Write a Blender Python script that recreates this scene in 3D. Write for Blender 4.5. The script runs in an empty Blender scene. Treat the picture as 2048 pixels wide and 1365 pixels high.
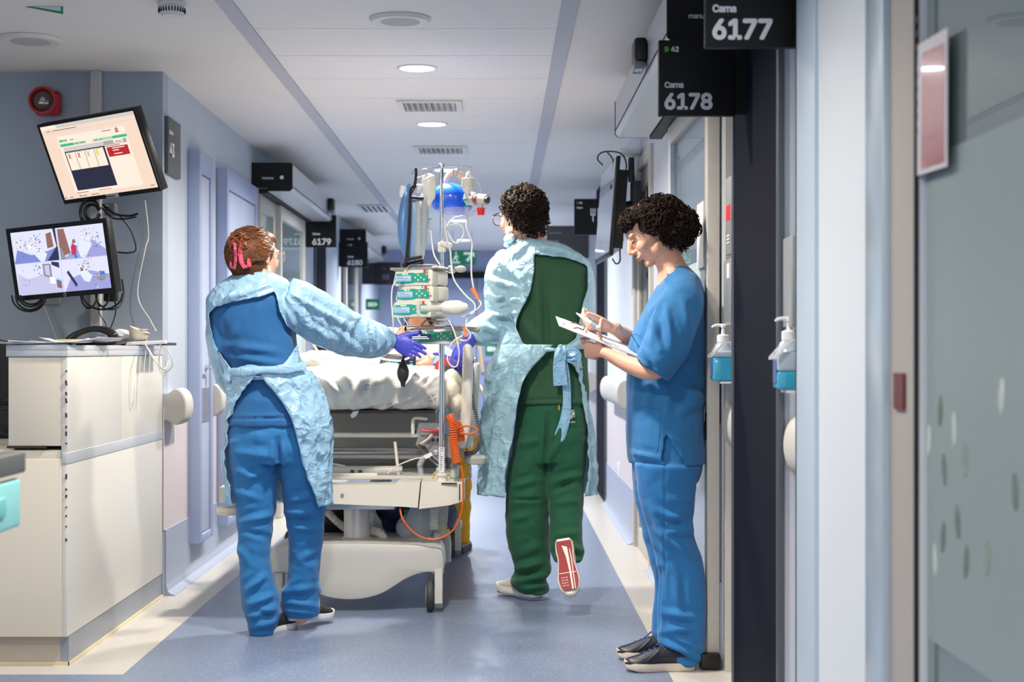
import bpy, bmesh, math, random
import numpy as np
from mathutils import Vector, Matrix, noise

SC = bpy.context.scene
COL = SC.collection
F = 3000.0          # focal length in pixels of the 2048 px wide frame
CH = 1.12           # camera height

# ------------------------------------------------------------------ camera
cam_d = bpy.data.cameras.new('camera')
cam = bpy.data.objects.new('camera', cam_d)
COL.objects.link(cam)
cam.location = (0, 0, CH)
cam.rotation_euler = (math.pi/2, 0, 0)
cam_d.sensor_width = 36
cam_d.lens = 36*F/2048
cam_d.shift_x = 24/2048
cam_d.shift_y = 17.5/2048
cam_d.clip_start = 0.05
cam_d.dof.use_dof = True
cam_d.dof.focus_distance = 5.9
cam_d.dof.aperture_fstop = 3.6
SC.camera = cam

# ------------------------------------------------------------------ world, exposure
w = bpy.data.worlds.new('world'); SC.world = w; w.use_nodes = True
w.node_tree.nodes['Background'].inputs[0].default_value = (0.92, 0.96, 1.0, 1)
w.node_tree.nodes['Background'].inputs[1].default_value = 1.0
SC.view_settings.view_transform = 'Standard'
SC.view_settings.look = 'None'
SC.view_settings.gamma = 1
SC.view_settings.exposure = 0.0
SC.view_settings.use_curve_mapping = False

CEIL = 2.38
XL, XR = -1.527, 0.78

def area(name, loc, size, power, col, shape='DISK', spread=180, sy=None, rot=(0, 0, 0)):
    l = bpy.data.lights.new(name, 'AREA'); l.energy = power; l.color = col
    l.shape = shape; l.size = size; l.spread = math.radians(spread)
    if sy: l.size_y = sy
    o = bpy.data.objects.new(name, l); COL.objects.link(o); o.location = loc; o.rotation_euler = rot
    return o
WARM = (1.0, 0.90, 0.76); COOL = (1.0, 0.99, 0.96)
DOWN = [(-0.37, 6.70, 46, WARM), (-0.38, 8.36, 44, COOL), (-0.38, 10.5, 62, COOL), (-0.40, 14.6, 100, COOL), (-0.42, 17.2, 70, COOL),
        (-0.37, 5.02, 48, WARM), (-0.37, 3.35, 34, WARM), (-0.37, 1.2, 34, WARM)]
for (x, y, p, c) in DOWN:
    area('downlight_lamp', (x, y, CEIL-0.012), 0.13, p, c, spread=150)
# added fill lamps without fittings, behind the camera and over the nurse station
area('hall_fill_lamp', (-0.3, -1.2, CEIL-0.02), 1.1, 74, COOL, 'SQUARE')
area('station_fill_lamp', (-3.2, 4.2, CEIL-0.02), 0.9, 34, COOL, 'SQUARE')
area('ward_fill_lamp', (2.3, 4.5, CEIL-0.02), 0.9, 34, COOL, 'SQUARE')  # unseen lamps added in both ward rooms to light them behind the glass
area('ward_fill_lamp', (-2.9, 10.6, CEIL-0.02), 0.9, 34, COOL, 'SQUARE')

# ------------------------------------------------------------------ helpers
def lin(c):
    return c/12.92 if c <= 0.04045 else ((c+0.055)/1.055)**2.4
def rgb(*c):
    return tuple(lin(v/255.0) for v in c) + (1,)

def W(px, py, Y):
    return Vector(((px-1000)*Y/F, Y, CH-(py-700)*Y/F))

MATS = {}
def mat(name, col, rough=0.5, metal=0.0, emit=None, est=1.0, alpha=None, trans=0.0, ior=1.45, coat=0.0,
        sheen=0.0, sss=0.0, bump=None, mottle=None, spec=0.5, wrinkle=None, crumple=None):
    """bump=(scale,strength,dist,detail) ; mottle=(scale,amount[,col2]) ; wrinkle=(scale,strength,dist,stretch)"""
    if name in MATS: return MATS[name]
    m = bpy.data.materials.new(name); m.use_nodes = True
    nt = m.node_tree; b = nt.nodes['Principled BSDF']; L = nt.links
    b.inputs['Base Color'].default_value = col
    b.inputs['Roughness'].default_value = rough
    b.inputs['Metallic'].default_value = metal
    b.inputs['IOR'].default_value = ior
    b.inputs['Transmission Weight'].default_value = trans
    b.inputs['Coat Weight'].default_value = coat
    b.inputs['Sheen Weight'].default_value = sheen
    b.inputs['Specular IOR Level'].default_value = spec
    if sss:
        b.inputs['Subsurface Weight'].default_value = sss
        b.inputs['Subsurface Radius'].default_value = (0.01, 0.004, 0.002)
    if emit:
        b.inputs['Emission Color'].default_value = emit
        b.inputs['Emission Strength'].default_value = est
    tc = nt.nodes.new('ShaderNodeTexCoord')
    if mottle:
        n = nt.nodes.new('ShaderNodeTexNoise'); n.inputs['Scale'].default_value = mottle[0]; n.inputs['Detail'].default_value = 4
        L.new(tc.outputs['Object'], n.inputs['Vector'])
        mx = nt.nodes.new('ShaderNodeMix'); mx.data_type = 'RGBA'
        c2 = mottle[2] if len(mottle) > 2 else tuple(v*0.6 for v in col[:3])+(1,)
        mx.inputs[6].default_value = col; mx.inputs[7].default_value = c2
        mr = nt.nodes.new('ShaderNodeMapRange'); mr.inputs[1].default_value = 0.4; mr.inputs[2].default_value = 0.7
        mr.inputs[3].default_value = 0; mr.inputs[4].default_value = mottle[1]
        L.new(n.outputs[0], mr.inputs[0]); L.new(mr.outputs[0], mx.inputs[0]); L.new(mx.outputs[2], b.inputs['Base Color'])
    last = None
    if bump:
        n = nt.nodes.new('ShaderNodeTexNoise'); n.inputs['Scale'].default_value = bump[0]; n.inputs['Detail'].default_value = bump[3] if len(bump) > 3 else 3
        L.new(tc.outputs['Object'], n.inputs['Vector'])
        bp = nt.nodes.new('ShaderNodeBump'); bp.inputs['Strength'].default_value = bump[1]; bp.inputs['Distance'].default_value = bump[2]
        L.new(n.outputs[0], bp.inputs['Height']); L.new(bp.outputs[0], b.inputs['Normal']); last = bp
    if wrinkle:
        n = nt.nodes.new('ShaderNodeTexNoise'); n.inputs['Scale'].default_value = wrinkle[0]; n.inputs['Detail'].default_value = 3
        n.noise_type = 'RIDGED_MULTIFRACTAL'
        n.inputs['Distortion'].default_value = 0.6
        mp = nt.nodes.new('ShaderNodeMapping'); mp.inputs['Scale'].default_value = wrinkle[3]
        mp.inputs['Rotation'].default_value = (0.3, 0.4, 0.5)
        L.new(tc.outputs['Object'], mp.inputs[0]); L.new(mp.outputs[0], n.inputs['Vector'])
        bp = nt.nodes.new('ShaderNodeBump'); bp.inputs['Strength'].default_value = wrinkle[1]; bp.inputs['Distance'].default_value = wrinkle[2]
        L.new(n.outputs[0], bp.inputs['Height'])
        if last: L.new(last.outputs[0], bp.inputs['Normal'])
        L.new(bp.outputs[0], b.inputs['Normal']); last = bp
    if crumple:
        for (scl, st, ds) in crumple:       # thin crease lines of plastic film
            n2 = nt.nodes.new('ShaderNodeTexNoise'); n2.inputs['Scale'].default_value = scl; n2.inputs['Detail'].default_value = 1.5; n2.inputs['Distortion'].default_value = 0.7
            n2.noise_dimensions = '4D'; n2.inputs['W'].default_value = scl
            L.new(tc.outputs['Object'], n2.inputs['Vector'])
            m1 = nt.nodes.new('ShaderNodeMath'); m1.operation = 'SUBTRACT'; m1.inputs[1].default_value = 0.5; L.new(n2.outputs[0], m1.inputs[0])
            m2 = nt.nodes.new('ShaderNodeMath'); m2.operation = 'ABSOLUTE'; L.new(m1.outputs[0], m2.inputs[0])
            m3 = nt.nodes.new('ShaderNodeMapRange'); m3.interpolation_type = 'SMOOTHSTEP'; m3.inputs[1].default_value = 0.0; m3.inputs[2].default_value = 0.075; m3.inputs[3].default_value = 1.0; m3.inputs[4].default_value = 0.0
            L.new(m2.outputs[0], m3.inputs[0])
            bp = nt.nodes.new('ShaderNodeBump'); bp.inputs['Strength'].default_value = st; bp.inputs['Distance'].default_value = ds
            L.new(m3.outputs[0], bp.inputs['Height'])
            if last: L.new(last.outputs[0], bp.inputs['Normal'])
            L.new(bp.outputs[0], b.inputs['Normal']); last = bp
    if alpha is not None:
        out = nt.nodes['Material Output']
        tr = nt.nodes.new('ShaderNodeBsdfTransparent'); ms = nt.nodes.new('ShaderNodeMixShader')
        ms.inputs[0].default_value = alpha
        L.new(tr.outputs[0], ms.inputs[1]); L.new(b.outputs[0], ms.inputs[2]); L.new(ms.outputs[0], out.inputs[0])
    MATS[name] = m
    return m

def tag(o, label=None, cat=None, group=None, kind=None):
    if label: o['label'] = label
    if cat: o['category'] = cat
    if group: o['group'] = group
    if kind: o['kind'] = kind
    return o

def thing(name, label, cat, loc=(0, 0, 0), group=None):
    o = bpy.data.objects.new(name, None); COL.objects.link(o); o.location = loc
    o.empty_display_size = 0.05
    return tag(o, label, cat, group)

def origin_of(p):
    v = Vector((0, 0, 0))
    while p is not None:
        v = v + p.location; p = p.parent
    return v

def crom(P, k=4):
    """Catmull-Rom resample a list of tuples"""
    P = [np.array(p, float) for p in P]
    if len(P) < 3 or k < 2: return P
    out = []
    for i in range(len(P)-1):
        p0 = P[max(i-1, 0)]; p1 = P[i]; p2 = P[i+1]; p3 = P[min(i+2, len(P)-1)]
        for j in range(k):
            t = j/k
            out.append(0.5*((2*p1)+(-p0+p2)*t+(2*p0-5*p1+4*p2-p3)*t*t+(-p0+3*p1-3*p2+p3)*t**3))
    out.append(P[-1])
    return out

try:
    import os
    FONT = bpy.data.fonts.load(os.path.join(bpy.utils.system_resource('DATAFILES', path='fonts'), 'Inter.woff2'))
except Exception:
    FONT = None

class MB:
    def __init__(s):
        s.v = []; s.f = []; s.m = []; s.sm = []; s.M = None
    def _add(s, vs, fs, m=0, smooth=False):
        b = len(s.v)
        if s.M is not None: vs = [s.M @ Vector(q) for q in vs]
        s.v += [tuple(q) for q in vs]
        for f in fs:
            s.f.append([b+i for i in f]); s.m.append(m); s.sm.append(smooth)
        return s
    def box(s, c, size, m=0, rot=None, bev=0.0):
        hx, hy, hz = [q/2 for q in size]
        if bev > 0:
            bm = bmesh.new(); bmesh.ops.create_cube(bm, size=1)
            for q in bm.verts: q.co = Vector((q.co.x*size[0], q.co.y*size[1], q.co.z*size[2]))
            bmesh.ops.bevel(bm, geom=bm.edges[:], offset=min(bev, min(size)*0.49), segments=3, affect='EDGES', profile=0.5)
            bm.verts.index_update()
            vs = [q.co.copy() for q in bm.verts]; fs = [[q.index for q in f.verts] for f in bm.faces]; bm.free()
        else:
            vs = [Vector((x, y, z)) for x in (-hx, hx) for y in (-hy, hy) for z in (-hz, hz)]
            fs = [(0, 1, 3, 2), (4, 6, 7, 5), (0, 4, 5, 1), (2, 3, 7, 6), (0, 2, 6, 4), (1, 5, 7, 3)]
        if rot is not None: vs = [rot @ q for q in vs]
        c = Vector(c)
        return s._add([q+c for q in vs], fs, m, bev > 0)
    def bb(s, x0, x1, y0, y1, z0, z1, m=0, bev=0.0):
        return s.box(((x0+x1)/2, (y0+y1)/2, (z0+z1)/2), (abs(x1-x0), abs(y1-y0), abs(z1-z0)), m, None, bev)
    def tube(s, pts, rad, n=12, ref=None, k=1, round_caps=False, m=0, closed=False, cap=True, tdir=None):
        """rad: number, list of numbers or list of (ra, rb); ra lies along ref"""
        N = len(pts)
        if not isinstance(rad, (list, tuple)): rad = [rad]*N
        R = [(r, r) if not isinstance(r, (list, tuple)) else r for r in rad]
        rows = [tuple(p)+tuple(r) for p, r in zip(pts, R)]
        if closed: rows = rows
        rows = crom(rows, k) if k > 1 and not closed else [np.array(r, float) for r in rows]
        P = [Vector(r[:3]) for r in rows]; RR = [(max(r[3], 1e-4), max(r[4], 1e-4)) for r in rows]
        n_p = len(P)
        T = []
        for i in range(n_p):
            if closed: t = P[(i+1) % n_p]-P[i-1]
            else: t = P[min(i+1, n_p-1)]-P[max(i-1, 0)]
            T.append(Vector(tdir) if tdir is not None else (t.normalized() if t.length > 1e-9 else Vector((0, 0, 1))))
        if round_caps:
            nP = []; nR = []; nT = []
            r0 = min(RR[0]); r1 = min(RR[-1])
            for a in (0.05, 0.35, 0.7):
                q = math.sqrt(1-(1-a)**2)
                nP.append(P[0]-T[0]*r0*(1-a)); nR.append((RR[0][0]*q, RR[0][1]*q)); nT.append(T[0])
            nP += P; nR += RR; nT += T
            for a in (0.7, 0.35, 0.05):
                q = math.sqrt(1-(1-a)**2)
                nP.append(P[-1]+T[-1]*r1*(1-a)); nR.append((RR[-1][0]*q, RR[-1][1]*q)); nT.append(T[-1])
            P, RR, T = nP, nR, nT; n_p = len(P)
        if ref is not None:
            A = []
            for t in T:
                a = Vector(ref)-t*Vector(ref).dot(t)
                A.append(a.normalized() if a.length > 1e-6 else (A[-1] if A else t.orthogonal().normalized()))
        else:
            A = [T[0].orthogonal().normalized()]
            for i in range(1, n_p):
                a = A[-1]-T[i]*A[-1].dot(T[i])
                A.append(a.normalized() if a.length > 1e-6 else T[i].orthogonal().normalized())
        vs = []
        for i in range(n_p):
            B = T[i].cross(A[i])
            for j in range(n):
                th = 2*math.pi*j/n
                vs.append(P[i]+A[i]*math.cos(th)*RR[i][0]+B*math.sin(th)*RR[i][1])
        fs = []
        for i in range(n_p if closed else n_p-1):
            i2 = (i+1) % n_p
            for j in range(n):
                fs.append((i*n+j, i*n+(j+1) % n, i2*n+(j+1) % n, i2*n+j))
        if not closed and cap:
            fs.append(tuple(range(n-1, -1, -1))); fs.append(tuple((n_p-1)*n+j for j in range(n)))
        return s._add(vs, fs, m, True)
    def cyl(s, p0, p1, r, r1=None, n=24, m=0):
        return s.tube([p0, p1], [r, r if r1 is None else r1], n=n, m=m)
    def lathe(s, prof, o=(0, 0, 0), ax=(0, 0, 1), n=32, m=0):
        """prof: [(r, h)]"""
        ax = Vector(ax).normalized(); a = ax.orthogonal().normalized(); b = ax.cross(a); o = Vector(o)
        vs = []
        for (r, h) in prof:
            for j in range(n):
                th = 2*math.pi*j/n
                vs.append(o+ax*h+(a*math.cos(th)+b*math.sin(th))*max(r, 1e-5))
        fs = []
        for i in range(len(prof)-1):
            for j in range(n):
                fs.append((i*n+j, i*n+(j+1) % n, (i+1)*n+(j+1) % n, (i+1)*n+j))
        fs.append(tuple(range(n-1, -1, -1))); fs.append(tuple((len(prof)-1)*n+j for j in range(n)))
        return s._add(vs, fs, m, True)
    def ell(s, c, r, rot=None, nu=20, nv=12, m=0):
        vs = []; c = Vector(c)
        for i in range(nv+1):
            ph = math.pi*i/nv
            for j in range(nu):
                th = 2*math.pi*j/nu
                sp = max(math.sin(ph), 0.003)
                q = Vector((r[0]*sp*math.cos(th), r[1]*sp*math.sin(th), r[2]*math.cos(ph)))
                vs.append(c+(rot @ q if rot is not None else q))
        fs = []
        for i in range(nv):
            for j in range(nu):
                fs.append((i*nu+j, (i+1)*nu+j, (i+1)*nu+(j+1) % nu, i*nu+(j+1) % nu))
        fs.append(tuple(range(nu))); fs.append(tuple(nv*nu+j for j in range(nu-1, -1, -1)))
        return s._add(vs, fs, m, True)
    def prism(s, poly, ext, m=0, smooth=False):
        """poly: list of 3d points (planar), ext: extrusion vector"""
        e = Vector(ext); P = [Vector(p) for p in poly]; n = len(P)
        vs = P+[p+e for p in P]
        fs = [tuple(range(n-1, -1, -1)), tuple(range(n, 2*n))]+[(i, (i+1) % n, n+(i+1) % n, n+i) for i in range(n)]
        return s._add(vs, fs, m, smooth)
    def grid(s, fn, nu, nv, m=0):
        vs = [fn(i/nu, j/nv) for i in range(nu+1) for j in range(nv+1)]
        fs = [(i*(nv+1)+j, (i+1)*(nv+1)+j, (i+1)*(nv+1)+j+1, i*(nv+1)+j+1) for i in range(nu) for j in range(nv)]
        return s._add(vs, fs, m, True)
    def text(s, body, size, mtx, m=0, bold=0.0, align='LEFT', depth=0.0005, sx=1.0):
        c = bpy.data.curves.new('t', 'FONT'); c.body = body; c.size = size; c.extrude = depth; c.space_character = 0.93
        c.align_x = align; c.resolution_u = 4
        if FONT: c.font = FONT
        o = bpy.data.objects.new('t', c); COL.objects.link(o)
        bpy.context.view_layer.update()
        me = bpy.data.meshes.new_from_object(o.evaluated_get(bpy.context.evaluated_depsgraph_get()))
        vs = [mtx @ Vector((q.co.x*sx, q.co.y, q.co.z)) for q in me.vertices]
        fs = [tuple(f.vertices) for f in me.polygons]
        if bold:     # heavier weight: overlaid copies a hair apart
            v0, f0 = vs, fs; vs, fs = list(vs), list(fs); o_ = bold*size*1.15; R3 = mtx.to_3x3()
            for q in range(8):
                d_ = R3 @ Vector((math.cos(q*math.pi/4)*o_, math.sin(q*math.pi/4)*o_, 0.00012*(q+1))); n_ = len(vs)
                vs += [p+d_ for p in v0]; fs += [tuple(i+n_ for i in f) for f in f0]
        bpy.data.objects.remove(o); bpy.data.curves.remove(c); bpy.data.meshes.remove(me)
        return s._add(vs, fs, m, False)
    def build(s, name, mats, parent=None, label=None, local=False, autos=True):
        me = bpy.data.meshes.new(name)
        off = origin_of(parent) if (parent is not None and not local) else Vector((0, 0, 0))
        me.from_pydata([(x-off.x, y-off.y, z-off.z) for (x, y, z) in s.v], [], s.f)
        if not isinstance(mats, (list, tuple)): mats = [mats]
        for q in mats: me.materials.append(q)
        me.polygons.foreach_set('material_index', s.m)
        me.polygons.foreach_set('use_smooth', s.sm)
        me.update()
        bm = bmesh.new(); bm.from_mesh(me); bmesh.ops.recalc_face_normals(bm, faces=bm.faces)
        for e in bm.edges:
            if len(e.link_faces) == 2 and e.calc_face_angle(0) > 0.6: e.smooth = False
        bm.to_mesh(me); bm.free()
        o = bpy.data.objects.new(name, me); COL.objects.link(o)
        if parent is not None: o.parent = parent
        if label: o['label'] = label
        return o

XZ = lambda loc: Matrix.Translation(Vector(loc)) @ Matrix.Rotation(math.pi/2, 4, 'X')     # text facing -Y
def frame_matrix(c, U, V):
    """local x along U, local y along V(up), local z toward the viewer side"""
    u = Vector(U).normalized(); v = Vector(V); v = (v-u*v.dot(u)).normalized(); n = u.cross(v)
    M = Matrix(((u.x, v.x, n.x, 0), (u.y, v.y, n.y, 0), (u.z, v.z, n.z, 0), (0, 0, 0, 1)))
    return Matrix.Translation(Vector(c)) @ M

def struct(name, mb, m, parent=None):
    o = mb.build(name, m, parent)
    if parent is None: o['kind'] = 'structure'
    return o
def single(name, mb, m, label, cat, group=None, loc=None):
    """a thing that is one mesh, origin at its base centre"""
    xs = [q[0] for q in mb.v]; ys = [q[1] for q in mb.v]; zs = [q[2] for q in mb.v]
    b = Vector(((min(xs)+max(xs))/2, (min(ys)+max(ys))/2, min(zs)))
    mb.v = [(q[0]-b.x, q[1]-b.y, q[2]-b.z) for q in mb.v]
    o = mb.build(name, m); o.location = b
    return tag(o, label, cat, group)

def copy_tree(o, parent=None):
    c = o.copy(); COL.objects.link(c)
    if parent is not None: c.parent = parent
    for ch in [q for q in bpy.data.objects if q.parent == o]: copy_tree(ch, c)
    return c

def fnoise(x, y, z): return noise.noise(Vector((x, y, z)))

def blob(mb, name, m, parent, voxel=0.008, smooth=6, deform=None, cut=None, solid=0.0, label=None, sub=0):
    """voxel-merge all the closed pieces of mb into one continuous skin; optional deform(co, no)->offset along the normal; cut(center, normal)->bool removes faces"""
    tmp = bpy.data.meshes.new('tmp'); tmp.from_pydata(mb.v, [], mb.f)
    bm = bmesh.new(); bm.from_mesh(tmp); bmesh.ops.recalc_face_normals(bm, faces=bm.faces); bm.to_mesh(tmp); bm.free()
    o = bpy.data.objects.new('tmp', tmp); COL.objects.link(o)
    r = o.modifiers.new('r', 'REMESH'); r.mode = 'VOXEL'; r.voxel_size = voxel
    if smooth:
        q = o.modifiers.new('s', 'SMOOTH'); q.iterations = smooth; q.factor = 0.5
    bpy.context.view_layer.update()
    me = bpy.data.meshes.new_from_object(o.evaluated_get(bpy.context.evaluated_depsgraph_get()))
    bpy.data.objects.remove(o); bpy.data.meshes.remove(tmp)
    off = origin_of(parent) if parent is not None else Vector((0, 0, 0))
    if deform:
        co = np.empty(len(me.vertices)*3); me.vertices.foreach_get('co', co); co = co.reshape(-1, 3)
        no = np.empty(len(me.vertices)*3); me.vertex_normals.foreach_get('vector', no); no = no.reshape(-1, 3)
        d = deform(co, no)
        co = co+(no*d[:, None] if d.ndim == 1 else d)
        me.vertices.foreach_set('co', co.ravel()); me.update()
    if cut:
        bm = bmesh.new(); bm.from_mesh(me)
        bmesh.ops.delete(bm, geom=[f for f in bm.faces if cut(f.calc_center_median(), f.normal)], context='FACES')
        # ease the stair-stepped rim
        for _ in range(4):
            bnd = [v for v in bm.verts if v.is_boundary]
            new = {}
            for v in bnd:
                nb = [e.other_vert(v) for e in v.link_edges if e.is_boundary]
                if len(nb) == 2: new[v] = v.co*0.4+(nb[0].co+nb[1].co)*0.3
            for v, c in new.items(): v.co = c
        bm.to_mesh(me); bm.free()
    me.transform(Matrix.Translation(-off))
    me.name = name
    me.materials.clear(); me.materials.append(m)
    me.polygons.foreach_set('use_smooth', [True]*len(me.polygons)); me.polygons.foreach_set('material_index', [0]*len(me.polygons)); me.update()
    ob = bpy.data.objects.new(name, me); COL.objects.link(ob)
    if parent is not None: ob.parent = parent
    if solid:
        q = ob.modifiers.new('thickness', 'SOLIDIFY'); q.thickness = solid; q.offset = 1
    if label: ob['label'] = label
    return ob

def inpoly(x, y, P):
    c = False; j = len(P)-1
    for i in range(len(P)):
        if ((P[i][1] > y) != (P[j][1] > y)) and (x < (P[j][0]-P[i][0])*(y-P[i][1])/(P[j][1]-P[i][1])+P[i][0]): c = not c
        j = i
    return c

def cloth(amp=0.004, scale=9, stretch=(1, 1, 0.35), seed=0.0, folds=(), fine=0.0, fscale=40, fd=1.0, fw=1.0, crisp=0.0):
    """ridged noise drapes plus explicit folds: (p0, p1, width, depth)"""
    def fn(co, no):
        n = len(co); d = np.zeros(n)
        sx, sy, sz = stretch
        for i in range(n):
            x, y, z = co[i]
            a = noise.noise(Vector((x*scale*sx+seed, y*scale*sy, z*scale*sz)))
            b = noise.noise(Vector((x*scale*2.3*sx+a*1.5+seed, y*scale*2.3*sy, z*scale*2.3*sz+7)))
            d[i] = amp*((1-abs(a)*2.2)*0.9+b*0.8)
            if crisp:
                w1 = noise.noise(Vector((x*5+seed, y*5, z*5))); p_ = Vector((x*scale*1.7+w1*1.4, y*scale*1.7+seed, z*scale*1.7+w1))
                v1 = noise.voronoi(p_)[0]; v2 = noise.voronoi(p_*2.3)[0]
                d[i] += crisp*((v1[1]-v1[0])*1.0-0.35+0.45*((v2[1]-v2[0])-0.35))
            if fine:
                e = noise.noise(Vector((x*fscale+a, y*fscale, z*fscale*0.8)))
                d[i] += fine*(1-abs(e)*3)
        for (p0, p1, wd, dp) in folds:
            sc = (p0[1]/co[:, 1])[:, None]
            q2 = np.stack([co[:, 0]*sc[:, 0], CH+(co[:, 2]-CH)*sc[:, 0]], 1)
            a2 = np.array([p0[0], p0[2]]); b2 = np.array([p1[0], p1[2]]); L = b2-a2; LL = (L*L).sum()
            t = np.clip(((q2-a2)@L)/LL, 0, 1); q = q2-(a2+t[:, None]*L)
            r = np.sqrt((q*q).sum(1))/(wd*fw)
            d += fd*dp*(np.exp(-r*r)-0.45*np.exp(-(r-1.9)**2))*np.sin(np.pi*np.clip(t*0.86+0.07, 0, 1))*np.clip(-no[:, 1]*2.2, 0, 1)
        return d
    return fn
# ------------------------------------------------------------------ materials of the shell
def floor_mat(name, c1, c2, rough):
    m = mat(name, c1, rough=rough, mottle=(60, 0.5, c2))
    nt = m.node_tree; b = nt.nodes['Principled BSDF']
    src = b.inputs['Base Color'].links[0].from_socket
    v = nt.nodes.new('ShaderNodeTexVoronoi'); v.inputs['Scale'].default_value = 75
    tc = nt.nodes['Texture Coordinate']; nt.links.new(tc.outputs['Object'], v.inputs['Vector'])
    mr = nt.nodes.new('ShaderNodeMapRange'); mr.inputs[1].default_value = 0.13; mr.inputs[2].default_value = 0.20
    mr.inputs[3].default_value = 0.55; mr.inputs[4].default_value = 0
    nt.links.new(v.outputs['Distance'], mr.inputs[0])
    mx = nt.nodes.new('ShaderNodeMix'); mx.data_type = 'RGBA'; mx.inputs[7].default_value = rgb(225, 228, 232)
    nt.links.new(mr.outputs[0], mx.inputs[0]); nt.links.new(src, mx.inputs[6]); nt.links.new(mx.outputs[2], b.inputs['Base Color'])
    return m
M_fblue = floor_mat('blue vinyl', rgb(114, 128, 154), rgb(99, 114, 143), 0.30)
M_fcream = floor_mat('cream vinyl', rgb(196, 192, 186), rgb(176, 173, 170), 0.32)
M_ceil = mat('ceiling paint', rgb(222, 220, 219), 0.8, mottle=(3, 0.25, rgb(214, 214, 216)))
M_tile = mat('ceiling tile', rgb(224, 223, 224), 0.6, bump=(300, 0.15, 0.001))
M_gap = mat('tile joint', rgb(150, 152, 160), 0.8)
M_rail = mat('ceiling rail', rgb(176, 178, 190), 0.5)
M_wall = mat('wall paint', rgb(176, 188, 204), 0.55, bump=(180, 0.08, 0.001))
M_wallst = mat('station wall paint', rgb(160, 171, 188), 0.6, bump=(180, 0.08, 0.001))
M_wallr = mat('pale wall paint', rgb(204, 211, 222), 0.5, bump=(180, 0.08, 0.001))
M_low = mat('wainscot vinyl', rgb(212, 202, 206), 0.45)
M_skirt = mat('skirting vinyl', rgb(160, 170, 192), 0.4, mottle=(120, 0.5, rgb(180, 188, 205)))
M_navy = mat('navy laminate', rgb(13, 18, 32), 0.8, spec=0.12)
M_alu = mat('aluminium', rgb(190, 195, 200), 0.35, 0.85)
M_paleframe = mat('pale frame', rgb(205, 215, 224), 0.4)
M_beige = mat('beige frame', rgb(196, 192, 186), 0.45, mottle=(40, 0.3, rgb(180, 176, 172)))
M_lav = mat('lavender door paint', rgb(176, 187, 211), 0.45)
M_lavd = mat('lavender frame paint', rgb(152, 166, 200), 0.45)
M_black = mat('black sign', rgb(18, 19, 22), 0.5, spec=0.3)
M_blackp = mat('black plastic', rgb(18, 18, 20), 0.35)
M_white = mat('white lettering', rgb(215, 218, 225), 0.5)
M_green = mat('green lettering', rgb(90, 185, 60), 0.5)
M_hood = mat('operator cover', rgb(196, 198, 202), 0.35, 0.3)
M_rubber = mat('bumper rail plastic', rgb(196, 194, 190), 0.5)
M_glass = mat('clear glass', rgb(225, 240, 240), 0.02, trans=1.0, ior=1.45, alpha=0.75)
M_frost = mat('frosted film', rgb(190, 206, 210), 0.55, alpha=0.93)
M_room = mat('ward wall', rgb(190, 208, 216), 0.7)
M_dark = mat('dark gasket', rgb(24, 22, 24), 0.6)

# ------------------------------------------------------------------ floor
YB, YE = -4.0, 18.9
b = MB()
b.bb(-1.30, 0.585, YB, YE, -0.05, 0, 0)
b.bb(-5.0, -1.30, YB, 5.17, -0.05, 0, 0)
b.bb(-5.0, -1.30, 5.17, YE, -0.05, 0, 1)
b.bb(0.585, 4.0, YB, YE, -0.05, 0, 1)
struct('floor', b, [M_fblue, M_fcream])

# ------------------------------------------------------------------ ceiling
b = MB()
b.bb(-5.0, -0.98, YB, YE, CEIL, CEIL+0.05, 0)
b.bb(0.24, 4.0, YB, YE, CEIL, CEIL+0.05, 0)
b.bb(-0.98, 0.24, YB, YE, CEIL+0.012, CEIL+0.05, 2)
k = -18
while True:
    y0 = 5.88+k*0.5415; y1 = y0+0.5415
    if y0 > YE-0.3: break
    b.bb(-0.965, 0.225, y0+0.0025, y1-0.0025, CEIL, CEIL+0.011, 1)
    k += 1
struct('ceiling', b, [M_ceil, M_tile, M_gap])
for i, x in enumerate((-0.994, 0.254)):
    b = MB(); b.bb(x-0.03, x+0.03, YB, YE, CEIL-0.008, CEIL+0.004)
    struct('trim_%d' % (i+1), b, M_rail)

# ------------------------------------------------------------------ walls
b = MB(); b.bb(-5.0, XL, 6.79, 6.90, 0, CEIL)
struct('wall_back', b, M_wallst)
b = MB(); b.bb(-5.1, -5.0, YB, YE, 0, CEIL); struct('wall_far_left', b, M_wallst)
b = MB(); b.bb(4.0, 4.1, YB, YE, 0, CEIL); struct('wall_far_right', b, M_room)
# left wall with the gaps of the sliding doors
b = MB()
for (y0, y1, z0, z1) in ((6.90, 9.28, 0, CEIL), (9.28, 11.4, 2.24, CEIL), (11.4, 14.4, 0, CEIL), (14.4, 16.5, 2.24, CEIL), (16.5, YE, 0, CEIL)):
    b.bb(XL-0.11, XL, y0, y1, z0, z1)
struct('wall_left', b, M_wall)
b = MB()
for (y0, y1, z0, z1, xo) in ((YB, 1.2, 0, CEIL, 0), (1.2, 2.79, 2.24, CEIL, 0), (2.79, 3.855, 0, CEIL, 0), (3.855, 4.12, 0, CEIL, 0.095), (4.12, 4.92, 0, CEIL, 0), (4.92, 5.26, 0, CEIL, 0.095), (5.26, 7.65, 0, CEIL, 0), (7.65, 8.57, 2.12, CEIL, 0), (8.57, YE, 0, CEIL, 0)):
    b.bb(XR+xo, XR+0.11, y0, y1, z0, z1)
struct('wall_right', b, M_wallr)
b = MB(); b.bb(-5.0, 4.0, YE, YE+0.1, 0, CEIL); struct('wall_end', b, mat('end wall paint', rgb(150, 162, 192), 0.6))
b = MB()
b.bb(XL-0.005, XL+0.004, 6.79, 7.32, 0.30, 0.86); b.bb(XL-0.005, XL+0.004, 11.4, 14.4, 0.3, 0.86)
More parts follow.
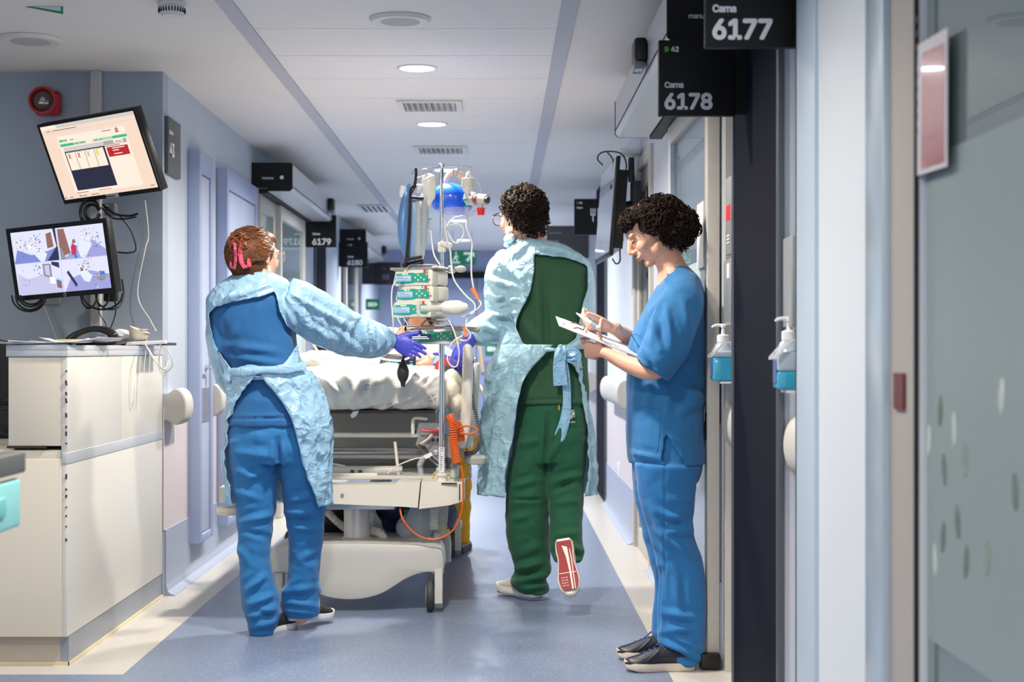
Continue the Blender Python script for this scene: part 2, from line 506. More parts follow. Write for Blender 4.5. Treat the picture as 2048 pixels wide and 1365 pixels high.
b.bb(XL-0.005, XL+0.004, 7.68, 8.06, 0.30, 0.86)
struct('trim_3', b, M_low)
b = MB()
for (y0, y1, xo) in ((3.86, 4.11, 0.095), (4.93, 5.25, 0.095), (5.3, 7.6, 0), (8.6, 10.9, 0), (11.9, YE, 0)):
    b.bb(XR+xo-0.004, XR+xo+0.005, y0, y1, 0.30, 0.86)
struct('trim_4', b, M_low)
# vinyl skirting with a coved foot
def skirt(name, x, sgn, spans):
    b = MB()
    for (y0, y1) in spans:
        P = [(x-sgn*0.004, y0, 0), (x+sgn*0.05, y0, 0.0), (x+sgn*0.05, y0, 0.003), (x+sgn*0.03, y0, 0.008), (x+sgn*0.016, y0, 0.022), (x+sgn*0.009, y0, 0.05), (x+sgn*0.008, y0, 0.30), (x-sgn*0.004, y0, 0.30)]
        b.prism(P, (0, y1-y0, 0))
    struct(name, b, M_skirt)
skirt('baseboard_left', XL, 1, ((6.82, 9.28), (11.4, 14.4), (16.5, YE)))
skirt('baseboard_right', XR, -1, ((5.28, 7.62), (8.6, 10.88), (11.9, YE)))

# ward rooms glimpsed through the glass: partitions so that the rooms are closed
b = MB(); b.bb(XL-0.11, -5.0, 9.0, 9.1, 0, CEIL); b.bb(-5.0, XL-0.11, 11.9, 12.0, 0, CEIL); b.bb(-5.0, XL-0.11, 13.9, 14, 0, CEIL)
b.bb(XR+0.11, 4.0, 7.0, 7.1, 0, CEIL); b.bb(XR+0.11, 4.0, 9.2, 9.3, 0, CEIL); b.bb(XR+0.11, 4.0, 3.4, 3.5, 0, CEIL)
struct('wall_wards', b, M_room)

# navy panels between the rooms
def navy(x, sgn, y0, y1, lab):
    b = MB(); b.bb(x, x+sgn*0.014, y0, y1, 0.0, CEIL, 0)
    t = thing('navy_wall_panel', lab, 'wall panel', (x, (y0+y1)/2, 0), None)
    b.build('panel', M_navy, t)
    for yy in (y0, y1):
        b = MB(); b.bb(x, x+sgn*0.020, yy-0.012, yy+0.012, 0, CEIL, 0, 0.003)
        b.build('edge_strip', mat('strip metal', rgb(98, 104, 112), 0.4, 0.5), t)
navy(XR, -1, 4.12, 4.92, 'tall dark navy wall panel between the two blue hand gel dispensers')
navy(XR, -1, 10.9, 11.85, 'far dark wall panel below the hanging black screen at the right wall')
navy(XL, 1, 12.3, 13.0, 'narrow navy wall panel below the sign reading 6179')

# ------------------------------------------------------------------ end doors and exit signs
b = MB(); b.bb(-1.25, 0.70, YE-0.06, YE, 2.02, 2.10); struct('trim_5', b, M_black)
M_blued = mat('blue double door paint', rgb(140, 154, 188), 0.5)
for i, (x0, x1) in enumerate(((-1.22, -0.30), (-0.29, 0.66))):
    b = MB(); b.bb(x0, x1, YE-0.05, YE-0.005, 0.01, 2.02, 0, 0.004)
    d = struct('door_%d' % (i+1), b, M_blued)
    b = MB(); b.bb(x0+0.05, x1-0.05, YE-0.056, YE-0.049, 0.80, 0.98); b.build('kick_plate', mat('bumper plate', rgb(120, 122, 140), 0.5), d)
    b = MB(); b.bb(x0+0.25, x0+0.45, YE-0.056, YE-0.049, 1.25, 1.75); b.build('door_window', mat('door pane', rgb(60, 76, 110), 0.1), d)

def exit_sign(c, wdt, hgt, lab, two=True):
    b = MB(); t = thing('exit_sign', lab, 'exit sign', (c[0], c[1]+0.01, c[2]-hgt/2))
    b.bb(c[0]-wdt/2, c[0]+wdt/2, c[1], c[1]+0.02, c[2]-hgt/2, c[2]+hgt/2, 0, 0.003)
    b.build('panel', mat('exit green', rgb(22, 110, 80), 0.4, emit=rgb(20, 110, 80), est=0.25), t)
    b = MB(); y = c[1]-0.001; X = lambda u: c[0]+(u-0.5)*wdt; Z = lambda v: c[2]+(v-0.5)*hgt
    def P(L): b.prism([(X(u), y, Z(v)) for u, v in L], (0, -0.002, 0))
    if two:
        P([(0.06, 0.1), (0.42, 0.1), (0.42, 0.2), (0.10, 0.2), (0.10, 0.9), (0.06, 0.9)])
        P([(0.24, 0.72), (0.30, 0.72), (0.30, 0.86), (0.24, 0.86)])
        P([(0.18, 0.42), (0.24, 0.66), (0.32, 0.66), (0.38, 0.5), (0.36, 0.47), (0.31, 0.56), (0.29, 0.46), (0.34, 0.36), (0.33, 0.22), (0.29, 0.22), (0.29, 0.34), (0.24, 0.42), (0.18, 0.26), (0.12, 0.26), (0.20, 0.42)])
        P([(0.55, 0.85), (0.95, 0.85), (0.95, 0.5), (0.87, 0.6), (0.72, 0.2), (0.62, 0.3), (0.80, 0.68), (0.55, 0.68)])
    else:
        P([(0.15, 0.3), (0.55, 0.3), (0.55, 0.7), (0.15, 0.7)])
        P([(0.6, 0.25), (0.85, 0.5), (0.6, 0.75)])
    b.build('pictogram', mat('exit white', rgb(205, 225, 215), 0.4, emit=rgb(200, 225, 215), est=0.25), t)
exit_sign((-0.40, 15.9, 2.10), 0.29, 0.155, 'green exit sign with a running figure above the blue double doors')
for x in (-0.50, -0.30):
    b = MB(); b.cyl((x, 15.91, 2.17), (x, 15.91, CEIL), 0.004); b.build('suspension_rod', M_alu, bpy.data.objects['exit_sign'])
exit_sign((-1.40, 16.52, 1.62), 0.16, 0.12, 'small green wall sign beyond the sign reading 6180', False)
exit_sign((-0.10, 18.82, 1.13), 0.17, 0.14, 'small low green sign on the blue end door beside the pumps', False)

# ------------------------------------------------------------------ lavender cupboards on the left wall
def cupboard(n, y0, y1, lab, leaves=1):
    t = thing('wall_cupboard', lab, 'cupboard', (XL, (y0+y1)/2, 0.17), 'lavender doors along the left wall')
    X0 = XL+0.001; z0, z1 = 0.17, 2.10
    b = MB(); f = 0.055
    b.bb(X0, X0+0.06, y0, y0+f, z0, z1, 0, 0.003); b.bb(X0, X0+0.06, y1-f, y1, z0, z1, 0, 0.003); b.bb(X0, X0+0.06, y0+f, y1-f, z1-0.11, z1, 0, 0.003); b.bb(X0, X0+0.06, y0+f, y1-f, z0, z0+0.04, 0, 0.003)
    b.build('frame', M_lavd, t)
    yy = np.linspace(y0+f+0.003, y1-f-0.003, leaves+1)
    for i in range(leaves):
        b = MB(); b.bb(X0, X0+0.050, yy[i]+0.002, yy[i+1]-0.002, z0+0.045, z1-0.116, 0, 0.002)
        d = b.build('door', M_lav, t)
        b = MB(); b.bb(X0+0.050, X0+0.053, yy[i]+0.01, yy[i+1]-0.01, 0.76, 0.93)
        b.build('kick_plate', mat('grey plate', rgb(118, 122, 142), 0.5), d, 'grey plate')
        b = MB(); yh = yy[i+1]-0.09
        b.lathe([(0.004, 0), (0.018, 0.001), (0.018, 0.006), (0.006, 0.008), (0.006, 0.035)], (X0+0.05, yh, 1.03), (1, 0, 0), 16)
        b.tube([(X0+0.085, yh+0.005, 1.03), (X0+0.085, yh-0.10, 1.032)], 0.007, 10)
        b.bb(X0+0.05, X0+0.055, yh-0.012, yh+0.012, 0.94, 0.985)
        b.build('handle', M_alu, d, 'steel lever handle')
cupboard(1, 7.33, 7.67, 'narrow lavender cupboard door nearest to the white desk corner')
cupboard(2, 8.07, 9.08, 'wide lavender double door further along the left wall, behind the nurse', 2)

# ------------------------------------------------------------------ bumper rails
M_cap = mat('bumper cap', rgb(186, 184, 180), 0.5)
def bumper(x, sgn, y0, y1, lab, lo=0.775, hi=0.945):
    t = thing('bumper_rail', lab, 'handrail', (x, (y0+y1)/2, lo), 'bumper rails along the corridor walls')
    zc = (lo+hi)/2; h = (hi-lo)/2; A = []
    for i in range(15):
        a = -math.pi/2+math.pi*i/14
        A.append((0.018+0.082*abs(math.cos(a))**0.55, zc+h*(0.72 if abs(math.sin(a)) > 0.999 else 1)*math.sin(a)))
    A = [(0.0, zc-h*0.72)]+A+[(0.0, zc+h*0.72)]
    b = MB(); b.prism([(x+sgn*(0.001+u), y0+0.012, v) for u, v in A], (0, y1-y0-0.024, 0), smooth=True)
    b.build('rail', M_rubber, t)
    for (ya, yb) in ((y0, y0+0.012), (y1-0.012, y1)):
        b = MB(); b.prism([(x+sgn*(0.001+u*0.97), ya, zc+(v-zc)*0.97) for u, v in A], (0, yb-ya, 0), smooth=True)
        b.build('end_cap', M_cap, t)
bumper(XL, 1, 6.80, 6.99, 'short grey bumper rail at the corner beside the white desk')
bumper(XL, 1, 7.69, 7.84, 'tiny stub of bumper rail between the two lavender doors')
bumper(XL, 1, 11.5, 12.2, 'far bumper rail on the left wall beyond the glass door')
bumper(XR+0.093, -1, 3.87, 4.10, 'bumper rail below the nearer hand gel dispenser')
bumper(XR+0.093, -1, 4.95, 5.24, 'bumper rail below the farther hand gel dispenser')
bumper(XR, -1, 8.70, 10.2, 'long bumper rail behind the man in green, left of the woman with the clipboard')
bumper(XR, -1, 12.0, 13.4, 'far bumper rail beyond the dark wall panel on the right wall')

# ------------------------------------------------------------------ door operators
def hood(x, sgn, y0, y1, lab, grp='automatic door operators'):
    t = thing('door_operator', lab, 'door operator', (x, (y0+y1)/2, 2.095), grp)
    b = MB(); z0, z1 = 2.095, 2.27
    P = [(0.001, z0+0.02), (0.10, z0+0.02), (0.10, z0), (0.235, z0), (0.25, z0+0.015), (0.25, z1-0.01), (0.24, z1), (0.001, z1)]
    b.prism([(x+sgn*u, y0+0.012, v) for u, v in P], (0, y1-y0-0.024, 0))
    b.build('cover', M_hood, t)
    for ye in (y0, y1-0.012):
        b = MB(); b.prism([(x+sgn*u*1.01, ye, v) for u, v in P], (0, 0.012, 0)); b.build('end_cap', M_black, t, 'black end cap')
    b = MB(); b.bb(x+sgn*0.04, x+sgn*0.095, y0+0.03, y1-0.03, z0-0.010, z0+0.019)
    b.build('track', M_dark, t, 'dark door track')
    b = MB()
    b.bb(x+sgn*0.2505, x+sgn*0.2525, y0+0.02, y1-0.02, z0+0.028, z0+0.032)
    b.build('groove', M_dark, t)
    xc = x+sgn*0.125
    b = MB(); b.text('manusa', 0.030, XZ((xc-0.060, y0-0.001, 2.168)), bold=0.012)
    b.lathe([(0.012, 0), (0.012, 0.001)], (xc+0.062, y0, 2.179), (0, -1, 0), 20)
    b.build('lettering', M_white, t)
    ys = y1-0.25 if sgn > 0 else y0+0.70
    b = MB(); b.box((x+sgn*0.275, ys, 2.20), (0.045, 0.13, 0.085), 0, None, 0.012)
    s = b.build('motion_sensor', M_blackp, t, 'black motion sensor')
    b = MB(); b.box((x+sgn*0.279, ys, 2.145), (0.040, 0.12, 0.03), 0, None, 0.01); b.build('sensor_lens', mat('smoked lens', rgb(120, 125, 135), 0.12), s)
hood(XR, -1, 4.74, 6.9, 'near white door operator box above the woman with the clipboard')
hood(XL, 1, 9.21, 11.40, 'left wall door operator box above the glass door, black end cap')
hood(XL, 1, 14.28, 16.5, 'far left door operator box behind the sign reading 6180')

# ------------------------------------------------------------------ hanging signs
def sign(cx, y, cz, wdt, hgt, lines, lab, name='room_sign', face=None, lm=None, dep=0.03):
    t = thing(name, lab, 'sign', (cx, y, cz-hgt/2), 'hanging room signs' if name == 'room_sign' else None)
    b = MB(); b.box((cx, y+dep/2, cz), (wdt, dep, hgt), 0, None, 0.003); b.build('board', face or M_black, t)
    sd = 1 if cx > 0 else -1
    b = MB(); b.bb(cx+sd*wdt/2, XR-0.001 if sd > 0 else XL+0.001, y+0.004, y+dep-0.004, cz-hgt/2+0.005, cz+hgt/2-0.005)
    b.build('bracket', face or M_black, t)
    for (s, size, ux, uz, g) in lines:
        b = MB(); b.text(s, size*hgt, XZ((cx-wdt/2+ux*wdt, y-0.0008, cz-hgt/2+uz*hgt)), bold=0.030)
        b.build('lettering', M_green if g else (lm or M_white), t)
    return t
NUM = lambda n: [('Cama', 0.142, 0.075, 0.37, 0), (n, 0.385, 0.062, 0.09, 0)]
ZS = 1.12+0.782
sign(0.652, 3.87, ZS+0.122, 0.245, 0.245, NUM('6177'), 'nearest black hanging sign reading Cama 6177')
sign(0.612, 4.66, 1.12+0.728+0.1175, 0.238, 0.235, [('B', 0.128, 0.075, 0.845, 1), ('42', 0.128, 0.158, 0.845, 0)]+NUM('6178'), 'black hanging sign reading B42 Cama 6178')
sign(-1.362, 11.43, ZS+0.1225, 0.225, 0.245, [('Cama', 0.135, 0.20, 0.38, 0), ('6179', 0.36, 0.18, 0.08, 0)], 'black hanging sign reading Cama 6179 on the left wall')
sign(-1.375, 14.20, ZS+0.12, 0.245, 0.24, [('B', 0.11, 0.22, 0.85, 1), ('40', 0.11, 0.30, 0.85, 0), ('Cama', 0.135, 0.22, 0.38, 0), ('6180', 0.36, 0.20, 0.09, 0)], 'black hanging sign reading Cama 6180 further down the left wall')
M_grey = mat('grey sign', rgb(92, 90, 92), 0.5)
tC = sign(0.640, 10.2, ZS+0.1225, 0.27, 0.245, [('B', 0.10, 0.06, 0.86, 1), ('50', 0.10, 0.125, 0.86, 0), ('Copa', 0.10, 0.06, 0.73, 0)], 'black hanging sign with fork and knife reading B50 Copa')
b = MB(); x0 = 0.615; z0 = ZS+0.095
for i in range(3): b.bb(x0+i*0.014, x0+i*0.014+0.007, 10.198, 10.1995, z0+0.045, z0+0.085)
b.bb(x0, x0+0.035, 10.198, 10.1995, z0+0.035, z0+0.047); b.bb(x0+0.013, x0+0.022, 10.198, 10.1995, z0-0.005, z0+0.036)
b.prism([(x0+0.048, 10.1995, z0-0.005), (x0+0.056, 10.1995, z0-0.005), (x0+0.056, 10.1995, z0+0.030), (x0+0.072, 10.1995, z0+0.034), (x0+0.075, 10.1995, z0+0.07), (x0+0.066, 10.1995, z0+0.085), (x0+0.048, 10.1995, z0+0.085)], (0, -0.0015, 0))
b.build('pictogram', M_white, tC)
sign(0.58, 13.2, ZS+0.165, 0.34, 0.29, [('B', 0.08, 0.06, 0.88, 1), ('Quarto médico', 0.085, 0.06, 0.76, 0), ('52', 0.36, 0.06, 0.36, 0)], 'grey hanging sign reading 52, behind the head of the man in green', face=M_grey, lm=mat('grey sign lettering', rgb(170, 170, 172), 0.5))
sign(-1.24, 16.6, 1.965, 0.28, 0.25, [('Sala', 0.09, 0.30, 0.70, 0), ('55', 0.36, 0.28, 0.25, 0)], 'far dark sign reading 55 left of the infusion pumps', face=mat('dim sign', rgb(48, 46, 54), 0.5), lm=mat('dim lettering', rgb(120, 120, 140), 0.5))
# flat sign 43 on the left wall
t = thing('wall_sign', 'grey wall sign reading 43 beside the tilted monitor', 'sign', (XL, 6.95, 1.93))
b = MB(); b.bb(XL+0.001, XL+0.018, 6.825, 7.09, 1.925, 2.185, 0, 0.002); b.build('board', mat('grey plate sign', rgb(88, 90, 92), 0.5), t)
MY = lambda y, z: Matrix.Translation(Vector((XL+0.0185, y, z))) @ Matrix(((0, 0, 1, 0), (1, 0, 0, 0), (0, 1, 0, 0), (0, 0, 0, 1)))
for (s, sz, y, z, g) in (('B', 0.022, 6.845, 2.145, 1), ('Vigilância', 0.028, 6.845, 2.110, 0), ('43', 0.115, 6.850, 2.010, 0)):
    b = MB(); b.text(s, sz, MY(y, z), bold=0.02); b.build('lettering', M_green if g else mat('bright lettering', rgb(230, 232, 235), 0.5), t)

# ------------------------------------------------------------------ ceiling fittings
M_lit = mat('lit lens', (1, 1, 1, 1), 0.5, emit=(1.0, 0.97, 0.90, 1), est=9)
M_litc = mat('lit lens cool', (1, 1, 1, 1), 0.5, emit=(0.88, 1.0, 0.98, 1), est=7)
M_trimw = mat('fitting white', rgb(214, 214, 214), 0.4)
names = ['nearest lit round ceiling downlight over the bed', 'second lit round ceiling downlight, between the two air vents', 'third round ceiling downlight, directly above the drip stand top',
         'fourth round ceiling downlight, seen behind the blue breathing bag tubing', 'farthest round ceiling downlight, near the exit sign']
for i, (x, y, p, c) in enumerate(DOWN):
    if i > 4: lab = ['round ceiling downlight above the counter end', 'round ceiling downlight near the glass door', 'round ceiling downlight closest to the hall'][i-5]
    else: lab = names[i]
    t = thing('downlight', lab, 'ceiling light', (x, y, CEIL), 'round downlights in the corridor ceiling')
    b = MB(); b.lathe([(0.078, 0.000), (0.092, 0.000), (0.092, -0.003), (0.086, -0.007), (0.078, -0.005)], (x, y, CEIL), (0, 0, 1), 40)
    b.f = b.f[:-2]; b.m = b.m[:-2]; b.sm = b.sm[:-2]
    b.build('trim_ring', M_trimw, t)
    b = MB(); b.lathe([(0.001, -0.0042), (0.060, -0.0045), (0.077, -0.003), (0.077, 0.0)], (x, y, CEIL), (0, 0, 1), 40)
    b.build('lens', M_lit if c is WARM else M_litc, t)
def speaker(x, y, r, lab):
    t = thing('ceiling_speaker', lab, 'ceiling speaker', (x, y, CEIL), 'round speakers in the ceiling')
    b = MB(); b.lathe([(r*0.82, -0.001), (r, -0.001), (r*1.0, -0.004), (r*0.92, -0.016), (r*0.82, -0.014)], (x, y, CEIL), (0, 0, 1), 48); b.build('rim', M_trimw, t)
    b = MB(); b.lathe([(0.001, -0.015), (r*0.6, -0.0145), (r*0.815, -0.012), (r*0.815, -0.001)], (x, y, CEIL), (0, 0, 1), 48)
    b.build('grille', mat('speaker grille', rgb(178, 178, 178), 0.6, bump=(600, 0.5, 0.001)), t)
speaker(-0.379, 5.70, 0.118, 'round ceiling speaker in front of the nearest lit downlight')
speaker(-1.90, 6.07, 0.125, 'round ceiling speaker above the tilted monitor')
for (y, lab) in ((7.72, 'square air vent in the ceiling between the two nearest downlights'), (9.42, 'square air vent beyond the second downlight')):
    x = -0.36 if y < 8 else -0.372
    t = thing('air_vent', lab, 'vent', (x, y, CEIL), 'square air vents in the ceiling'); h = 0.165
    b = MB()
    for (a, c, d, e) in ((-h, h, -h, -h+0.03), (-h, h, h-0.03, h), (-h, -h+0.03, -h+0.03, h-0.03), (h-0.03, h, -h+0.03, h-0.03)):
        b.bb(x+a, x+c, y+d, y+e, CEIL-0.012, CEIL-0.001)
    b.build('frame', M_trimw, t)
    b = MB(); b.bb(x-h+0.03, x+h-0.03, y-h+0.03, y+h-0.03, CEIL-0.002, CEIL-0.001); b.build('backing', mat('vent dark', rgb(140, 142, 150), 0.8), t)
    b = MB()
    for i in range(9):
        u = -h+0.045+i*(2*h-0.09)/8
        b.box((x+u, y, CEIL-0.008), (0.003, 0.26, 0.014), 0, Matrix.Rotation(0.7*(-1 if i < 4.5 else 1), 3, 'Y'))
    b.build('louvre', M_trimw, t)
t = thing('air_vent', 'wide slotted air grille in the far ceiling above the sign reading 6180', 'vent', (-0.95, 14.0, CEIL))
b = MB(); b.bb(-1.24, -0.98, 13.0, 13.6, CEIL-0.012, CEIL-0.001, 0, 0.003); b.build('frame', M_trimw, t)
b = MB()
for i in range(5): b.bb(-1.21+i*0.045, -1.19+i*0.045, 13.04, 13.56, CEIL-0.014, CEIL-0.0115)
b.build('slot', M_dark, t)
t = thing('smoke_detector', 'white slotted smoke detector hanging from the ceiling near the alarm', 'smoke detector', (-1.19, 5.44, CEIL-0.05))
b = MB(); b.lathe([(0.052, 0), (0.052, -0.012), (0.046, -0.016), (0.050, -0.018), (0.044, -0.040), (0.034, -0.050), (0.010, -0.053)], (-1.19, 5.44, CEIL-0.001), (0, 0, 1), 40); b.build('body', M_trimw, t)
b = MB()
for i in range(28):
    a = 2*math.pi*i/28; b.box((-1.19+0.0465*math.cos(a), 5.44+0.0465*math.sin(a), CEIL-0.030), (0.006, 0.004, 0.016), 0, Matrix.Rotation(a, 3, 'Z'))
b.build('slot', M_dark, t)
# green edged direction sign whose corner dips into view at the top
t = thing('direction_sign', 'corner of a white direction sign with green border under the ceiling', 'sign', (-1.68, 5.50, 2.35))
b = MB(); b.prism([(-1.742, 5.50, CEIL-0.001), (-1.603, 5.50, CEIL-0.001), (-1.603, 5.50, 2.382-0.03)], (0, 0.006, 0)); b.build('panel', mat('exit green', rgb(22, 110, 80), 0.4), t)
b = MB(); b.prism([(-1.715, 5.499, CEIL-0.001), (-1.610, 5.499, CEIL-0.001), (-1.610, 5.499, 2.362)], (0, -0.001, 0)); b.build('face', M_white, t)

# ------------------------------------------------------------------ left sliding glass door (under the far left operator)
def glass_leaf(name, x, y0, y1, z1, lab, fr=0.06, th=0.04, gm=None, grp=None, frm=None, film=True):
    t = thing(name, lab, 'door', (x, (y0+y1)/2, 0), grp)
    frm = frm or M_beige
    for ya in (y0, y1-fr):
        b = MB(); b.bb(x-th/2, x+th/2, ya, ya+fr, 0.001, z1, 0, 0.003); b.build('stile', frm, t)
    for za, zb in ((z1-0.09, z1), (0.001, 0.12)):
        b = MB(); b.bb(x-th/2, x+th/2, y0+fr, y1-fr, za, zb, 0, 0.003); b.build('crossrail', frm, t)
    b = MB(); b.bb(x-0.004, x+0.004, y0+fr, y1-fr, 0.12, z1-0.09); p = b.build('glass_pane', gm or M_glass, t)
    if film:
        b = MB(); xs = x-0.0052 if x > 0 else x+0.0052
        b.bb(min(xs, xs+0.0005), max(xs, xs+0.0005), y0+fr+0.001, y1-fr-0.001, 0.585, 1.47); b.build('frosted_film', M_frost, p)
    return t
glass_leaf('sliding_glass_door', XL+0.02, 9.32, 9.92, 2.08, 'narrow glass panel at the near side of the left sliding door')
glass_leaf('sliding_glass_door', XL+0.055, 9.95, 11.2, 2.08, 'large left sliding glass door behind the nurse with the hair claw')
glass_leaf('sliding_glass_door', XL+0.03, 14.45, 15.6, 2.08, 'far left sliding glass door below the sign reading 6180')
# right wall glass door behind the clipboard woman
t = glass_leaf('glass_door', XR+0.02, 7.70, 8.53, 2.10, 'glass door in the right wall between the hanging screen and the curly haired woman', fr=0.09, film=False)
b = MB(); b.bb(XR-0.02, XR+0.05, 7.62, 7.69, 0, 2.17, 0, 0.003); b.bb(XR-0.02, XR+0.05, 8.54, 8.61, 0, 2.17, 0, 0.003); b.bb(XR-0.02, XR+0.05, 7.69, 8.54, 2.105, 2.17, 0, 0.003)
struct('trim_6', b, M_beige)
# open sliding leaf the woman leans against
t = thing('open_sliding_door', 'open glass sliding door leaf that the woman with the clipboard leans on', 'door', (0.752, 5.9, 0))
x0, x1 = 0.7275, 0.772
b = MB(); b.bb(x0, x1, 5.27, 5.335, 0.001, 2.08, 0, 0.004); b.build('stile', M_beige, t)
b = MB(); b.bb(x0, x1, 6.42, 6.50, 0.001, 2.08, 0, 0.004); b.build('stile', M_paleframe, t)
for za, zb in ((2.0, 2.08), (0.001, 0.10)):
    b = MB(); b.bb(x0, x1, 5.335, 6.42, za, zb, 0, 0.003); b.build('crossrail', M_beige, t)
b = MB(); b.bb(0.746, 0.754, 5.335, 6.42, 0.10, 2.0); p = b.build('glass_pane', M_glass, t)
b = MB(); b.bb(0.7445, 0.7455, 5.34, 6.41, 0.60, 1.452); b.build('frosted_film', M_frost, p, 'pale frosted band')
b = MB(); b.bb(x0-0.002, x0, 5.285, 5.32, 0.80, 0.90); b.build('handle', M_black, t)
b = MB(); b.box((0.735, 5.255, 0.03), (0.07, 0.05, 0.055), 0, None, 0.006); b.build('floor_guide', M_blackp, t, 'black floor guide')
b = MB(); b.bb(0.735, 0.741, 5.42, 5.60, 1.42, 1.66, 0); b.build('notice', mat('paper white', rgb(228, 228, 232), 0.6), t, 'white taped notices')
# jamb behind the leaf
b = MB(); b.bb(0.782, 0.86, 5.20, 5.262, 0, 2.09); struct('trim_7', b, M_beige)

# ------------------------------------------------------------------ near right frames and frosted glass door
b = MB(); b.bb(XR-0.0, XR+0.10, 2.79, 3.85, 0, CEIL)
b = MB(); x = XR-0.02
b.bb(x, XR+0.02, 3.815, 3.86, 0, CEIL, 3); b.bb(x-0.006, x+0.02, 3.60, 3.815, 0, CEIL, 0, 0.002)
b.bb(x+0.004, x+0.02, 3.125, 3.60, 0, CEIL, 1); b.bb(x-0.002, x+0.03, 2.975, 3.115, 0, CEIL, 2, 0.003)
b.bb(x+0.012, x+0.03, 3.115, 3.125, 0, CEIL, 3)
b.bb(x+0.014, x+0.05, 2.805, 2.975, 0, CEIL, 4); b.bb(x+0.012, x+0.05, 2.792, 2.800, 0, CEIL, 3); b.bb(x+0.014, x+0.05, 2.800, 2.806, 0, CEIL, 4)
struct('trim_8', b, [mat('blue grey frame', rgb(178, 196, 214), 0.4), mat('white panel', rgb(206, 214, 224), 0.45), mat('satin frame', rgb(184, 200, 214), 0.25, 0.4), M_dark, mat('taupe frame', rgb(158, 154, 152), 0.5)])
t = thing('frosted_glass_door', 'large frosted glass door in the near right wall with a red notice', 'door', (XR, 2.0, 0))
b = MB(); b.bb(XR, XR+0.04, 1.2, 1.28, 0.012, 2.24, 0, 0.004); b.bb(XR, XR+0.04, 1.28, 2.78, 0.012, 0.10, 0, 0.004); b.bb(XR, XR+0.04, 1.28, 2.78, 2.14, 2.24, 0, 0.004)
b.build('frame', M_alu, t)
b = MB(); b.bb(XR+0.014, XR+0.022, 1.28, 2.785, 0.10, 2.14)
gp = b.build('glass_pane', mat('tinted glass', rgb(150, 168, 172), 0.02, trans=0.6, ior=1.5, spec=0.8), t)
b = MB(); b.bb(XR+0.0125, XR+0.0135, 1.285, 2.78, 0.585, 1.475)
b.build('frosted_film', mat('frosted film dark', rgb(128, 143, 148), 0.38), gp, 'grey green frosted band')
b = MB(); rn = random.Random(4)
for (px, py, a) in ((1880, 822, 4), (1908, 858, -3), (1888, 940, -12), (1930, 920, -8), (2003, 792, 12), (1858, 880, 10), (2030, 985, -8), (1886, 1075, 14), (1915, 1045, -10), (1932, 1125, 10), (1870, 1120, -8), (1974, 1118, 5)):
    X = XR+0.012; Y = X*F/(px-1000); z = CH-(py-700)*Y/F
    rot = Matrix.Rotation(math.radians(a), 3, 'X')
    b.ell((X, Y, z), (0.0006, 0.014, 0.030), rot, 16, 10, rn.choice((0, 1, 2)))
b.build('cutout', [mat('cutout dark', rgb(96, 108, 104), 0.2), mat('cutout pale', rgb(176, 186, 184), 0.2), mat('cutout mid', rgb(126, 138, 136), 0.2)], gp, 'small oval gaps in the frosting')
# red notice held off the glass
t2 = thing('door_notice', 'red and white laminated notice on the edge of the frosted glass door', 'notice', (XR-0.01, 2.72, 1.42))
X = XR-0.004
ya, yb = X*F/828, X*F/894
q = lambda px, py: (X, X*F/(px-1000), CH-(py-700)*(X*F/(px-1000))/F)
b = MB(); b.prism([q(1825, 355), q(1893, 333), q(1894, 55), q(1836, 90)], (0.002, 0, 0)); b.build('sheet', mat('notice white', rgb(200, 198, 206), 0.3), t2)
b = MB(); b.prism([(v[0]-0.0008, v[1], v[2]) for v in (q(1842, 340), q(1889, 324), q(1889, 85), q(1845, 106))], (0.0006, 0, 0)); b.build('printed_field', mat('notice red', rgb(176, 118, 118), 0.12, coat=0.8), t2, 'faded red field')
b = MB()
for i in range(9):
    z = 1.52+i*0.026; b.bb(X-0.001, X-0.0002, 2.785, 2.802, z, z+0.013)
b.build('lettering', mat('notice ink', rgb(110, 110, 130), 0.5), t2)
b = MB(); b.bb(XR-0.012, XR-0.006, 2.86, 2.93, 1.005, 1.075); single('door_latch', b, mat('dark red plastic', rgb(96, 40, 44), 0.4), 'dark red latch in the frame beside the frosted glass door', 'latch')

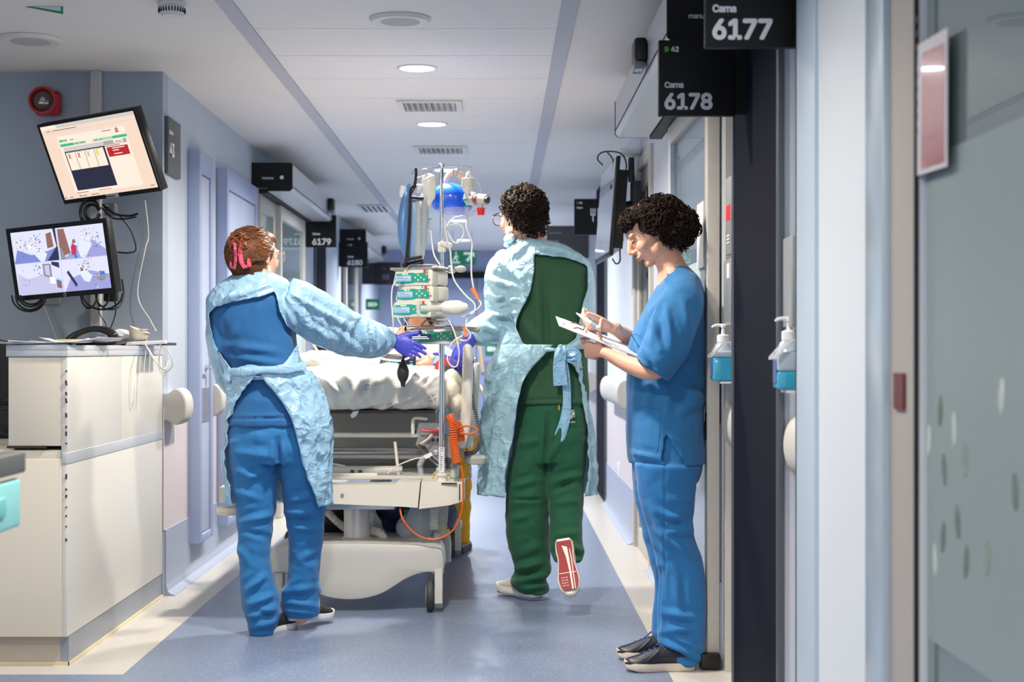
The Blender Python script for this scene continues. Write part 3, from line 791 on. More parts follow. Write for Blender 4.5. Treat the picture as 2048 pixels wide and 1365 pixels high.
# ------------------------------------------------------------------ hand gel dispensers
M_gel = mat('blue gel', rgb(70, 185, 225), 0.15, trans=0.25, coat=0.5)
M_bot = mat('bottle plastic', rgb(205, 220, 235), 0.2, trans=0.3, coat=0.4)
M_wp = mat('white plastic', rgb(228, 230, 232), 0.35)
def gel(cx, y, z, fill, lab):
    """x: wall plane; dispenser projects toward -x; z: bottle foot"""
    t = thing('gel_dispenser', lab, 'hand sanitiser', (cx, y, z), 'wall mounted hand gel dispensers')
    x = XR+0.094; w2, d2, h = 0.038, 0.040, 0.105
    lv = h*fill
    b = MB(); b.bb(cx-w2, cx+w2, y-d2, y+d2, z+0.004, z+lv, 0, 0.008)
    b.build('gel', M_gel, t, 'blue gel in the bottle')
    b = MB(); b.bb(cx-w2, cx+w2, y-d2, y+d2, z+lv, z+h, 0, 0.006)
    b.tube([(cx, y, z+h-0.004), (cx, y, z+h+0.022), (cx, y, z+h+0.03)], [0.036, 0.026, 0.018], 20)
    bt = b.build('bottle', M_bot, t)
    b = MB(); b.lathe([(0.019, 0), (0.021, 0.002), (0.021, 0.024), (0.016, 0.027), (0.008, 0.029), (0.006, 0.05), (0.010, 0.052), (0.010, 0.060), (0.004, 0.062)], (cx, y, z+h+0.028), (0, 0, 1), 24)
    b.tube([(cx+0.008, y, z+h+0.086), (cx-0.025, y, z+h+0.087), (cx-0.038, y, z+h+0.080)], [0.006, 0.005, 0.0035], 10, k=3)
    b.build('pump', M_wp, t, 'white pump head')
    b = MB()
    zt = z+h
    b.prism([(cx+w2+0.003, y-d2-0.006, z-0.004), (cx+w2+0.003, y-d2-0.006, zt+0.03), (x-0.001, y-d2-0.006, zt+0.03), (x-0.001, y-d2-0.006, z-0.004)], (0, 2*d2+0.012, 0))
    b.prism([(cx-w2-0.010, y-d2-0.006, zt-0.022), (cx-w2-0.008, y-d2-0.006, zt-0.014), (cx-0.004, y-d2-0.006, zt+0.032), (cx+w2, y-d2-0.006, zt+0.032), (cx+w2, y-d2-0.006, zt+0.026), (cx-0.002, y-d2-0.006, zt+0.026), (cx-w2, y-d2-0.006, zt-0.016)], (0, 0.003, 0))
    b.prism([(cx-w2-0.010, y+d2+0.003, zt-0.022), (cx-w2-0.008, y+d2+0.003, zt-0.014), (cx-0.004, y+d2+0.003, zt+0.032), (cx+w2, y+d2+0.003, zt+0.032), (cx+w2, y+d2+0.003, zt-0.0), (cx-w2, y+d2+0.003, zt-0.022)], (0, 0.003, 0))
    b.bb(cx-w2*0.4, x-0.001, y-d2, y+d2, z-0.005, z+0.002)
    b.build('bracket', M_wp, t)
    b = MB(); b.bb(cx-w2-0.0015, cx-w2-0.0003, y-0.025, y+0.025, z+0.02, z+0.085)
    b.build('bottle_label', mat('gel label', rgb(70, 96, 150), 0.4), bt)
gel(0.770, 3.99, 1.12-0.109, 0.50, 'nearer blue hand gel dispenser, half empty, beside the pale door frame')
gel(0.757, 5.09, 1.12-0.109, 0.80, 'farther blue hand gel dispenser, nearly full, beside the woman in blue')

# keypads / wall plates
def plate(y0, y1, z0, z1, lab, red=False):
    t = thing('wall_control_panel', lab, 'control panel', (XR, (y0+y1)/2, z0))
    b = MB(); b.bb(XR-0.014, XR+0.079, y0, y1, z0, z1, 0, 0.003); b.build('plate', mat('steel plate', rgb(170, 174, 178), 0.4, 0.5), t)
    if red:
        b = MB(); b.bb(XR-0.016, XR-0.0135, y0+0.02, y1-0.03, 1.555, 1.605); b.build('display', mat('red led', rgb(220, 30, 40), 0.4, emit=rgb(230, 30, 45), est=1.0), t, 'red lit display')
        b = MB()
        for i in range(3): b.bb(XR-0.016, XR-0.0135, y0+0.03, y1-0.04, 1.50-i*0.012, 1.506-i*0.012)
        b.bb(XR-0.016, XR-0.0135, y0+0.03, y1-0.04, 1.36, 1.41)
        b.build('buttons', M_white, t)
plate(4.97, 5.10, 1.44, 1.70, 'steel panel with a red display beside the navy wall panel', True)
plate(4.99, 5.14, 1.20, 1.425, 'plain steel plate below the panel with the red display')
plate(3.94, 4.06, 1.18, 1.42, 'steel plate above the nearer hand gel dispenser')
b = MB(); b.bb(XR-0.012, XR-0.001, 9.72, 9.80, 0.29, 0.39, 0, 0.003); single('wall_socket', b, M_wp, 'small white wall socket low on the right wall', 'socket')
# ------------------------------------------------------------------ white desk counter
M_lam = mat('cream laminate', rgb(222, 214, 198), 0.4, bump=(400, 0.04, 0.0005))
M_lam2 = mat('cream laminate light', rgb(214, 212, 206), 0.35)
M_edge = mat('chipped edge', rgb(58, 40, 34), 0.7)
M_kick = mat('kick board', rgb(150, 156, 168), 0.35, 0.3)
M_kickb = mat('kick board beige', rgb(180, 170, 158), 0.5)
M_strip = mat('edge strip', rgb(200, 204, 210), 0.3, 0.2)
t = thing('reception_desk', 'cream white laminate desk with raised shelf at the left wall corner', 'desk', (-2.2, 6.0, 0))
Yf, Yr = 5.292, 6.785
b = MB(); b.bb(-3.6, -1.545, Yf, Yf+0.018, 0.106, 0.735, 0, 0.002); b.build('front_panel', M_lam, t)
b = MB(); b.bb(-1.545, XL, Yf, Yr, 0.106, 0.715, 0, 0.002); b.build('side_panel', M_lam2, t)
b = MB(); b.bb(-1.547, XL+0.002, Yf-0.002, Yr, 0.715, 0.757, 0, 0.003); b.build('edge_strip', M_strip, t)
b = MB(); b.bb(-3.6, -1.55, Yf+0.006, Yr, 0.735, 0.765, 0, 0.003); b.build('worktop', M_lam, t)
b = MB(); b.bb(-1.735, -1.5485, Yf+0.002, Yf+0.02, 0.78, 1.094, 0, 0.002); b.build('shelf_end_panel', M_lam, t)
for (ya, yb) in ((Yf+0.002, 6.05), (6.053, Yr)):
    b = MB(); b.bb(-1.548, XL, ya, yb, 0.757, 1.094, 0, 0.001); b.build('shelf_side_panel', M_lam2, t)
b = MB(); b.bb(-1.735, -1.72, Yf+0.02, Yr, 0.765, 1.094); b.build('shelf_inner_panel', M_lam, t)
b = MB(); b.bb(-1.742, XL+0.003, Yf-0.003, Yr, 1.096, 1.118, 0, 0.002); b.bb(-1.742, XL+0.003, Yf-0.003, Yr, 1.118, 1.137, 0, 0.002); b.build('shelf_top', M_strip, t)
b = MB(); b.bb(-3.6, -1.56, Yf+0.03, Yf+0.045, 0.012, 0.106); b.build('kick_board', M_kickb, t)
b = MB(); b.bb(-1.56, XL-0.003, Yf+0.03, Yr, 0.012, 0.106); b.build('kick_board', M_kick, t)
b = MB(); b.bb(-3.6, XL, Yf+0.024, Yf+0.030, 0.0, 0.012); b.bb(XL-0.004, XL+0.004, Yf+0.024, Yr, 0.0, 0.012); b.build('kick_seal', mat('seal cream', rgb(216, 204, 170), 0.4), t)
b = MB(); rn = random.Random(9)
for i in range(17):
    z = 0.45+i*0.037+rn.uniform(-.012, .012)
    if 0.71 < z < 0.78: continue
    b.box((XL-0.003, Yf-0.001, z), (0.0065, 0.004, rn.uniform(0.005, 0.02)), 0, Matrix.Rotation(rn.uniform(-.2, .2), 3, 'Y'), 0.002)
b.bb(-1.74, -1.60, Yf-0.001, Yf+0.006, 0.772, 0.780)
o = b.build('edge_chips', M_edge, t); o['kind'] = 'stuff'
# dark clutter seen left of the raised shelf
b = MB(); b.box((-2.03, 6.05, 0.99), (0.50, 0.06, 0.34), 0, Matrix.Rotation(0.2, 3, 'Y'), 0.01)
b.bb(-2.1, -1.95, 5.98, 6.12, 0.766, 0.90, 0, 0.005); single('desk_monitor', b, M_blackp, 'black back of a desk monitor behind the raised shelf', 'monitor')
for j in range(3):
    b = MB(); rn = random.Random(20+j); P = [(-1.80-rn.random()*0.16, 5.5+rn.random()*.1, 0.83+0.05*j+0.03*math.sin(i*1.3+j)*rn.random()) for i in range(7)]
    b.tube(P, 0.004, 8, k=5)
    single('desk_cable', b, M_blackp, ['lowest', 'middle', 'uppermost'][j]+' tangled black cable on the lower worktop', 'cable', 'tangled cables on the lower worktop')

# ------------------------------------------------------------------ papers and things on the raised shelf
M_paper = mat('paper', rgb(232, 232, 240), 0.7)
ZT = 1.138
rn = random.Random(3)
def sheet(cx, cy, z, wx, wy, rot, curl, lab, grp='loose papers on the raised shelf', m=None, th=0.0008):
    b = MB(); R = Matrix.Rotation(rot, 3, 'Z'); ca = [rn.uniform(-1, 1) for _ in range(4)]
    def fn(u, v):
        x = (u-0.5)*wx; y = (v-0.5)*wy
        h = curl*((max(0, u-0.6)*2.2)**2*(0.6+0.4*ca[0])+(max(0, 0.35-u)*2.2)**2*(0.5+0.5*ca[1])*(1 if v < 0.5 else 0.3)+(max(0, 0.3-v)*2)**2*0.3)
        q = R @ Vector((x, y, 0)); return Vector((cx+q.x, cy+q.y, z+h))
    b.grid(fn, 10, 8)
    o = single('paper_sheet', b, m or M_paper, lab, 'paper', grp)
    md = o.modifiers.new('thickness', 'SOLIDIFY'); md.thickness = th; md.offset = 1
    return o
ps = [(-1.70, 5.42, 0.21, 0.29, 0.2, 0.018, 'white paper at the left end of the shelf, corner curled up'), (-1.645, 5.40, 0.29, 0.21, -0.1, 0.004, 'flat white paper under the curled sheets at the shelf end'),
      (-1.66, 5.52, 0.29, 0.20, 0.35, 0.022, 'curled white paper in the middle of the shelf pile'), (-1.62, 5.60, 0.21, 0.29, 0.1, 0.010, 'white paper sticking out toward the phone'),
      (-1.60, 5.74, 0.25, 0.2, -0.25, 0.016, 'crumpled white paper just in front of the black phone'), (-1.62, 5.95, 0.2, 0.28, 0.12, 0.008, 'last white paper of the row, next to the grey folder')]
for i, (x, y, wx, wy, r, c, lab) in enumerate(ps): sheet(x, y, ZT+0.0022*(i+1), wx, wy, r, c*1.7+0.004, lab)
sheet(-1.72, 6.1, ZT+0.012, 0.13, 0.2, 0.1, 0.0, 'yellow notepad behind the white papers', None, mat('manila', rgb(222, 208, 160), 0.7), 0.012)
# phone
t = thing('desk_phone', 'black desk telephone with its handset on the raised shelf', 'telephone', (-1.68, 6.22, ZT))
b = MB(); b.box((-1.66, 6.25, ZT+0.014), (0.17, 0.18, 0.026), 0, Matrix.Rotation(-0.06, 3, 'Y'), 0.008); b.build('base', M_blackp, t)
b = MB(); b.tube([(-1.765, 6.16, ZT+0.022), (-1.74, 6.16, ZT+0.045), (-1.68, 6.165, ZT+0.068), (-1.62, 6.17, ZT+0.062), (-1.59, 6.172, ZT+0.040)], [(0.022, 0.020), (0.018, 0.014), (0.017, 0.012), (0.019, 0.015), (0.024, 0.020)], 16, ref=(0, 1, 0), k=5, round_caps=True); b.build('handset', M_blackp, t)
b = MB(); b.box((-1.585, 6.22, ZT+0.032), (0.05, 0.12, 0.003), 0, None); b.build('label_strip', mat('phone strip', rgb(150, 60, 50), 0.5), t, 'red and yellow label strip')
cr = MB(); cr.tube([(-1.73, 6.3, ZT+0.03), (-1.70, 6.5, ZT+0.06), (-1.69, 6.6, ZT+0.16), (-1.74, 6.7, ZT+0.25)], 0.003, 8, k=6); cr.build('cord', M_blackp, t)
# grey folder box, wipes pack, white cradle
b = MB(); b.box((-1.60, 6.38, ZT+0.018), (0.10, 0.05, 0.034), 0, Matrix.Rotation(0.25, 3, 'Y'), 0.003); single('card_box', b, mat('dark card', rgb(86, 88, 92), 0.5), 'small grey box between the phone and the white cradle', 'box')
b = MB(); b.ell((-1.63, 6.52, ZT+0.032), (0.062, 0.05, 0.030), Matrix.Rotation(0.35, 3, 'Y')); b.ell((-1.585, 6.50, ZT+0.022), (0.05, 0.04, 0.021))
def crump(co, no):
    return np.array([0.007*(1-3*abs(noise.noise(Vector(c)*22))) for c in co])
o = blob(b, 'tissue_pack', mat('tissue plastic', rgb(225, 226, 230), 0.35, sss=0.1), None, 0.005, 2, crump); tag(o, 'crumpled white tissue pack behind the white cradle', 'tissues')
t = thing('scanner_cradle', 'off-white bowl shaped scanner cradle at the wall end of the shelf', 'scanner', (-1.555, 6.45, ZT))
b = MB(); b.tube([(-1.555, 6.45, ZT+0.014), (-1.555, 6.45, ZT+0.026), (-1.552, 6.45, ZT+0.055), (-1.548, 6.45, ZT+0.068)], [(0.03, 0.02), (0.045, 0.034), (0.052, 0.042), (0.055, 0.046)], 24, ref=(0, 1, 0), k=3)
b.build('bowl', mat('ivory plastic', rgb(226, 216, 196), 0.4), t)
b = MB(); b.lathe([(0.001, 0), (0.034, 0.0), (0.034, 0.003), (0.001, 0.003)], (-1.548, 6.45, ZT+0.068), (0, 0, 1), 24); b.build('pad', mat('ivory pad', rgb(214, 200, 182), 0.5), t)
b = MB(); b.box((-1.52, 6.5, ZT+0.011), (0.19, 0.22, 0.012), 0, Matrix.Rotation(0.05, 3, 'Y'), 0.003); single('black_tray', b, M_blackp, 'flat black tablet lying at the shelf end, overhanging the corner', 'tablet')
b = MB(); b.box((-1.50, 6.36, ZT+0.011), (0.17, 0.045, 0.015), 0, Matrix.Rotation(-0.04, 3, 'Y'), 0.004); single('power_strip', b, M_wp, 'white power strip jutting past the shelf corner', 'power strip')

def cable(pts, r, m, lab, name='cable', k=5, grp=None, cat='cable'):
    b = MB(); b.tube([W(*p) for p in pts], r, 8, k=k, round_caps=True)
    return single(name, b, m, lab, cat, grp)
M_wc = mat('white cable', rgb(222, 218, 210), 0.4)
cable([(318, 688, 6.36), (338, 705, 6.35), (345, 730, 6.34), (330, 745, 6.34), (318, 725, 6.34), (322, 692, 6.36)], 0.003, M_wc, 'white cable looped below the power strip')
cable([(290, 688, 6.30), (300, 705, 6.22), (318, 732, 6.22), (330, 738, 6.25), (336, 722, 6.3)], 0.0035, M_wc, 'thick white cable crossing the corner of the desk')
cable([(300, 700, 6.25), (298, 760, 6.22), (291, 768, 6.22), (288, 745, 6.22), (292, 700, 6.25)], 0.0015, M_wc, 'thin white cable hanging in a long loop down the desk side')
cable([(329, 712, 6.3), (332, 745, 6.3), (326, 752, 6.3), (318, 735, 6.3), (320, 712, 6.3)], 0.0022, M_wc, 'white cable hanging beside the wall corner')
cable([(290, 402, 6.72), (297, 470, 6.74), (290, 500, 6.72), (275, 590, 6.72), (300, 640, 6.66), (312, 662, 6.5)], 0.0028, M_wc, 'long white cable running from the tilted monitor down to the desk')
cable([(78, 592, 6.74), (95, 632, 6.74), (113, 680, 6.72)], 0.0032, mat('grey cable', rgb(176, 172, 165), 0.5), 'straight grey cable below the camera monitor')
cable([(196, 600, 6.72), (199, 628, 6.72), (210, 645, 6.72), (214, 662, 6.6)], 0.0022, M_blackp, 'thin black cable going down to the telephone')

# ------------------------------------------------------------------ trunking, alarm, wall box
t = thing('cable_trunking', 'white vertical cable trunking on the station wall', 'trunking', (-1.822, 6.78, 1.5))
b = MB(); b.bb(-1.845, -1.800, 6.750, 6.789, 1.22, CEIL-0.001, 0, 0.003); b.build('channel', mat('trunk white', rgb(196, 196, 196), 0.5), t)
t = thing('alarm_beacon', 'round red fire alarm beacon above the tilted monitor', 'alarm', tuple(W(96, 207, 6.79)))
c = W(96, 207, 6.79)
M_red = mat('alarm red', rgb(176, 40, 44), 0.4)
b = MB(); b.box((c.x+0.008, 6.765, c.z-0.004), (0.118, 0.048, 0.112), 0, None, 0.02); b.build('base', M_red, t)
b = MB(); b.lathe([(0.060, 0), (0.064, 0.03), (0.062, 0.045), (0.052, 0.046), (0.048, 0.03), (0.048, 0.012), (0.001, 0.012)], (c.x, 6.745, c.z), (0, -1, 0), 40); b.build('bezel', M_red, t)
b = MB(); b.lathe([(0.046, 0.0), (0.045, 0.02), (0.034, 0.036), (0.015, 0.043), (0.001, 0.044)], (c.x, 6.732, c.z), (0, -1, 0), 32)
b.build('lens', mat('beacon lens', rgb(120, 120, 124), 0.1, alpha=0.35), t)
b = MB(); b.box((c.x, 6.726, c.z-0.006), (0.05, 0.01, 0.02), 0, None, 0.004); b.lathe([(0.004, 0), (0.012, 0.01), (0.012, 0.012)], (c.x, 6.722, c.z+0.004), (0, -1, 0), 20); b.build('reflector', mat('beacon chrome', rgb(220, 220, 225), 0.15, 0.9), t)
b = MB(); b.box(W(95, 592, 6.775), (0.125, 0.026, 0.075), 0, None, 0.008); single('wall_outlet_box', b, mat('outlet grey', rgb(176, 178, 180), 0.5), 'pale grey outlet box on the wall below the camera monitor', 'outlet box')

# ------------------------------------------------------------------ wall monitors (on wall arms, tilted toward the desk)
def emi(name, c, s=1.0): return mat('screen '+name, rgb(0, 0, 0), 0.3, emit=rgb(*c), est=s)
def monitor(px, py, Y, U, V, wdt, hgt, lab, content, bez=(0.012, 0.012, 0.018)):
    """U, V in px units (x, depth, up)"""
    c = W(px, py, Y)
    M = frame_matrix(c, U, V)
    t = thing('monitor', lab, 'monitor', tuple(c))
    b = MB(); b.M = M; l, tp, bt = bez
    b.box((0, 0, -0.022), (wdt, hgt, 0.040), 0, None, 0.004)
    b.build('casing', M_blackp, t)
    b = MB(); b.M = M
    z = 0.0005
    for (x0, x1, y0, y1) in ((-wdt/2, -wdt/2+l, -hgt/2, hgt/2), (wdt/2-l, wdt/2, -hgt/2, hgt/2), (-wdt/2+l, wdt/2-l, hgt/2-tp, hgt/2), (-wdt/2+l, wdt/2-l, -hgt/2, -hgt/2+bt)):
        b.bb(x0, x1, y0, y1, -0.002, 0.003)
    b.build('bezel', M_blackp, t)
    sw, sh = wdt-2*l, hgt-tp-bt
    b = MB(); b.M = M
    x0, y0 = -wdt/2+l, -hgt/2+bt
    ms = content(b, lambda u: x0+u*sw, lambda v: y0+v*sh)
    s = b.build('screen', ms, t)
    b = MB(); b.M = M; b.box((0, -0.02, -0.06), (0.12, 0.12, 0.04), 0, None, 0.005); b.build('mount_plate', M_blackp, t)
    b = MB(); p = M @ Vector((0, -0.02, -0.08)); b.tube([p, (p.x*0.4-1.82*0.6, (p.y+6.75)/2, p.z), (-1.822, 6.755, p.z)], 0.018, 12); b.build('wall_arm', M_blackp, t)
    return t, M
def quad(b, X, Y, u0, v0, u1, v1, m, lift):
    z = 0.0006+lift*0.0002
    b._add([(X(u0), Y(v0), z), (X(u1), Y(v0), z), (X(u1), Y(v1), z), (X(u0), Y(v1), z)], [(0, 1, 2, 3)], m)
def scr1(b, X, Y):
    ms = [emi('peach', (250, 222, 202)), emi('grey', (214, 208, 204)), emi('green', (70, 190, 130)), emi('light green', (170, 220, 176)), emi('navy', (44, 46, 66)),
          emi('red', (190, 40, 48)), emi('white', (255, 240, 222)), emi('yellow', (240, 225, 120)), emi('ink', (110, 100, 100)), emi('blue', (40, 150, 190)), emi('mid', (175, 172, 172)), emi('dark red', (160, 60, 60))]
    Q = lambda u0, v0, u1, v1, m, l=1: quad(b, X, Y, u0, v0, u1, v1, m, l)
    Q(0, 0, 1, 1, 0, 0); Q(0.17, 0.95, 1, 1, 1); Q(0, 0.895, 1, 0.90, 1, 2); Q(0.01, 0.955, 0.165, 0.995, 6, 2)
    Q(0.14, 0.055, 0.86, 0.84, 6, 1); Q(0.15, 0.70, 0.86, 0.735, 3, 2); Q(0.15, 0.70, 0.295, 0.735, 2, 3); Q(0.43, 0.70, 0.505, 0.735, 6, 3); Q(0.71, 0.70, 0.86, 0.735, 2, 3)
    Q(0.17, 0.63, 0.60, 0.685, 1, 2); Q(0.60, 0.63, 0.84, 0.685, 10, 2); Q(0.705, 0.64, 0.805, 0.685, 6, 3)
    Q(0.17, 0.10, 0.60, 0.63, 4, 3)
    for i in range(4):
        u = 0.18+i*0.101; Q(u, 0.375, u+0.097, 0.615, 6, 4)
        mm = (11, 11, 10, 7)[i]
        if i < 3:
            for s in (1, -1):
                cx, cy = u+0.03, 0.56
                b._add([(X(cx-0.014), Y(cy-s*0.028), 0.0018), (X(cx-0.008), Y(cy-s*0.034), 0.0018), (X(cx+0.014), Y(cy+s*0.028), 0.0018), (X(cx+0.008), Y(cy+s*0.034), 0.0018)], [(0, 1, 2, 3)], (5, 5, 10)[i])
        else: Q(u+0.012, 0.52, u+0.042, 0.60, 7, 5)
        Q(u+0.01, 0.607, u+0.075, 0.611, 8, 5)
    Q(0.615, 0.475, 0.835, 0.60, 5, 3)
    for (u0, v0, u1) in ((0.67, 0.575, 0.80), (0.67, 0.545, 0.735), (0.675, 0.50, 0.76)): Q(u0, v0, u1, v0+0.012, 6, 4)
    for (u0, v0, u1) in ((0.12, 0.92, 0.38), (0.05, 0.92, 0.10), (0.62, 0.81, 0.72), (0.27, 0.77, 0.31), (0.31, 0.712, 0.345), (0.37, 0.712, 0.41), (0.52, 0.712, 0.55), (0.575, 0.712, 0.60), (0.60, 0.612, 0.76), (0.72, 0.655, 0.79),
                         (0.15, 0.065, 0.28), (0.06, 0.02, 0.10), (0.19, 0.02, 0.25), (0.30, 0.02, 0.38), (0.93, 0.03, 0.97)): Q(u0, v0, u1, v0+0.009, 8, 4)
    Q(0.39, 0.065, 0.53, 0.072, 5, 4); Q(0.01, 0.015, 0.025, 0.038, 9, 4); Q(0.17, 0.015, 0.185, 0.038, 9, 4)
    for (u, v) in ((0.775, 0.79), (0.785, 0.81), (0.765, 0.81), (0.775, 0.825), (0.765, 0.78), (0.785, 0.78)): Q(u-0.006, v-0.010, u+0.006, v+0.010, 11, 4)
    b.text('B|BRAUN', 0.017, Matrix.Translation(Vector((X(0.155), Y(0.765), 0.0019))), 2, bold=0.03, depth=0.0001)
    return ms
U1 = (247, -160, 12); V1 = (-43, -56, 165)
t1, Mm1 = monitor(197, 315, 6.42, U1, V1, 0.60, 0.362, 'tilted wall monitor with a peach coloured page on the screen', scr1)
b = MB(); b.M = Mm1; b.box((0.01, -0.172, 0.0045), (0.075, 0.016, 0.002)); s_ = b.build('sticker', mat('sticker grey', rgb(190, 192, 196), 0.5), t1, 'grey do-not-switch-off sticker')
b = MB(); b.M = Mm1; b.text('NÃO DESLIGAR', 0.0105, Matrix.Translation(Vector((-0.023, -0.1755, 0.006))), bold=0.02, depth=0.0002); b.build('lettering', mat('ink', rgb(60, 60, 66), 0.5), s_)
rn2 = random.Random(12)
def scr2(b, X, Y):
    ms = [emi('s2 white', (232, 232, 255)), emi('s2 pale', (205, 205, 240)), emi('s2 floor', (130, 145, 215)), emi('s2 floor2', (165, 168, 225)), emi('s2 dark', (50, 55, 90)), emi('s2 blue', (70, 130, 220)), emi('s2 red', (200, 60, 90)),
          emi('s2 grey', (150, 150, 165)), emi('s2 bright', (255, 255, 255)), emi('s2 green', (40, 110, 90)), emi('s2 brown', (150, 110, 100)), emi('s2 bed', (235, 240, 255))]
    def P(pts, m, l=2):
        z = 0.0006+l*0.0002; b._add([(X(u), Y(v), z) for u, v in pts], [tuple(range(len(pts)))], m)
    P([(0, 0), (1, 0), (1, 1), (0, 1)], 0, 0)
    # upper left room
    P([(0, .5), (.49, .5), (.5, .72), (.38, .66), (.2, .62), (.05, .72)], 2); P([(.36, .5), (.49, .5), (.49, 1), (.46, 1), (.48, .72)], 4, 3); P([(.38, .7), (.45, .72), (.44, .95), (.38, .93)], 10, 3)
    P([(.16, .76), (.22, .78), (.37, .62), (.33, .5), (.30, .49)], 11, 3); P([(.16, .77), (.22, .79), (.24, .72), (.19, .70)], 8, 4)
    # upper right
    P([(.51, .5), (1, .5), (1, .6), (.86, .78), (.66, .68), (.58, .55)], 3); P([(.51, .98), (.58, .98), (.62, .6), (.54, .55), (.51, .7)], 10, 3); P([(.51, .5), (.57, .5), (.53, .68), (.51, .70)], 7, 4)
    P([(.72, .52), (.77, .50), (.86, .70), (.84, .82), (.76, .84), (.70, .66)], 11, 4); P([(.635, .56), (.68, .56), (.69, .7), (.65, .74), (.63, .68)], 6, 5); P([(.66, .50), (.69, .50), (.68, .57), (.65, .57)], 5, 6); P([(.65, .74), (.69, .74), (.685, .80), (.66, .80)], 10, 6)
    # lower left
    P([(0, 0), (.49, 0), (.49, .2), (.3, .3), (.12, .25), (.02, .35)], 1); P([(.3, .28), (.39, .22), (.39, .46), (.3, .47)], 7, 3); P([(.32, .30), (.37, .27), (.37, .44), (.32, .44)], 1, 4); P([(.40, .44), (.48, .38), (.48, .47), (.40, .49)], 4, 4)
    P([(.36, .15), (.42, .14), (.42, .24), (.36, .26)], 8, 4); P([(.43, .08), (.48, .06), (.48, .18), (.43, .18)], 10, 4); P([(.43, .14), (.46, .14), (.46, .2), (.43, .2)], 5, 5)
    # lower right
    P([(.51, 0), (1, 0), (1, .22), (.8, .30), (.58, .2)], 3); P([(.55, .30), (.57, .33), (.65, .10), (.63, .06)], 4, 3); P([(.68, .28), (.74, .33), (.82, .22), (.78, .12), (.73, .14)], 11, 4); P([(.70, .30), (.73, .30), (.73, .35), (.70, .36)], 10, 5)
    P([(.84, .18), (.90, .28), (.97, .2), (.92, .1)], 7, 4); P([(.90, .22), (.95, .22), (.95, .27), (.90, .27)], 5, 5)
    for i in range(230):
        q = rn2.random; cx, cy = rn2.choice(((.10, .80), (.25, .85), (.28, .75), (.80, .85), (.92, .80), (.93, .72), (.12, .2), (.27, .35), (.74, .4), (.80, .38), (.87, .2), (.10, .72)))
        u = cx+rn2.gauss(0, .034); v = cy+rn2.gauss(0, .065); s = rn2.uniform(.002, .007)
        if .02 < u < .97 and .03 < v < .95: P([(u-s, v-s*1.5), (u+s, v-s), (u+s*.8, v+s*1.6), (u-s, v+s)], rn2.choice((4, 7, 7, 9, 8, 1, 5, 10)), 7)
    P([(0, .495), (1, .495), (1, .505), (0, .505)], 1, 8); P([(.497, 0), (.503, 0), (.503, 1), (.497, 1)], 1, 8)
    return ms
t2_, Mm2 = monitor(121, 521, 6.45, (229, -98, 14), (-13, -17, 140), 0.535, 0.318, 'camera monitor showing four patient rooms, below the tilted monitor', scr2, (0.020, 0.020, 0.022))
b = MB(); b.M = Mm2; b.lathe([(0.001, 0), (0.0085, 0), (0.0085, 0.001), (0.001, 0.001)], (0, -0.148, 0.0032), (0, 0, 1), 24); lg = b.build('logo', mat('logo silver', rgb(170, 170, 175), 0.3, 0.6), t2_)
b = MB(); b.M = Mm2; b.text('hp', 0.014, Matrix.Translation(Vector((0, -0.151, 0.0046))), bold=0.01, align='CENTER', depth=0.0002); b.build('lettering', M_blackp, lg)
# black cables around the monitors
rn = random.Random(77)
ORD = ['outermost', 'second', 'third', 'innermost']
def loops(cx, cy, rx, ry, Y, n, lab, grp, arc=(math.pi, 2*math.pi), r=0.0042):
    for i in range(n):
        a0, a1 = arc; P = []
        fx, fy = rx*(1-0.12*i)+rn.uniform(-2, 2), ry*(1-0.16*i)+rn.uniform(-2, 2)
        for j in range(9):
            a = a0+(a1-a0)*j/8
            P.append((cx+fx*math.cos(a)+i*1.5, cy-fy*math.sin(a), Y+0.012*i))
        cable(P, r, M_blackp, (ORD[i]+' '+lab) if n > 1 else lab, 'monitor_cable', 3, grp)
loops(58, 592, 33, 32, 6.50, 4, 'black cable hanging in loops under the left end of the camera monitor', 'cables under the camera monitor, left bundle')
loops(178, 585, 18, 31, 6.52, 1, 'narrow black cable loop under the middle of the camera monitor', None)
loops(205, 588, 40, 30, 6.54, 1, 'wide black cable loop under the camera monitor', None)
loops(205, 588, 15, 24, 6.56, 1, 'small black cable loop near the socket', None)
cable([(244, 560, 6.6), (247, 590, 6.6), (238, 614, 6.58), (215, 619, 6.56), (196, 605, 6.55), (190, 580, 6.55)], 0.004, M_blackp, 'black cable curling out right of the camera monitor')
loops(180, 425, 22, 26, 6.55, 4, 'black cable coiled below the tilted monitor', 'coiled cables below the tilted monitor', (0.3, 2*math.pi-0.2))
cable([(206, 410, 6.55), (230, 428, 6.52), (258, 432, 6.52), (275, 428, 6.5)], 0.005, M_blackp, 'thick black cable end sticking out right below the tilted monitor')
cable([(204, 416, 6.56), (225, 436, 6.52), (250, 438, 6.5), (272, 434, 6.5)], 0.004, M_blackp, 'black cable below the thick cable end')
cable([(240, 433, 6.6), (262, 462, 6.62), (272, 498, 6.62), (258, 506, 6.6), (236, 505, 6.6)], 0.0035, M_blackp, 'black cable hanging in an arc between the two monitors')
b = MB(); b.box(W(222, 420, 6.6), (0.05, 0.05, 0.055), 0, None, 0.006); single('power_adapter', b, mat('adapter grey', rgb(120, 122, 126), 0.3, 0.3), 'grey power adapter below the tilted monitor', 'power adapter')
b = MB(); b.box(W(222, 590, 6.62), (0.055, 0.05, 0.06), 0, None, 0.006); single('power_adapter', b, M_blackp, 'black power adapter under the camera monitor', 'power adapter')

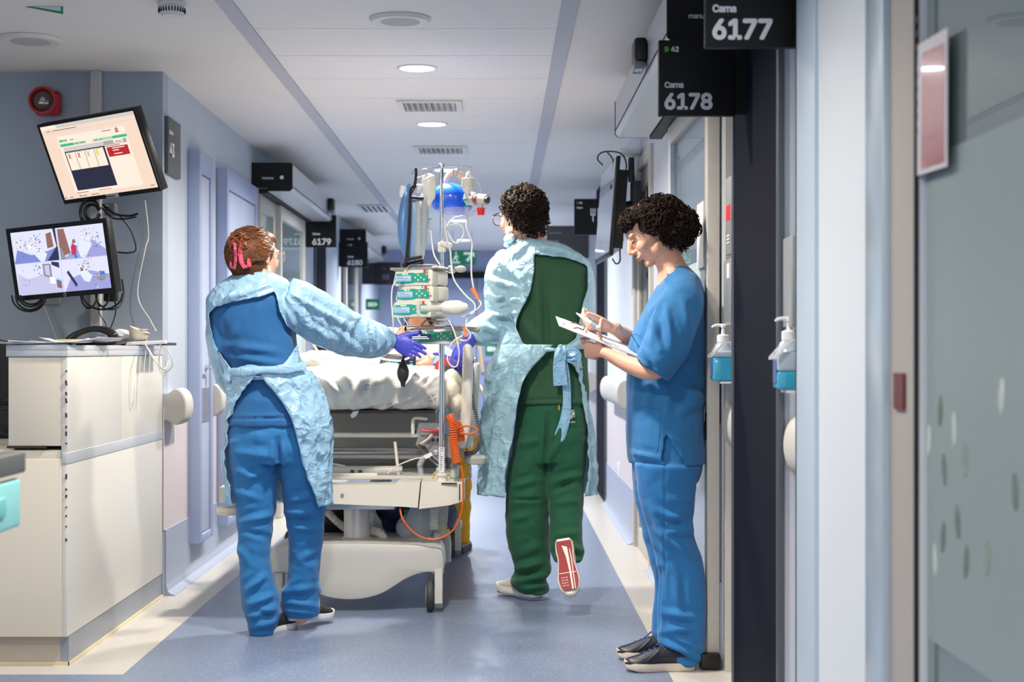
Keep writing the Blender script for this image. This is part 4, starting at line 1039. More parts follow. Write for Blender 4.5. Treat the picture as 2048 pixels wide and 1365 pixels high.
# ------------------------------------------------------------------ hanging screen on the right wall
t = thing('wall_television', 'black television hung high on the right wall, seen edge on', 'television', (0.66, 8.35, 2.0))
c = Vector((0.585, 8.36, 1.12+0.765)); M = frame_matrix(c, (0.03, -1, 0), (0.075, 0.0, 1))
b = MB(); b.M = M
b.box((0, 0, -0.012), (0.84, 0.53, 0.020), 0, None, 0.004); b.prism([(-0.34, -0.22, -0.02), (0.36, -0.22, -0.02), (0.36, 0.20, -0.02), (-0.34, 0.20, -0.02)], (0, 0, -0.055)); b.build('casing', M_blackp, t)
b = MB(); b.M = M; b.box((0, 0.006, 0.0), (0.815, 0.50, 0.002)); b.build('screen', mat('glossy screen', rgb(30, 34, 40), 0.04, spec=1.0, coat=1.0), t)
b = MB(); b.box((0.75, 8.3, 1.93), (0.05, 0.12, 0.24), 0, None, 0.005); b.build('wall_bracket', mat('bracket grey', rgb(96, 98, 104), 0.5), t)
b = MB(); b.tube([(0.74, 8.3, 1.93), (0.69, 8.3, 1.92), (0.655, 8.33, 1.91)], 0.02, 10); b.build('arm', M_blackp, t)
Yt = 8.1
for i, (P, lab) in enumerate((([(1205, 330), (1195, 318), (1202, 306), (1222, 303), (1243, 308), (1252, 325), (1252, 350)], 'black cable arching over the top of the hanging television'),
          ([(1215, 305), (1226, 320), (1226, 345), (1228, 358), (1236, 380), (1234, 402)], 'black cable dropping behind the hanging television'),
          ([(1228, 360), (1222, 375), (1230, 395), (1240, 400), (1236, 375), (1228, 358)], 'knotted black cable loop behind the hanging television'),
          ([(1225, 518), (1232, 528), (1240, 522), (1240, 500), (1246, 480)], 'black cable loop at the lower edge of the hanging television'))):
    cable([(a, c_, Yt) for a, c_ in P], 0.004, M_blackp, lab, 'television_cable')
b = MB(); b.box((0.715, 8.3, 2.21), (0.12, 0.16, 0.03), 0, None, 0.006); b.box((0.765, 8.3, 2.10), (0.028, 0.10, 0.2), 0, None, 0.005); single('cable_box', b, M_wp, 'white cable junction box above the hanging television', 'junction box')
b = MB(); b.box((0.70, 8.0, 2.08), (0.03, 0.05, 0.13), 0, None, 0.006); single('power_brick', b, M_blackp, 'black power brick behind the top of the hanging television', 'power adapter')

# ------------------------------------------------------------------ trolley at the left edge
t = thing('supply_trolley', 'grey topped trolley with an open turquoise drawer at the left edge', 'trolley', (-1.35, 2.95, 0))
M_teal = mat('turquoise plastic', rgb(150, 222, 226), 0.4)
b = MB(); b.bb(-1.60, -1.02, 2.55, 3.23, 0.856, 0.902, 0, 0.006); b.build('top', mat('grey worktop', rgb(92, 96, 96), 0.5), t)
b = MB(); b.bb(-1.60, -1.13, 2.58, 3.20, 0.12, 0.855, 0, 0.006); b.build('body', M_wp, t)
b = MB(); b.bb(-1.045, -1.025, 2.60, 3.21, 0.742, 0.846, 0, 0.008)
dr = b.build('drawer', M_teal, t, 'turquoise drawer front')
b = MB(); b.bb(-1.13, -1.045, 2.62, 3.19, 0.75, 0.83, 0); b.build('drawer_box', mat('drawer white', rgb(214, 226, 230), 0.4), dr)
b = MB(); b.bb(-1.026, -1.020, 2.80, 3.10, 0.775, 0.815, 0, 0.003); b.build('handle_lip', mat('turquoise dark', rgb(120, 200, 208), 0.4), dr)
for x in (-1.55, -1.18):
    for y in (2.63, 3.15):
        b = MB(); b.lathe([(0.03, -0.012), (0.055, -0.012), (0.06, -0.006), (0.06, 0.006), (0.055, 0.012), (0.03, 0.012)], (x, y, 0.06), (1, 0, 0), 24); b.bb(x-0.01, x+0.01, y-0.01, y+0.01, 0.06, 0.125); b.build('caster', M_blackp, t)
# ------------------------------------------------------------------ hospital bed
M_bedw = mat('bed cream plastic', rgb(224, 218, 206), 0.35)
M_bedg = mat('bed grey plastic', rgb(176, 176, 178), 0.3)
M_bedgl = mat('bed light grey', rgb(196, 194, 190), 0.4)
M_mech = mat('mechanism metal', rgb(150, 146, 140), 0.45, 0.3, mottle=(30, 0.4))
M_steel = mat('polished steel', rgb(205, 208, 214), 0.12, 1.0)
M_darkb = mat('dark brown edge', rgb(48, 32, 30), 0.35)
M_tyre = mat('tyre rubber', rgb(60, 62, 64), 0.6)
YB0 = 6.42
def wx(px, Y=6.45): return (px-1000)*Y/F
def wz(py, Y=6.45): return CH-(py-700)*Y/F
bed = thing('hospital_bed', 'hospital bed with cream frame being pushed down the corridor', 'bed', (wx(715), 7.4, 0))
b = MB(); Y0 = 6.40
P = [(545, 1100), (556, 1090), (600, 1087), (715, 1085), (830, 1088), (872, 1090), (884, 1098), (888, 1112), (887, 1140), (862, 1142), (840, 1146), (815, 1156), (790, 1172), (765, 1186), (735, 1195), (700, 1198), (660, 1194), (630, 1183), (605, 1165), (585, 1150), (565, 1143), (545, 1142)]
P = [q[:2] for q in crom([(a, c) for a, c in P], 3)]
n = len(P)
rows = [(0.96, 0.03), (0.985, 0.008), (1.0, -0.0), (1.0, -0.02), (0.99, -0.25), (0.93, -0.40)]
vs = []; fs = []
cx, cz = wx(715), wz(1125)
for (sc, dy) in [(0.5, -0.0), (0.90, 0.001), (0.965, 0.004), (0.99, 0.012), (1.0, 0.03), (1.0, 0.22), (0.98, 0.30)]:
    for (px, py) in P:
        z = wz(py); 
        if dy > 0.1: z = max(z, 0.16) if py > 1142 else z
        vs.append((cx+(wx(px)-cx)*sc, Y0+dy, cz+(z-cz)*sc))
for i in range(6):
    for j in range(n): fs.append((i*n+j, i*n+(j+1) % n, (i+1)*n+(j+1) % n, (i+1)*n+j))
fs.append(tuple(range(n))); fs.append(tuple(6*n+j for j in range(n)))
b._add(vs, fs, 0, True)
b.build('base_cover', M_bedgl, bed, 'rounded grey plastic base cover')
b = MB(); b.bb(wx(575), wx(860), Y0+0.3, 8.25, 0.17, 0.27, 0, 0.02); b.build('chassis', M_bedg, bed)
b = MB(); xc = wx(708)
b.lathe([(0.095, 0), (0.085, 0.008), (0.066, 0.02), (0.057, 0.03), (0.057, 0.155), (0.050, 0.156), (0.050, 0.175)], (xc, Y0+0.18, 0.272), (0, 0, 1), 40); b.build('lift_column', mat('column grey', rgb(196, 194, 192), 0.3, 0.3), bed)
b = MB(); b.lathe([(0.06, 0), (0.057, 0.02), (0.057, 0.18)], (xc, 7.9, 0.272), (0, 0, 1), 32); b.build('lift_column', M_bedg, bed)
b = MB(); b.bb(wx(640), wx(790), Y0+0.06, Y0+0.10, wz(1021), wz(1008), 0, 0.008); b.lathe([(0.001, 0.0), (0.009, 0), (0.009, 0.003), (0.001, 0.003)], (wx(765), Y0+0.06, wz(1015)), (0, -1, 0), 16); b.build('crossbar', mat('brushed aluminium', rgb(186, 190, 198), 0.3, 0.7), bed)
b = MB()
z1, z0, zt = wz(1010), wz(968), wz(962)
b.prism([(wx(445), Y0-0.02, wz(972)), (wx(790), Y0-0.02, z0+0.002), (wx(800), Y0-0.02, zt+0.003), (wx(842), Y0-0.02, zt), (wx(837), Y0-0.02, wz(1013)), (wx(810), Y0-0.02, wz(1011)), (wx(640), Y0-0.02, wz(1004)), (wx(445), Y0-0.02, wz(1003))], (0, 0.14, 0))
b.build('end_beam', M_bedw, bed)
b = MB(); b.prism([(wx(845), Y0-0.028, zt+0.004), (wx(929), Y0-0.01, zt-0.002), (wx(929), Y0-0.01, wz(1000)), (wx(900), Y0-0.02, wz(1008)), (wx(840), Y0-0.028, wz(1015))], (0, 0.18, 0)); b.build('corner_bumper', M_bedw, bed)
b = MB(); b.bb(wx(919), wx(921), Y0-0.024, Y0+0.05, wz(998), wz(966)); b.bb(wx(884), wx(915), Y0-0.026, Y0+0.03, wz(966), wz(963.5), 0, 0.002); b.build('crack', M_edge, bed)
b = MB(); b.lathe([(0.001, 0), (0.008, 0), (0.008, 0.003), (0.001, 0.003)], (wx(688), Y0-0.0215, wz(988)), (0, -1, 0), 16); b.build('screw', mat('screw blue', rgb(150, 165, 180), 0.4, 0.5), bed)
b = MB(); b.lathe([(0.02, 0), (0.05, 0.004), (0.058, 0.02), (0.055, 0.036), (0.02, 0.042)], (wx(460), Y0+0.04, wz(1031)), (0, 0, 1), 36); b.bb(wx(455), wx(475), Y0+0.02, Y0+0.06, wz(1012), wz(1000)); b.build('wall_bumper_wheel', M_bedw, bed)
# deck and mattress platform
b = MB(); b.bb(wx(470), wx(900), Y0+0.10, 8.3, wz(962), wz(955), 0, 0.004); b.build('lower_deck', M_bedgl, bed)
b = MB(); b.bb(wx(560), wx(870), 6.47, 8.42, 0.845, 0.858, 0); b.build('mattress_platform', M_darkb, bed)
b = MB(); b.bb(wx(480), wx(862), 7.0, 7.03, 0.66, 0.845); b.build('back_panel', mat('panel grey', rgb(172, 170, 166), 0.5), bed)
b = MB(); b.bb(wx(480), wx(870), 6.95, 6.98, 0.56, 0.63); b.build('lower_panel', mat('panel dark', rgb(126, 124, 120), 0.5), bed)
for (x0, x1, y, py, r, m_, nm) in ((590, 832, 6.62, 875, 0.012, M_bedw, 'frame_tube'), (590, 850, 6.66, 906, 0.010, M_mech, 'frame_tube'), (590, 840, 6.70, 922, 0.012, M_bedgl, 'frame_tube'), (590, 800, 6.60, 947, 0.020, M_bedgl, 'actuator'), (818, 838, 6.62, 874, 0.016, M_steel, 'tube_sleeve')):
    b = MB(); b.cyl((wx(x0), y, wz(py)), (wx(x1), y, wz(py)), r, n=20, m=0); b.build(nm, m_, bed)
b = MB(); b.bb(wx(590), wx(752), 6.52, 6.62, wz(962), wz(950), 0, 0.004); b.build('control_box', M_bedw, bed)
for x in (700, 716):
    b = MB(); b.lathe([(0.001, 0), (0.009, 0), (0.009, 0.012), (0.001, 0.012)], (wx(x), 6.55, wz(950)), (0, 0, 1), 14); b.build('knob', M_tyre, bed)
b = MB(); b.tube([W(600, 928, 6.6), W(660, 928, 6.6), W(700, 936, 6.6), W(718, 947, 6.6)], 0.004, 8, k=4); b.build('white_hose', M_wc, bed)
b = MB(); b.tube([W(775, 948, 6.55), W(795, 932, 6.55), W(830, 918, 6.55), W(860, 915, 6.55)], 0.003, 8, k=4); b.build('white_hose', M_wc, bed)
b = MB(); b.tube([W(790, 884, 6.6), W(797, 950, 6.58)], 0.007, 10); b.build('rod', M_bedw, bed)
b = MB(); b.tube([W(866, 960, 6.5), W(868, 948, 6.5), W(880, 942, 6.5), W(896, 946, 6.5), W(903, 955, 6.5)], 0.0035, 8, k=4); b.build('yellow_hose', mat('yellow tube', rgb(205, 180, 80), 0.4), bed)
# right-hand mechanism
b = MB(); b.tube([W(826, 868, 6.52), W(826, 842, 6.52), W(832, 836, 6.52), W(852, 838, 6.52)], 0.008, 10, k=3, round_caps=True); b.build('hook_bracket', M_bedw, bed)
b = MB(); b.prism([W(838, 846, 6.56), W(880, 846, 6.56), W(885, 862, 6.56), W(850, 872, 6.56), W(832, 868, 6.56)], (0, 0.05, 0)); b.build('hinge_box', M_bedgl, bed)
b = MB(); b.prism([W(836, 874, 6.54), W(925, 872, 6.54), W(930, 890, 6.54), W(918, 930, 6.54), W(895, 940, 6.54), W(868, 918, 6.54), W(850, 892, 6.54), W(832, 888, 6.54)], (0, 0.02, 0)); b.build('hinge_plate', M_mech, bed)
for (px, py, r) in ((855, 880, 5), (866, 880, 4), (876, 880, 4), (872, 905, 6), (896, 922, 7), (905, 880, 5), (897, 934, 5)):
    b = MB(); b.lathe([(0.001, 0), (r*0.00215, 0), (r*0.002, 0.008), (0.001, 0.009)], W(px, py, 6.538), (0, -1, 0), 16); b.build('bolt', M_tyre if r != 6 else M_steel, bed)
b = MB(); b.tube([W(840, 860, 6.49), W(860, 863, 6.49), W(880, 864, 6.49)], [(0.004, 0.003), (0.006, 0.006), (0.006, 0.012)], 10, k=3, round_caps=True); b.build('red_lever', mat('lever red', rgb(205, 40, 52), 0.35), bed, 'red release lever')
b = MB(); b.tube([W(842, 888, 6.5), W(855, 880, 6.5), W(864, 870, 6.5)], [(0.005, 0.008)]*3, 8, round_caps=True); b.build('white_lever', M_bedw, bed)
b = MB(); b.prism([W(846, 912, 6.5), W(862, 905, 6.5), W(866, 911, 6.5), W(852, 919, 6.5)], (0, 0.002, 0)); b.build('paper_tag', M_paper, bed)
b = MB(); b.tube([W(832, 888, 6.6), W(858, 915, 6.58), W(880, 935, 6.55)], 0.006, 8); b.build('strut', M_mech, bed)
b = MB(); b.tube([W(848, 912, 6.6), W(840, 930, 6.6), W(842, 952, 6.6)], 0.014, 8); b.build('strut', M_bedg, bed)
b = MB(); b.bb(wx(870), wx(915), 6.55, 6.7, wz(962), wz(938), 0, 0.01); b.build('junction_box', mat('pale blue box', rgb(196, 210, 212), 0.4), bed)
# side rails (rounded grab rails seen end on) on the right of the bed
def rail(P, r, nm, m_, lab=None):
    b = MB(); b.tube([W(*p) for p in P], r, 18, k=5, round_caps=True); b.build(nm, m_, bed, lab)
rail([(935, 697, 6.50), (934, 760, 6.50), (932, 840, 6.50), (925, 892, 6.50)], [(0.020, 0.019), (0.022, 0.022), (0.024, 0.025), (0.012, 0.014)], 'side_rail', M_bedw)
rail([(953, 730, 6.85), (952, 790, 6.85), (949, 850, 6.85), (946, 870, 6.85)], 0.016, 'side_rail', M_bedw)
rail([(951, 722, 6.85), (953, 730, 6.85)], 0.014, 'rail_collar', M_steel)
rail([(935, 700, 6.50), (934, 700, 6.9), (940, 705, 7.3), (944, 720, 7.6)], 0.016, 'rail_top_bar', M_bedw)
rail([(948, 672, 7.3), (958, 690, 7.3), (963, 720, 7.3), (966, 745, 7.3)], [(0.006, 0.012)]*4, 'lever_arm', mat('taupe plastic', rgb(170, 160, 146), 0.4))
rail([(955, 768, 7.2), (966, 785, 7.2), (975, 810, 7.2)], 0.010, 'push_handle', M_bedw)
b = MB(); b.lathe([(0.01, 0), (0.045, 0.006), (0.052, 0.03), (0.04, 0.045), (0.01, 0.05)], W(950, 930, 6.62), (0, 0, 1), 30); b.build('rail_foot_disc', M_bedgl, bed)
b = MB(); b.tube([W(934, 885, 6.6), W(936, 920, 6.6), W(941, 950, 6.6), W(938, 958, 6.6), W(925, 959, 6.6)], 0.006, 10, k=3); b.build('bent_bar', mat('bar greige', rgb(176, 166, 156), 0.4), bed)
b = MB(); b.box(W(937, 880, 6.56), (0.045, 0.03, 0.075), 0, None, 0.012); b.build('rail_hinge', M_bedgl, bed)
# casters
def caster(x, y):
    c_ = MB(); c_.prism([(x+0.010, y-0.035, 0.02+0.07), (x+0.010, y-0.02, 0.185), (x+0.010, y+0.05, 0.185), (x+0.010, y+0.05, 0.05), (x+0.010, y+0.0, 0.012), (x+0.010, y-0.04, 0.04)], (0.032, 0, 0))
    c_.tube([(x+0.02, y+0.02, 0.16), (x+0.02, y+0.02, 0.20)], 0.028, 18)
    k_ = c_.build('caster', M_bedgl, bed)
    c_ = MB(); c_.lathe([(0.03, -0.016), (0.058, -0.015), (0.068, -0.009), (0.070, 0), (0.068, 0.009), (0.058, 0.015), (0.03, 0.016)], (x-0.010, y, 0.070), (1, 0, 0), 36); c_.build('tyre', M_tyre, k_)
    c_ = MB(); c_.lathe([(0.001, -0.02), (0.04, -0.019), (0.05, -0.014), (0.05, 0.014), (0.001, 0.02)], (x-0.010, y, 0.070), (1, 0, 0), 30); c_.build('wheel_disc', M_bedgl, k_)
caster(wx(866), 6.42); caster(wx(548), 6.44); caster(wx(905, 8), 8.1); caster(wx(575, 8), 8.1)

# ------------------------------------------------------------------ mattress with sheet
M_sheet = mat('white sheet', rgb(204, 201, 196), 0.75, bump=(90, 0.25, 0.003), sheen=0.1)
b = MB()
b.bb(wx(565), wx(900), 6.46, 8.45, 0.862, 1.018, 0, 0.05)
b.bb(wx(585), wx(865), 6.44, 6.9, 0.862, 1.015, 0, 0.045)
b.ell((wx(760), 6.66, 1.0), (0.24, 0.18, 0.055)); b.ell((wx(660), 6.70, 1.0), (0.2, 0.2, 0.055))
b.ell((wx(840), 7.0, 0.985), (0.13, 0.4, 0.055)); b.ell((-0.66, 7.25, 1.0), (0.26, 0.4, 0.05))
fold = []
for (a, c_, wd, dp) in (((625, 742), (690, 800), 5, .010), ((655, 735), (668, 815), 6, .012), ((690, 740), (705, 790), 7, .016), ((700, 800), (740, 742), 6, .014), ((720, 770), (745, 815), 5, -.010), ((748, 745), (735, 800), 6, .015),
                        ((775, 740), (790, 790), 6, .012), ((800, 800), (765, 815), 4, .008), ((868, 740), (830, 775), 4, .012), ((880, 748), (815, 800), 4, .012), ((850, 738), (812, 772), 4, .012), ((830, 735), (806, 770), 4, -.010), ((888, 760), (790, 812), 3.5, .008),
                        ((888, 775), (760, 817), 3.5, .007), ((800, 735), (800, 765), 5, -.012), ((640, 770), (700, 812), 5, -.008), ((600, 750), (640, 815), 6, .010), ((815, 790), (720, 818), 3, .007)):
    fold.append((tuple(W(*a, 6.45)), tuple(W(*c_, 6.45)), wd*0.00215, dp))
mattress = blob(b, 'mattress', M_sheet, bed, 0.009, 6, cloth(0.006, 8, (1, 0.6, 1), 3.1, fold, fd=1.3, fw=1.2), label='mattress wrapped in a creased white sheet')
from mathutils.bvhtree import BVHTree
def surf(ob, origin, d):
    bv = BVHTree.FromPolygons([v.co+origin_of(ob) for v in ob.data.vertices], [tuple(p.vertices) for p in ob.data.polygons])
    def f(p):
        h = bv.ray_cast(Vector(p), Vector(d))
        return h[0]
    return f
sf = surf(mattress, None, (0, 1, 0))
M_print = mat('sheet print', rgb(150, 152, 160), 0.8)
def motif(cx, cy, r, rot):
    b = MB()
    for k in range(4):
        a = k*math.pi/2+rot
        for (r0, w0, r1, w1) in ((0.15, 0.04, 0.95, 0.42), (0.3, 0.02, 0.7, 0.5)):
            P = []
            for (rr, ww) in ((r0, -w0), (r1, -w1), (r1*0.8, 0.0), (r1, w1), (r0, w0)):
                px = cx+r*(rr*math.cos(a)-ww*math.sin(a)); py = cy+r*(rr*math.sin(a)+ww*math.cos(a))
                h = sf((wx(px), 6.0, wz(py)))
                if h is None: break
                P.append((h.x, h.y-0.0012, h.z))
            if len(P) == 5: b._add(P, [(0, 1, 2), (2, 3, 4), (0, 2, 4)], 0)
    return b
for (cx, cy, r, a) in ((864, 797, 10, 0.3), (735, 775, 8, 0.6), (780, 812, 7, 0.2)):
    q = motif(cx, cy, r, a)
    if q.v: q.build('sheet_print', M_print, mattress, 'grey printed cross motif').data['k'] = 1
b = MB(); b.prism([W(706, 824, 6.425), W(718, 822, 6.425), W(712, 834, 6.425), (W(704, 837, 6.425)), W(700, 832, 6.425)], (0, 0.002, 0)); b.build('sheet_tie', M_sheet, mattress)
# top blanket over the patient
b = MB()
b.ell((-0.70, 7.35, 1.045), (0.26, 0.45, 0.06)); b.ell((-0.83, 6.92, 1.065), (0.13, 0.14, 0.05)); b.ell((-0.62, 7.7, 1.07), (0.24, 0.25, 0.07)); b.ell((-0.72, 6.88, 1.055), (0.16, 0.13, 0.045))
fb = [(tuple(W(*a, 6.9)), tuple(W(*c_, 6.9)), 0.016, d) for a, c_, d in (((625, 715), (690, 705), .012), ((640, 728), (720, 712), -.012), ((700, 720), (760, 705), .012), ((735, 715), (760, 730), .012), ((660, 700), (700, 722), .010))]
bl = blob(b, 'blanket', M_sheet, None, 0.009, 4, cloth(0.007, 8, (1, 1, 1), 5.5, fb)); tag(bl, 'white creased blanket heaped over the patient on the bed', 'blanket')
b = MB(); b.ell((-0.56, 8.15, 1.13), (0.24, 0.16, 0.07), Matrix.Rotation(0.5, 3, 'X')); b.ell((-0.60, 8.2, 1.18), (0.2, 0.12, 0.06))
pl = blob(b, 'pillow', mat('pillow cream', rgb(236, 228, 208), 0.8), None, 0.012, 6, cloth(0.004, 8)); tag(pl, 'cream pillow at the head end of the bed', 'pillow')

# ------------------------------------------------------------------ drip stand
pole = thing('drip_stand', 'chrome drip stand rising from the bed corner with pumps and bottles', 'drip stand', (wx(884), 6.40, wz(955)))
xp, yp = wx(884), 6.42
b = MB(); b.cyl((xp, yp, wz(955)), (xp, yp, wz(610)), 0.0125, n=28); b.build('lower_pole', M_steel, pole)
b = MB(); b.cyl((xp, yp, wz(615)), (xp, yp, wz(332)), 0.0085, n=28); b.build('upper_pole', M_steel, pole)
b = MB(); b.lathe([(0.035, 0), (0.035, 0.004), (0.022, 0.006), (0.021, 0.028), (0.026, 0.030), (0.026, 0.04), (0.014, 0.043)], (xp, yp, wz(965)), (0, 0, 1), 32); b.build('socket', M_bedw, pole)
b = MB(); b.tube([(xp, yp, wz(944)), (xp, yp, wz(894))], 0.0133, 28); b.build('barcode_label', M_paper, pole, 'white printed label')
b = MB(); rn = random.Random(2)
for i in range(12): b.bb(xp-0.006, xp-0.006+rn.uniform(0.004, 0.012), yp-0.0142, yp-0.0136, wz(897+i*3.9), wz(895.8+i*3.9))
o = b.build('label_print', mat('ink', rgb(60, 60, 66), 0.5), pole)
b = MB(); b.box((xp, yp-0.002, wz(496)), (0.034, 0.036, 0.04), 0, None, 0.006); b.box((xp+0.02, yp-0.02, wz(491)), (0.055, 0.022, 0.022), 0, Matrix.Rotation(0.25, 3, 'Y'), 0.007); b.build('height_clamp', mat('clamp greige', rgb(206, 204, 196), 0.4), pole)
b = MB(); b.box((xp, yp, wz(335)), (0.024, 0.024, 0.022), 0, None, 0.004); b.build('top_collar', M_steel, pole)
def hook(p0, p1, drop):
    b = MB(); p0 = Vector(p0); p1 = Vector(p1); d = (p1-p0).normalized(); u = Vector((0, 0, 1))
    P = [p0, p0*.5+p1*.5, p1, p1+d*0.010-u*0.012, p1-u*drop*0.7, p1-d*0.012-u*drop, p1-d*0.035-u*drop*0.8, p1-d*0.045-u*0.004]
    b.tube(P, 0.0022, 8, k=5, round_caps=True); b.build('hook', M_steel, pole)
hook((xp, yp, wz(334)), W(829, 341, 6.40), 0.032); hook((xp, yp, wz(334)), W(938, 333, 6.40), 0.030); hook((xp, yp, wz(334)), W(860, 340, 6.62), 0.03); hook((xp, yp, wz(334)), W(914, 338, 6.25), 0.03)
b = MB(); b.tube([(xp, yp, wz(541)), (wx(912), yp-0.01, wz(540))], 0.009, 14); b.box((wx(904), yp-0.02, wz(541)), (0.03, 0.035, 0.03), 0, None, 0.005); b.build('clamp_screw', M_steel, pole)
b = MB(); b.ell((wx(922), yp-0.02, wz(540)), (0.024, 0.009, 0.015)); b.build('clamp_knob', mat('knob grey', rgb(170, 168, 162), 0.5), pole)

# ------------------------------------------------------------------ infusion pumps
M_pc = mat('pump casing', rgb(206, 204, 194), 0.35)
M_pg = mat('pump green', rgb(40, 148, 124), 0.35)
M_pl = mat('pump lcd', rgb(120, 140, 165), 0.3, emit=rgb(170, 195, 225), est=0.75)
M_pd = mat('pump lcd dark', rgb(20, 30, 60), 0.2, emit=rgb(40, 50, 90), est=0.4)
M_pbk = mat('pump rear', rgb(226, 222, 214), 0.4)
M_btn = [mat('key white', rgb(205, 212, 200), 0.4), mat('key yellow', rgb(225, 190, 40), 0.4), mat('key blue', rgb(50, 110, 200), 0.4), mat('key red', rgb(215, 70, 60), 0.4), mat('led yellow', rgb(240, 230, 60), 0.4, emit=rgb(240, 230, 60), est=1.5), mat('led white', rgb(255, 255, 255), 0.4, emit=rgb(255, 255, 255), est=1.5)]
def pump(lab, loc, yaw, tilt=0.0, wdt=0.205, red=1, dark=False, roll=0.0):
    """origin: centre of the front face"""
    h, d = 0.068, 0.15
    t = thing('infusion_pump', lab, 'infusion pump', (0, 0, 0), 'infusion pumps clamped to the drip stand')
    w2 = wdt/2
    b = MB(); P = [(-w2+0.012, -h/2), (w2-0.004, -h/2), (w2, -h/2+0.008), (w2, h/2-0.010), (w2-0.010, h/2), (-w2+0.024, h/2), (-w2+0.012, h/2-0.008), (-w2, -h/2+0.010)]
    vs = []
    for (sc, y) in ((0.93, -0.006), (0.985, -0.003), (1.0, 0.004), (1.0, 0.045)):
        for (x, z) in P: vs.append((x*sc, y, z*sc))
    n = len(P); fs = [(i*n+j, i*n+(j+1) % n, (i+1)*n+(j+1) % n, (i+1)*n+j) for i in range(3) for j in range(n)]+[tuple(range(n)), tuple(3*n+j for j in range(n))]
    b._add(vs, fs, 0, True); b.build('front_case', M_pc, t, local=True)
    b = MB(); b.box((0.004, 0.10, 0.002), (wdt*0.93, 0.108, h*0.93), 0, None, 0.012); b.build('rear_case', M_pbk, t, local=True)
    b = MB(); y = -0.0068
    G = [(-w2*0.88, -0.021), (-w2*0.80, 0.016), (0.0, 0.021), (w2*0.2, 0.017), (w2*0.78, 0.022), (w2*0.82, -0.021), (w2*0.2, -0.018), (-0.01, -0.024), (-w2*0.5, -0.025)]
    b.prism([(x, y, z) for x, z in G], (0, -0.0015, 0)); f = b.build('front_panel', M_pg, t, local=True)
    b = MB(); b.bb(-w2*0.80, -w2*0.06, y-0.0025, y-0.0012, -0.014, 0.009); b.build('display', M_pd if dark else M_pl, f, local=True)
    b = MB()
    for i, ww in enumerate((0.3, 0.55, 0.62)): b.bb(-w2*0.75, -w2*0.75+ww*w2, y-0.0029, y-0.0024, 0.003-i*0.007, 0.0055-i*0.007)
    b.build('display_text', mat('lcd ink', rgb(110, 130, 150), 0.4) if not dark else M_btn[5], f, local=True)
    bx = w2*0.30; keys = [(bx, 0.010, 0), (bx-0.013, 0, 0), (bx+0.013, 0, 0), (bx, -0.010, 0), (bx+0.027, -0.009, 0), (bx+0.040, 0.012, 1), (bx+0.040, -0.009, 2), (bx+0.052, -0.009, 3)]
    for (x, z, m_) in keys:
        b = MB(); b.lathe([(0.001, 0), (0.0042, 0), (0.0036, 0.0016), (0.001, 0.0018)], (x, y-0.0012, z), (0, -1, 0), 14); b.build('key', M_btn[m_], f, local=True)
    for (x, m_) in ((-w2*0.45, 5), (-w2*0.36, 4), (-w2*0.25, 5)):
        b = MB(); b.box((x, y-0.002, 0.0150), (0.006, 0.0012, 0.0035)); b.build('indicator', M_btn[m_], f, local=True)
    if red:
        b = MB(); b.box((w2*0.62, -0.004, h/2-0.008), (0.012, 0.010, 0.016), 0, None, 0.002); b.build('red_tab', mat('tab red', rgb(222, 50, 48), 0.4), t, local=True)
        b = MB(); b.box((w2*0.62+(0.012 if red == 1 else -0.016), -0.003, h/2-0.006), (0.009, 0.008, 0.011), 0, None, 0.002); b.build('blue_tab', mat('tab blue', rgb(90, 160, 220), 0.4), t, local=True)
    t.location = loc; t.rotation_euler = (tilt, roll, yaw)
    return t
Yp = 6.28
yw = math.radians(-24)
pump('topmost infusion pump of the stack, red tab at its upper right', W(826, 556, Yp), yw, 0.0, 0.188, 1)
pump('second infusion pump from the top of the stack', W(829, 588, Yp), yw, 0.0, 0.180, 2)
pump('third infusion pump from the top, partly behind the translucent syringe clamp', W(823, 619, Yp), yw, 0.0, 0.188, 2)
pump('lowest infusion pump, below the metal handle and behind the blue glove', W(866, 673, Yp+0.04), math.radians(-3), 0.0, 0.235, 0, True)
# rack backs: station clamp body behind the stacked pumps
t = thing('pump_rack', 'metal rack holding the three stacked pumps on the pole', 'rack', (wx(850), 6.36, wz(645)))
b = MB(); b.box(W(838, 539, 6.34), (0.21, 0.13, 0.010), 0, Matrix.Rotation(yw, 3, 'Z'), 0.003); b.build('top_plate', M_mech, t)
b = MB(); b.tube([W(815, 540, 6.28), W(820, 531, 6.28), W(872, 529, 6.38), W(877, 538, 6.38)], 0.004, 10, k=2); b.build('top_handle', M_steel, t)
b = MB(); b.box((wx(878), 6.392, wz(590)), (0.06, 0.03, 0.24), 0, None, 0.008); b.build('spine', M_pbk, t)
b = MB(); b.tube([W(806, 540, 6.22), W(790, 540, 6.2)], 0.008, 10); b.build('clamp', M_mech, t)
t = thing('pump_cover', 'grey metal plate with a bent carrying bar above the lowest pump', 'metal plate', (wx(866), 6.36, wz(656)))
b = MB(); b.tube([W(838, 656, 6.30), W(850, 643, 6.30), W(857, 641, 6.30), W(893, 641, 6.30), W(900, 645, 6.30), W(910, 656, 6.30)], 0.0035, 8, k=2); b.build('bar', M_mech, t)
b = MB(); b.box(W(866, 653, 6.36), (0.235, 0.12, 0.008), 0, None, 0.003); b.build('plate', M_mech, t)
b = MB(); b.tube([W(905, 655, 6.3), W(955, 660, 6.3)], [(0.008, 0.010), (0.010, 0.014)], 12, round_caps=True); b.build('grip', mat('grip grey', rgb(160, 160, 158), 0.5), t)
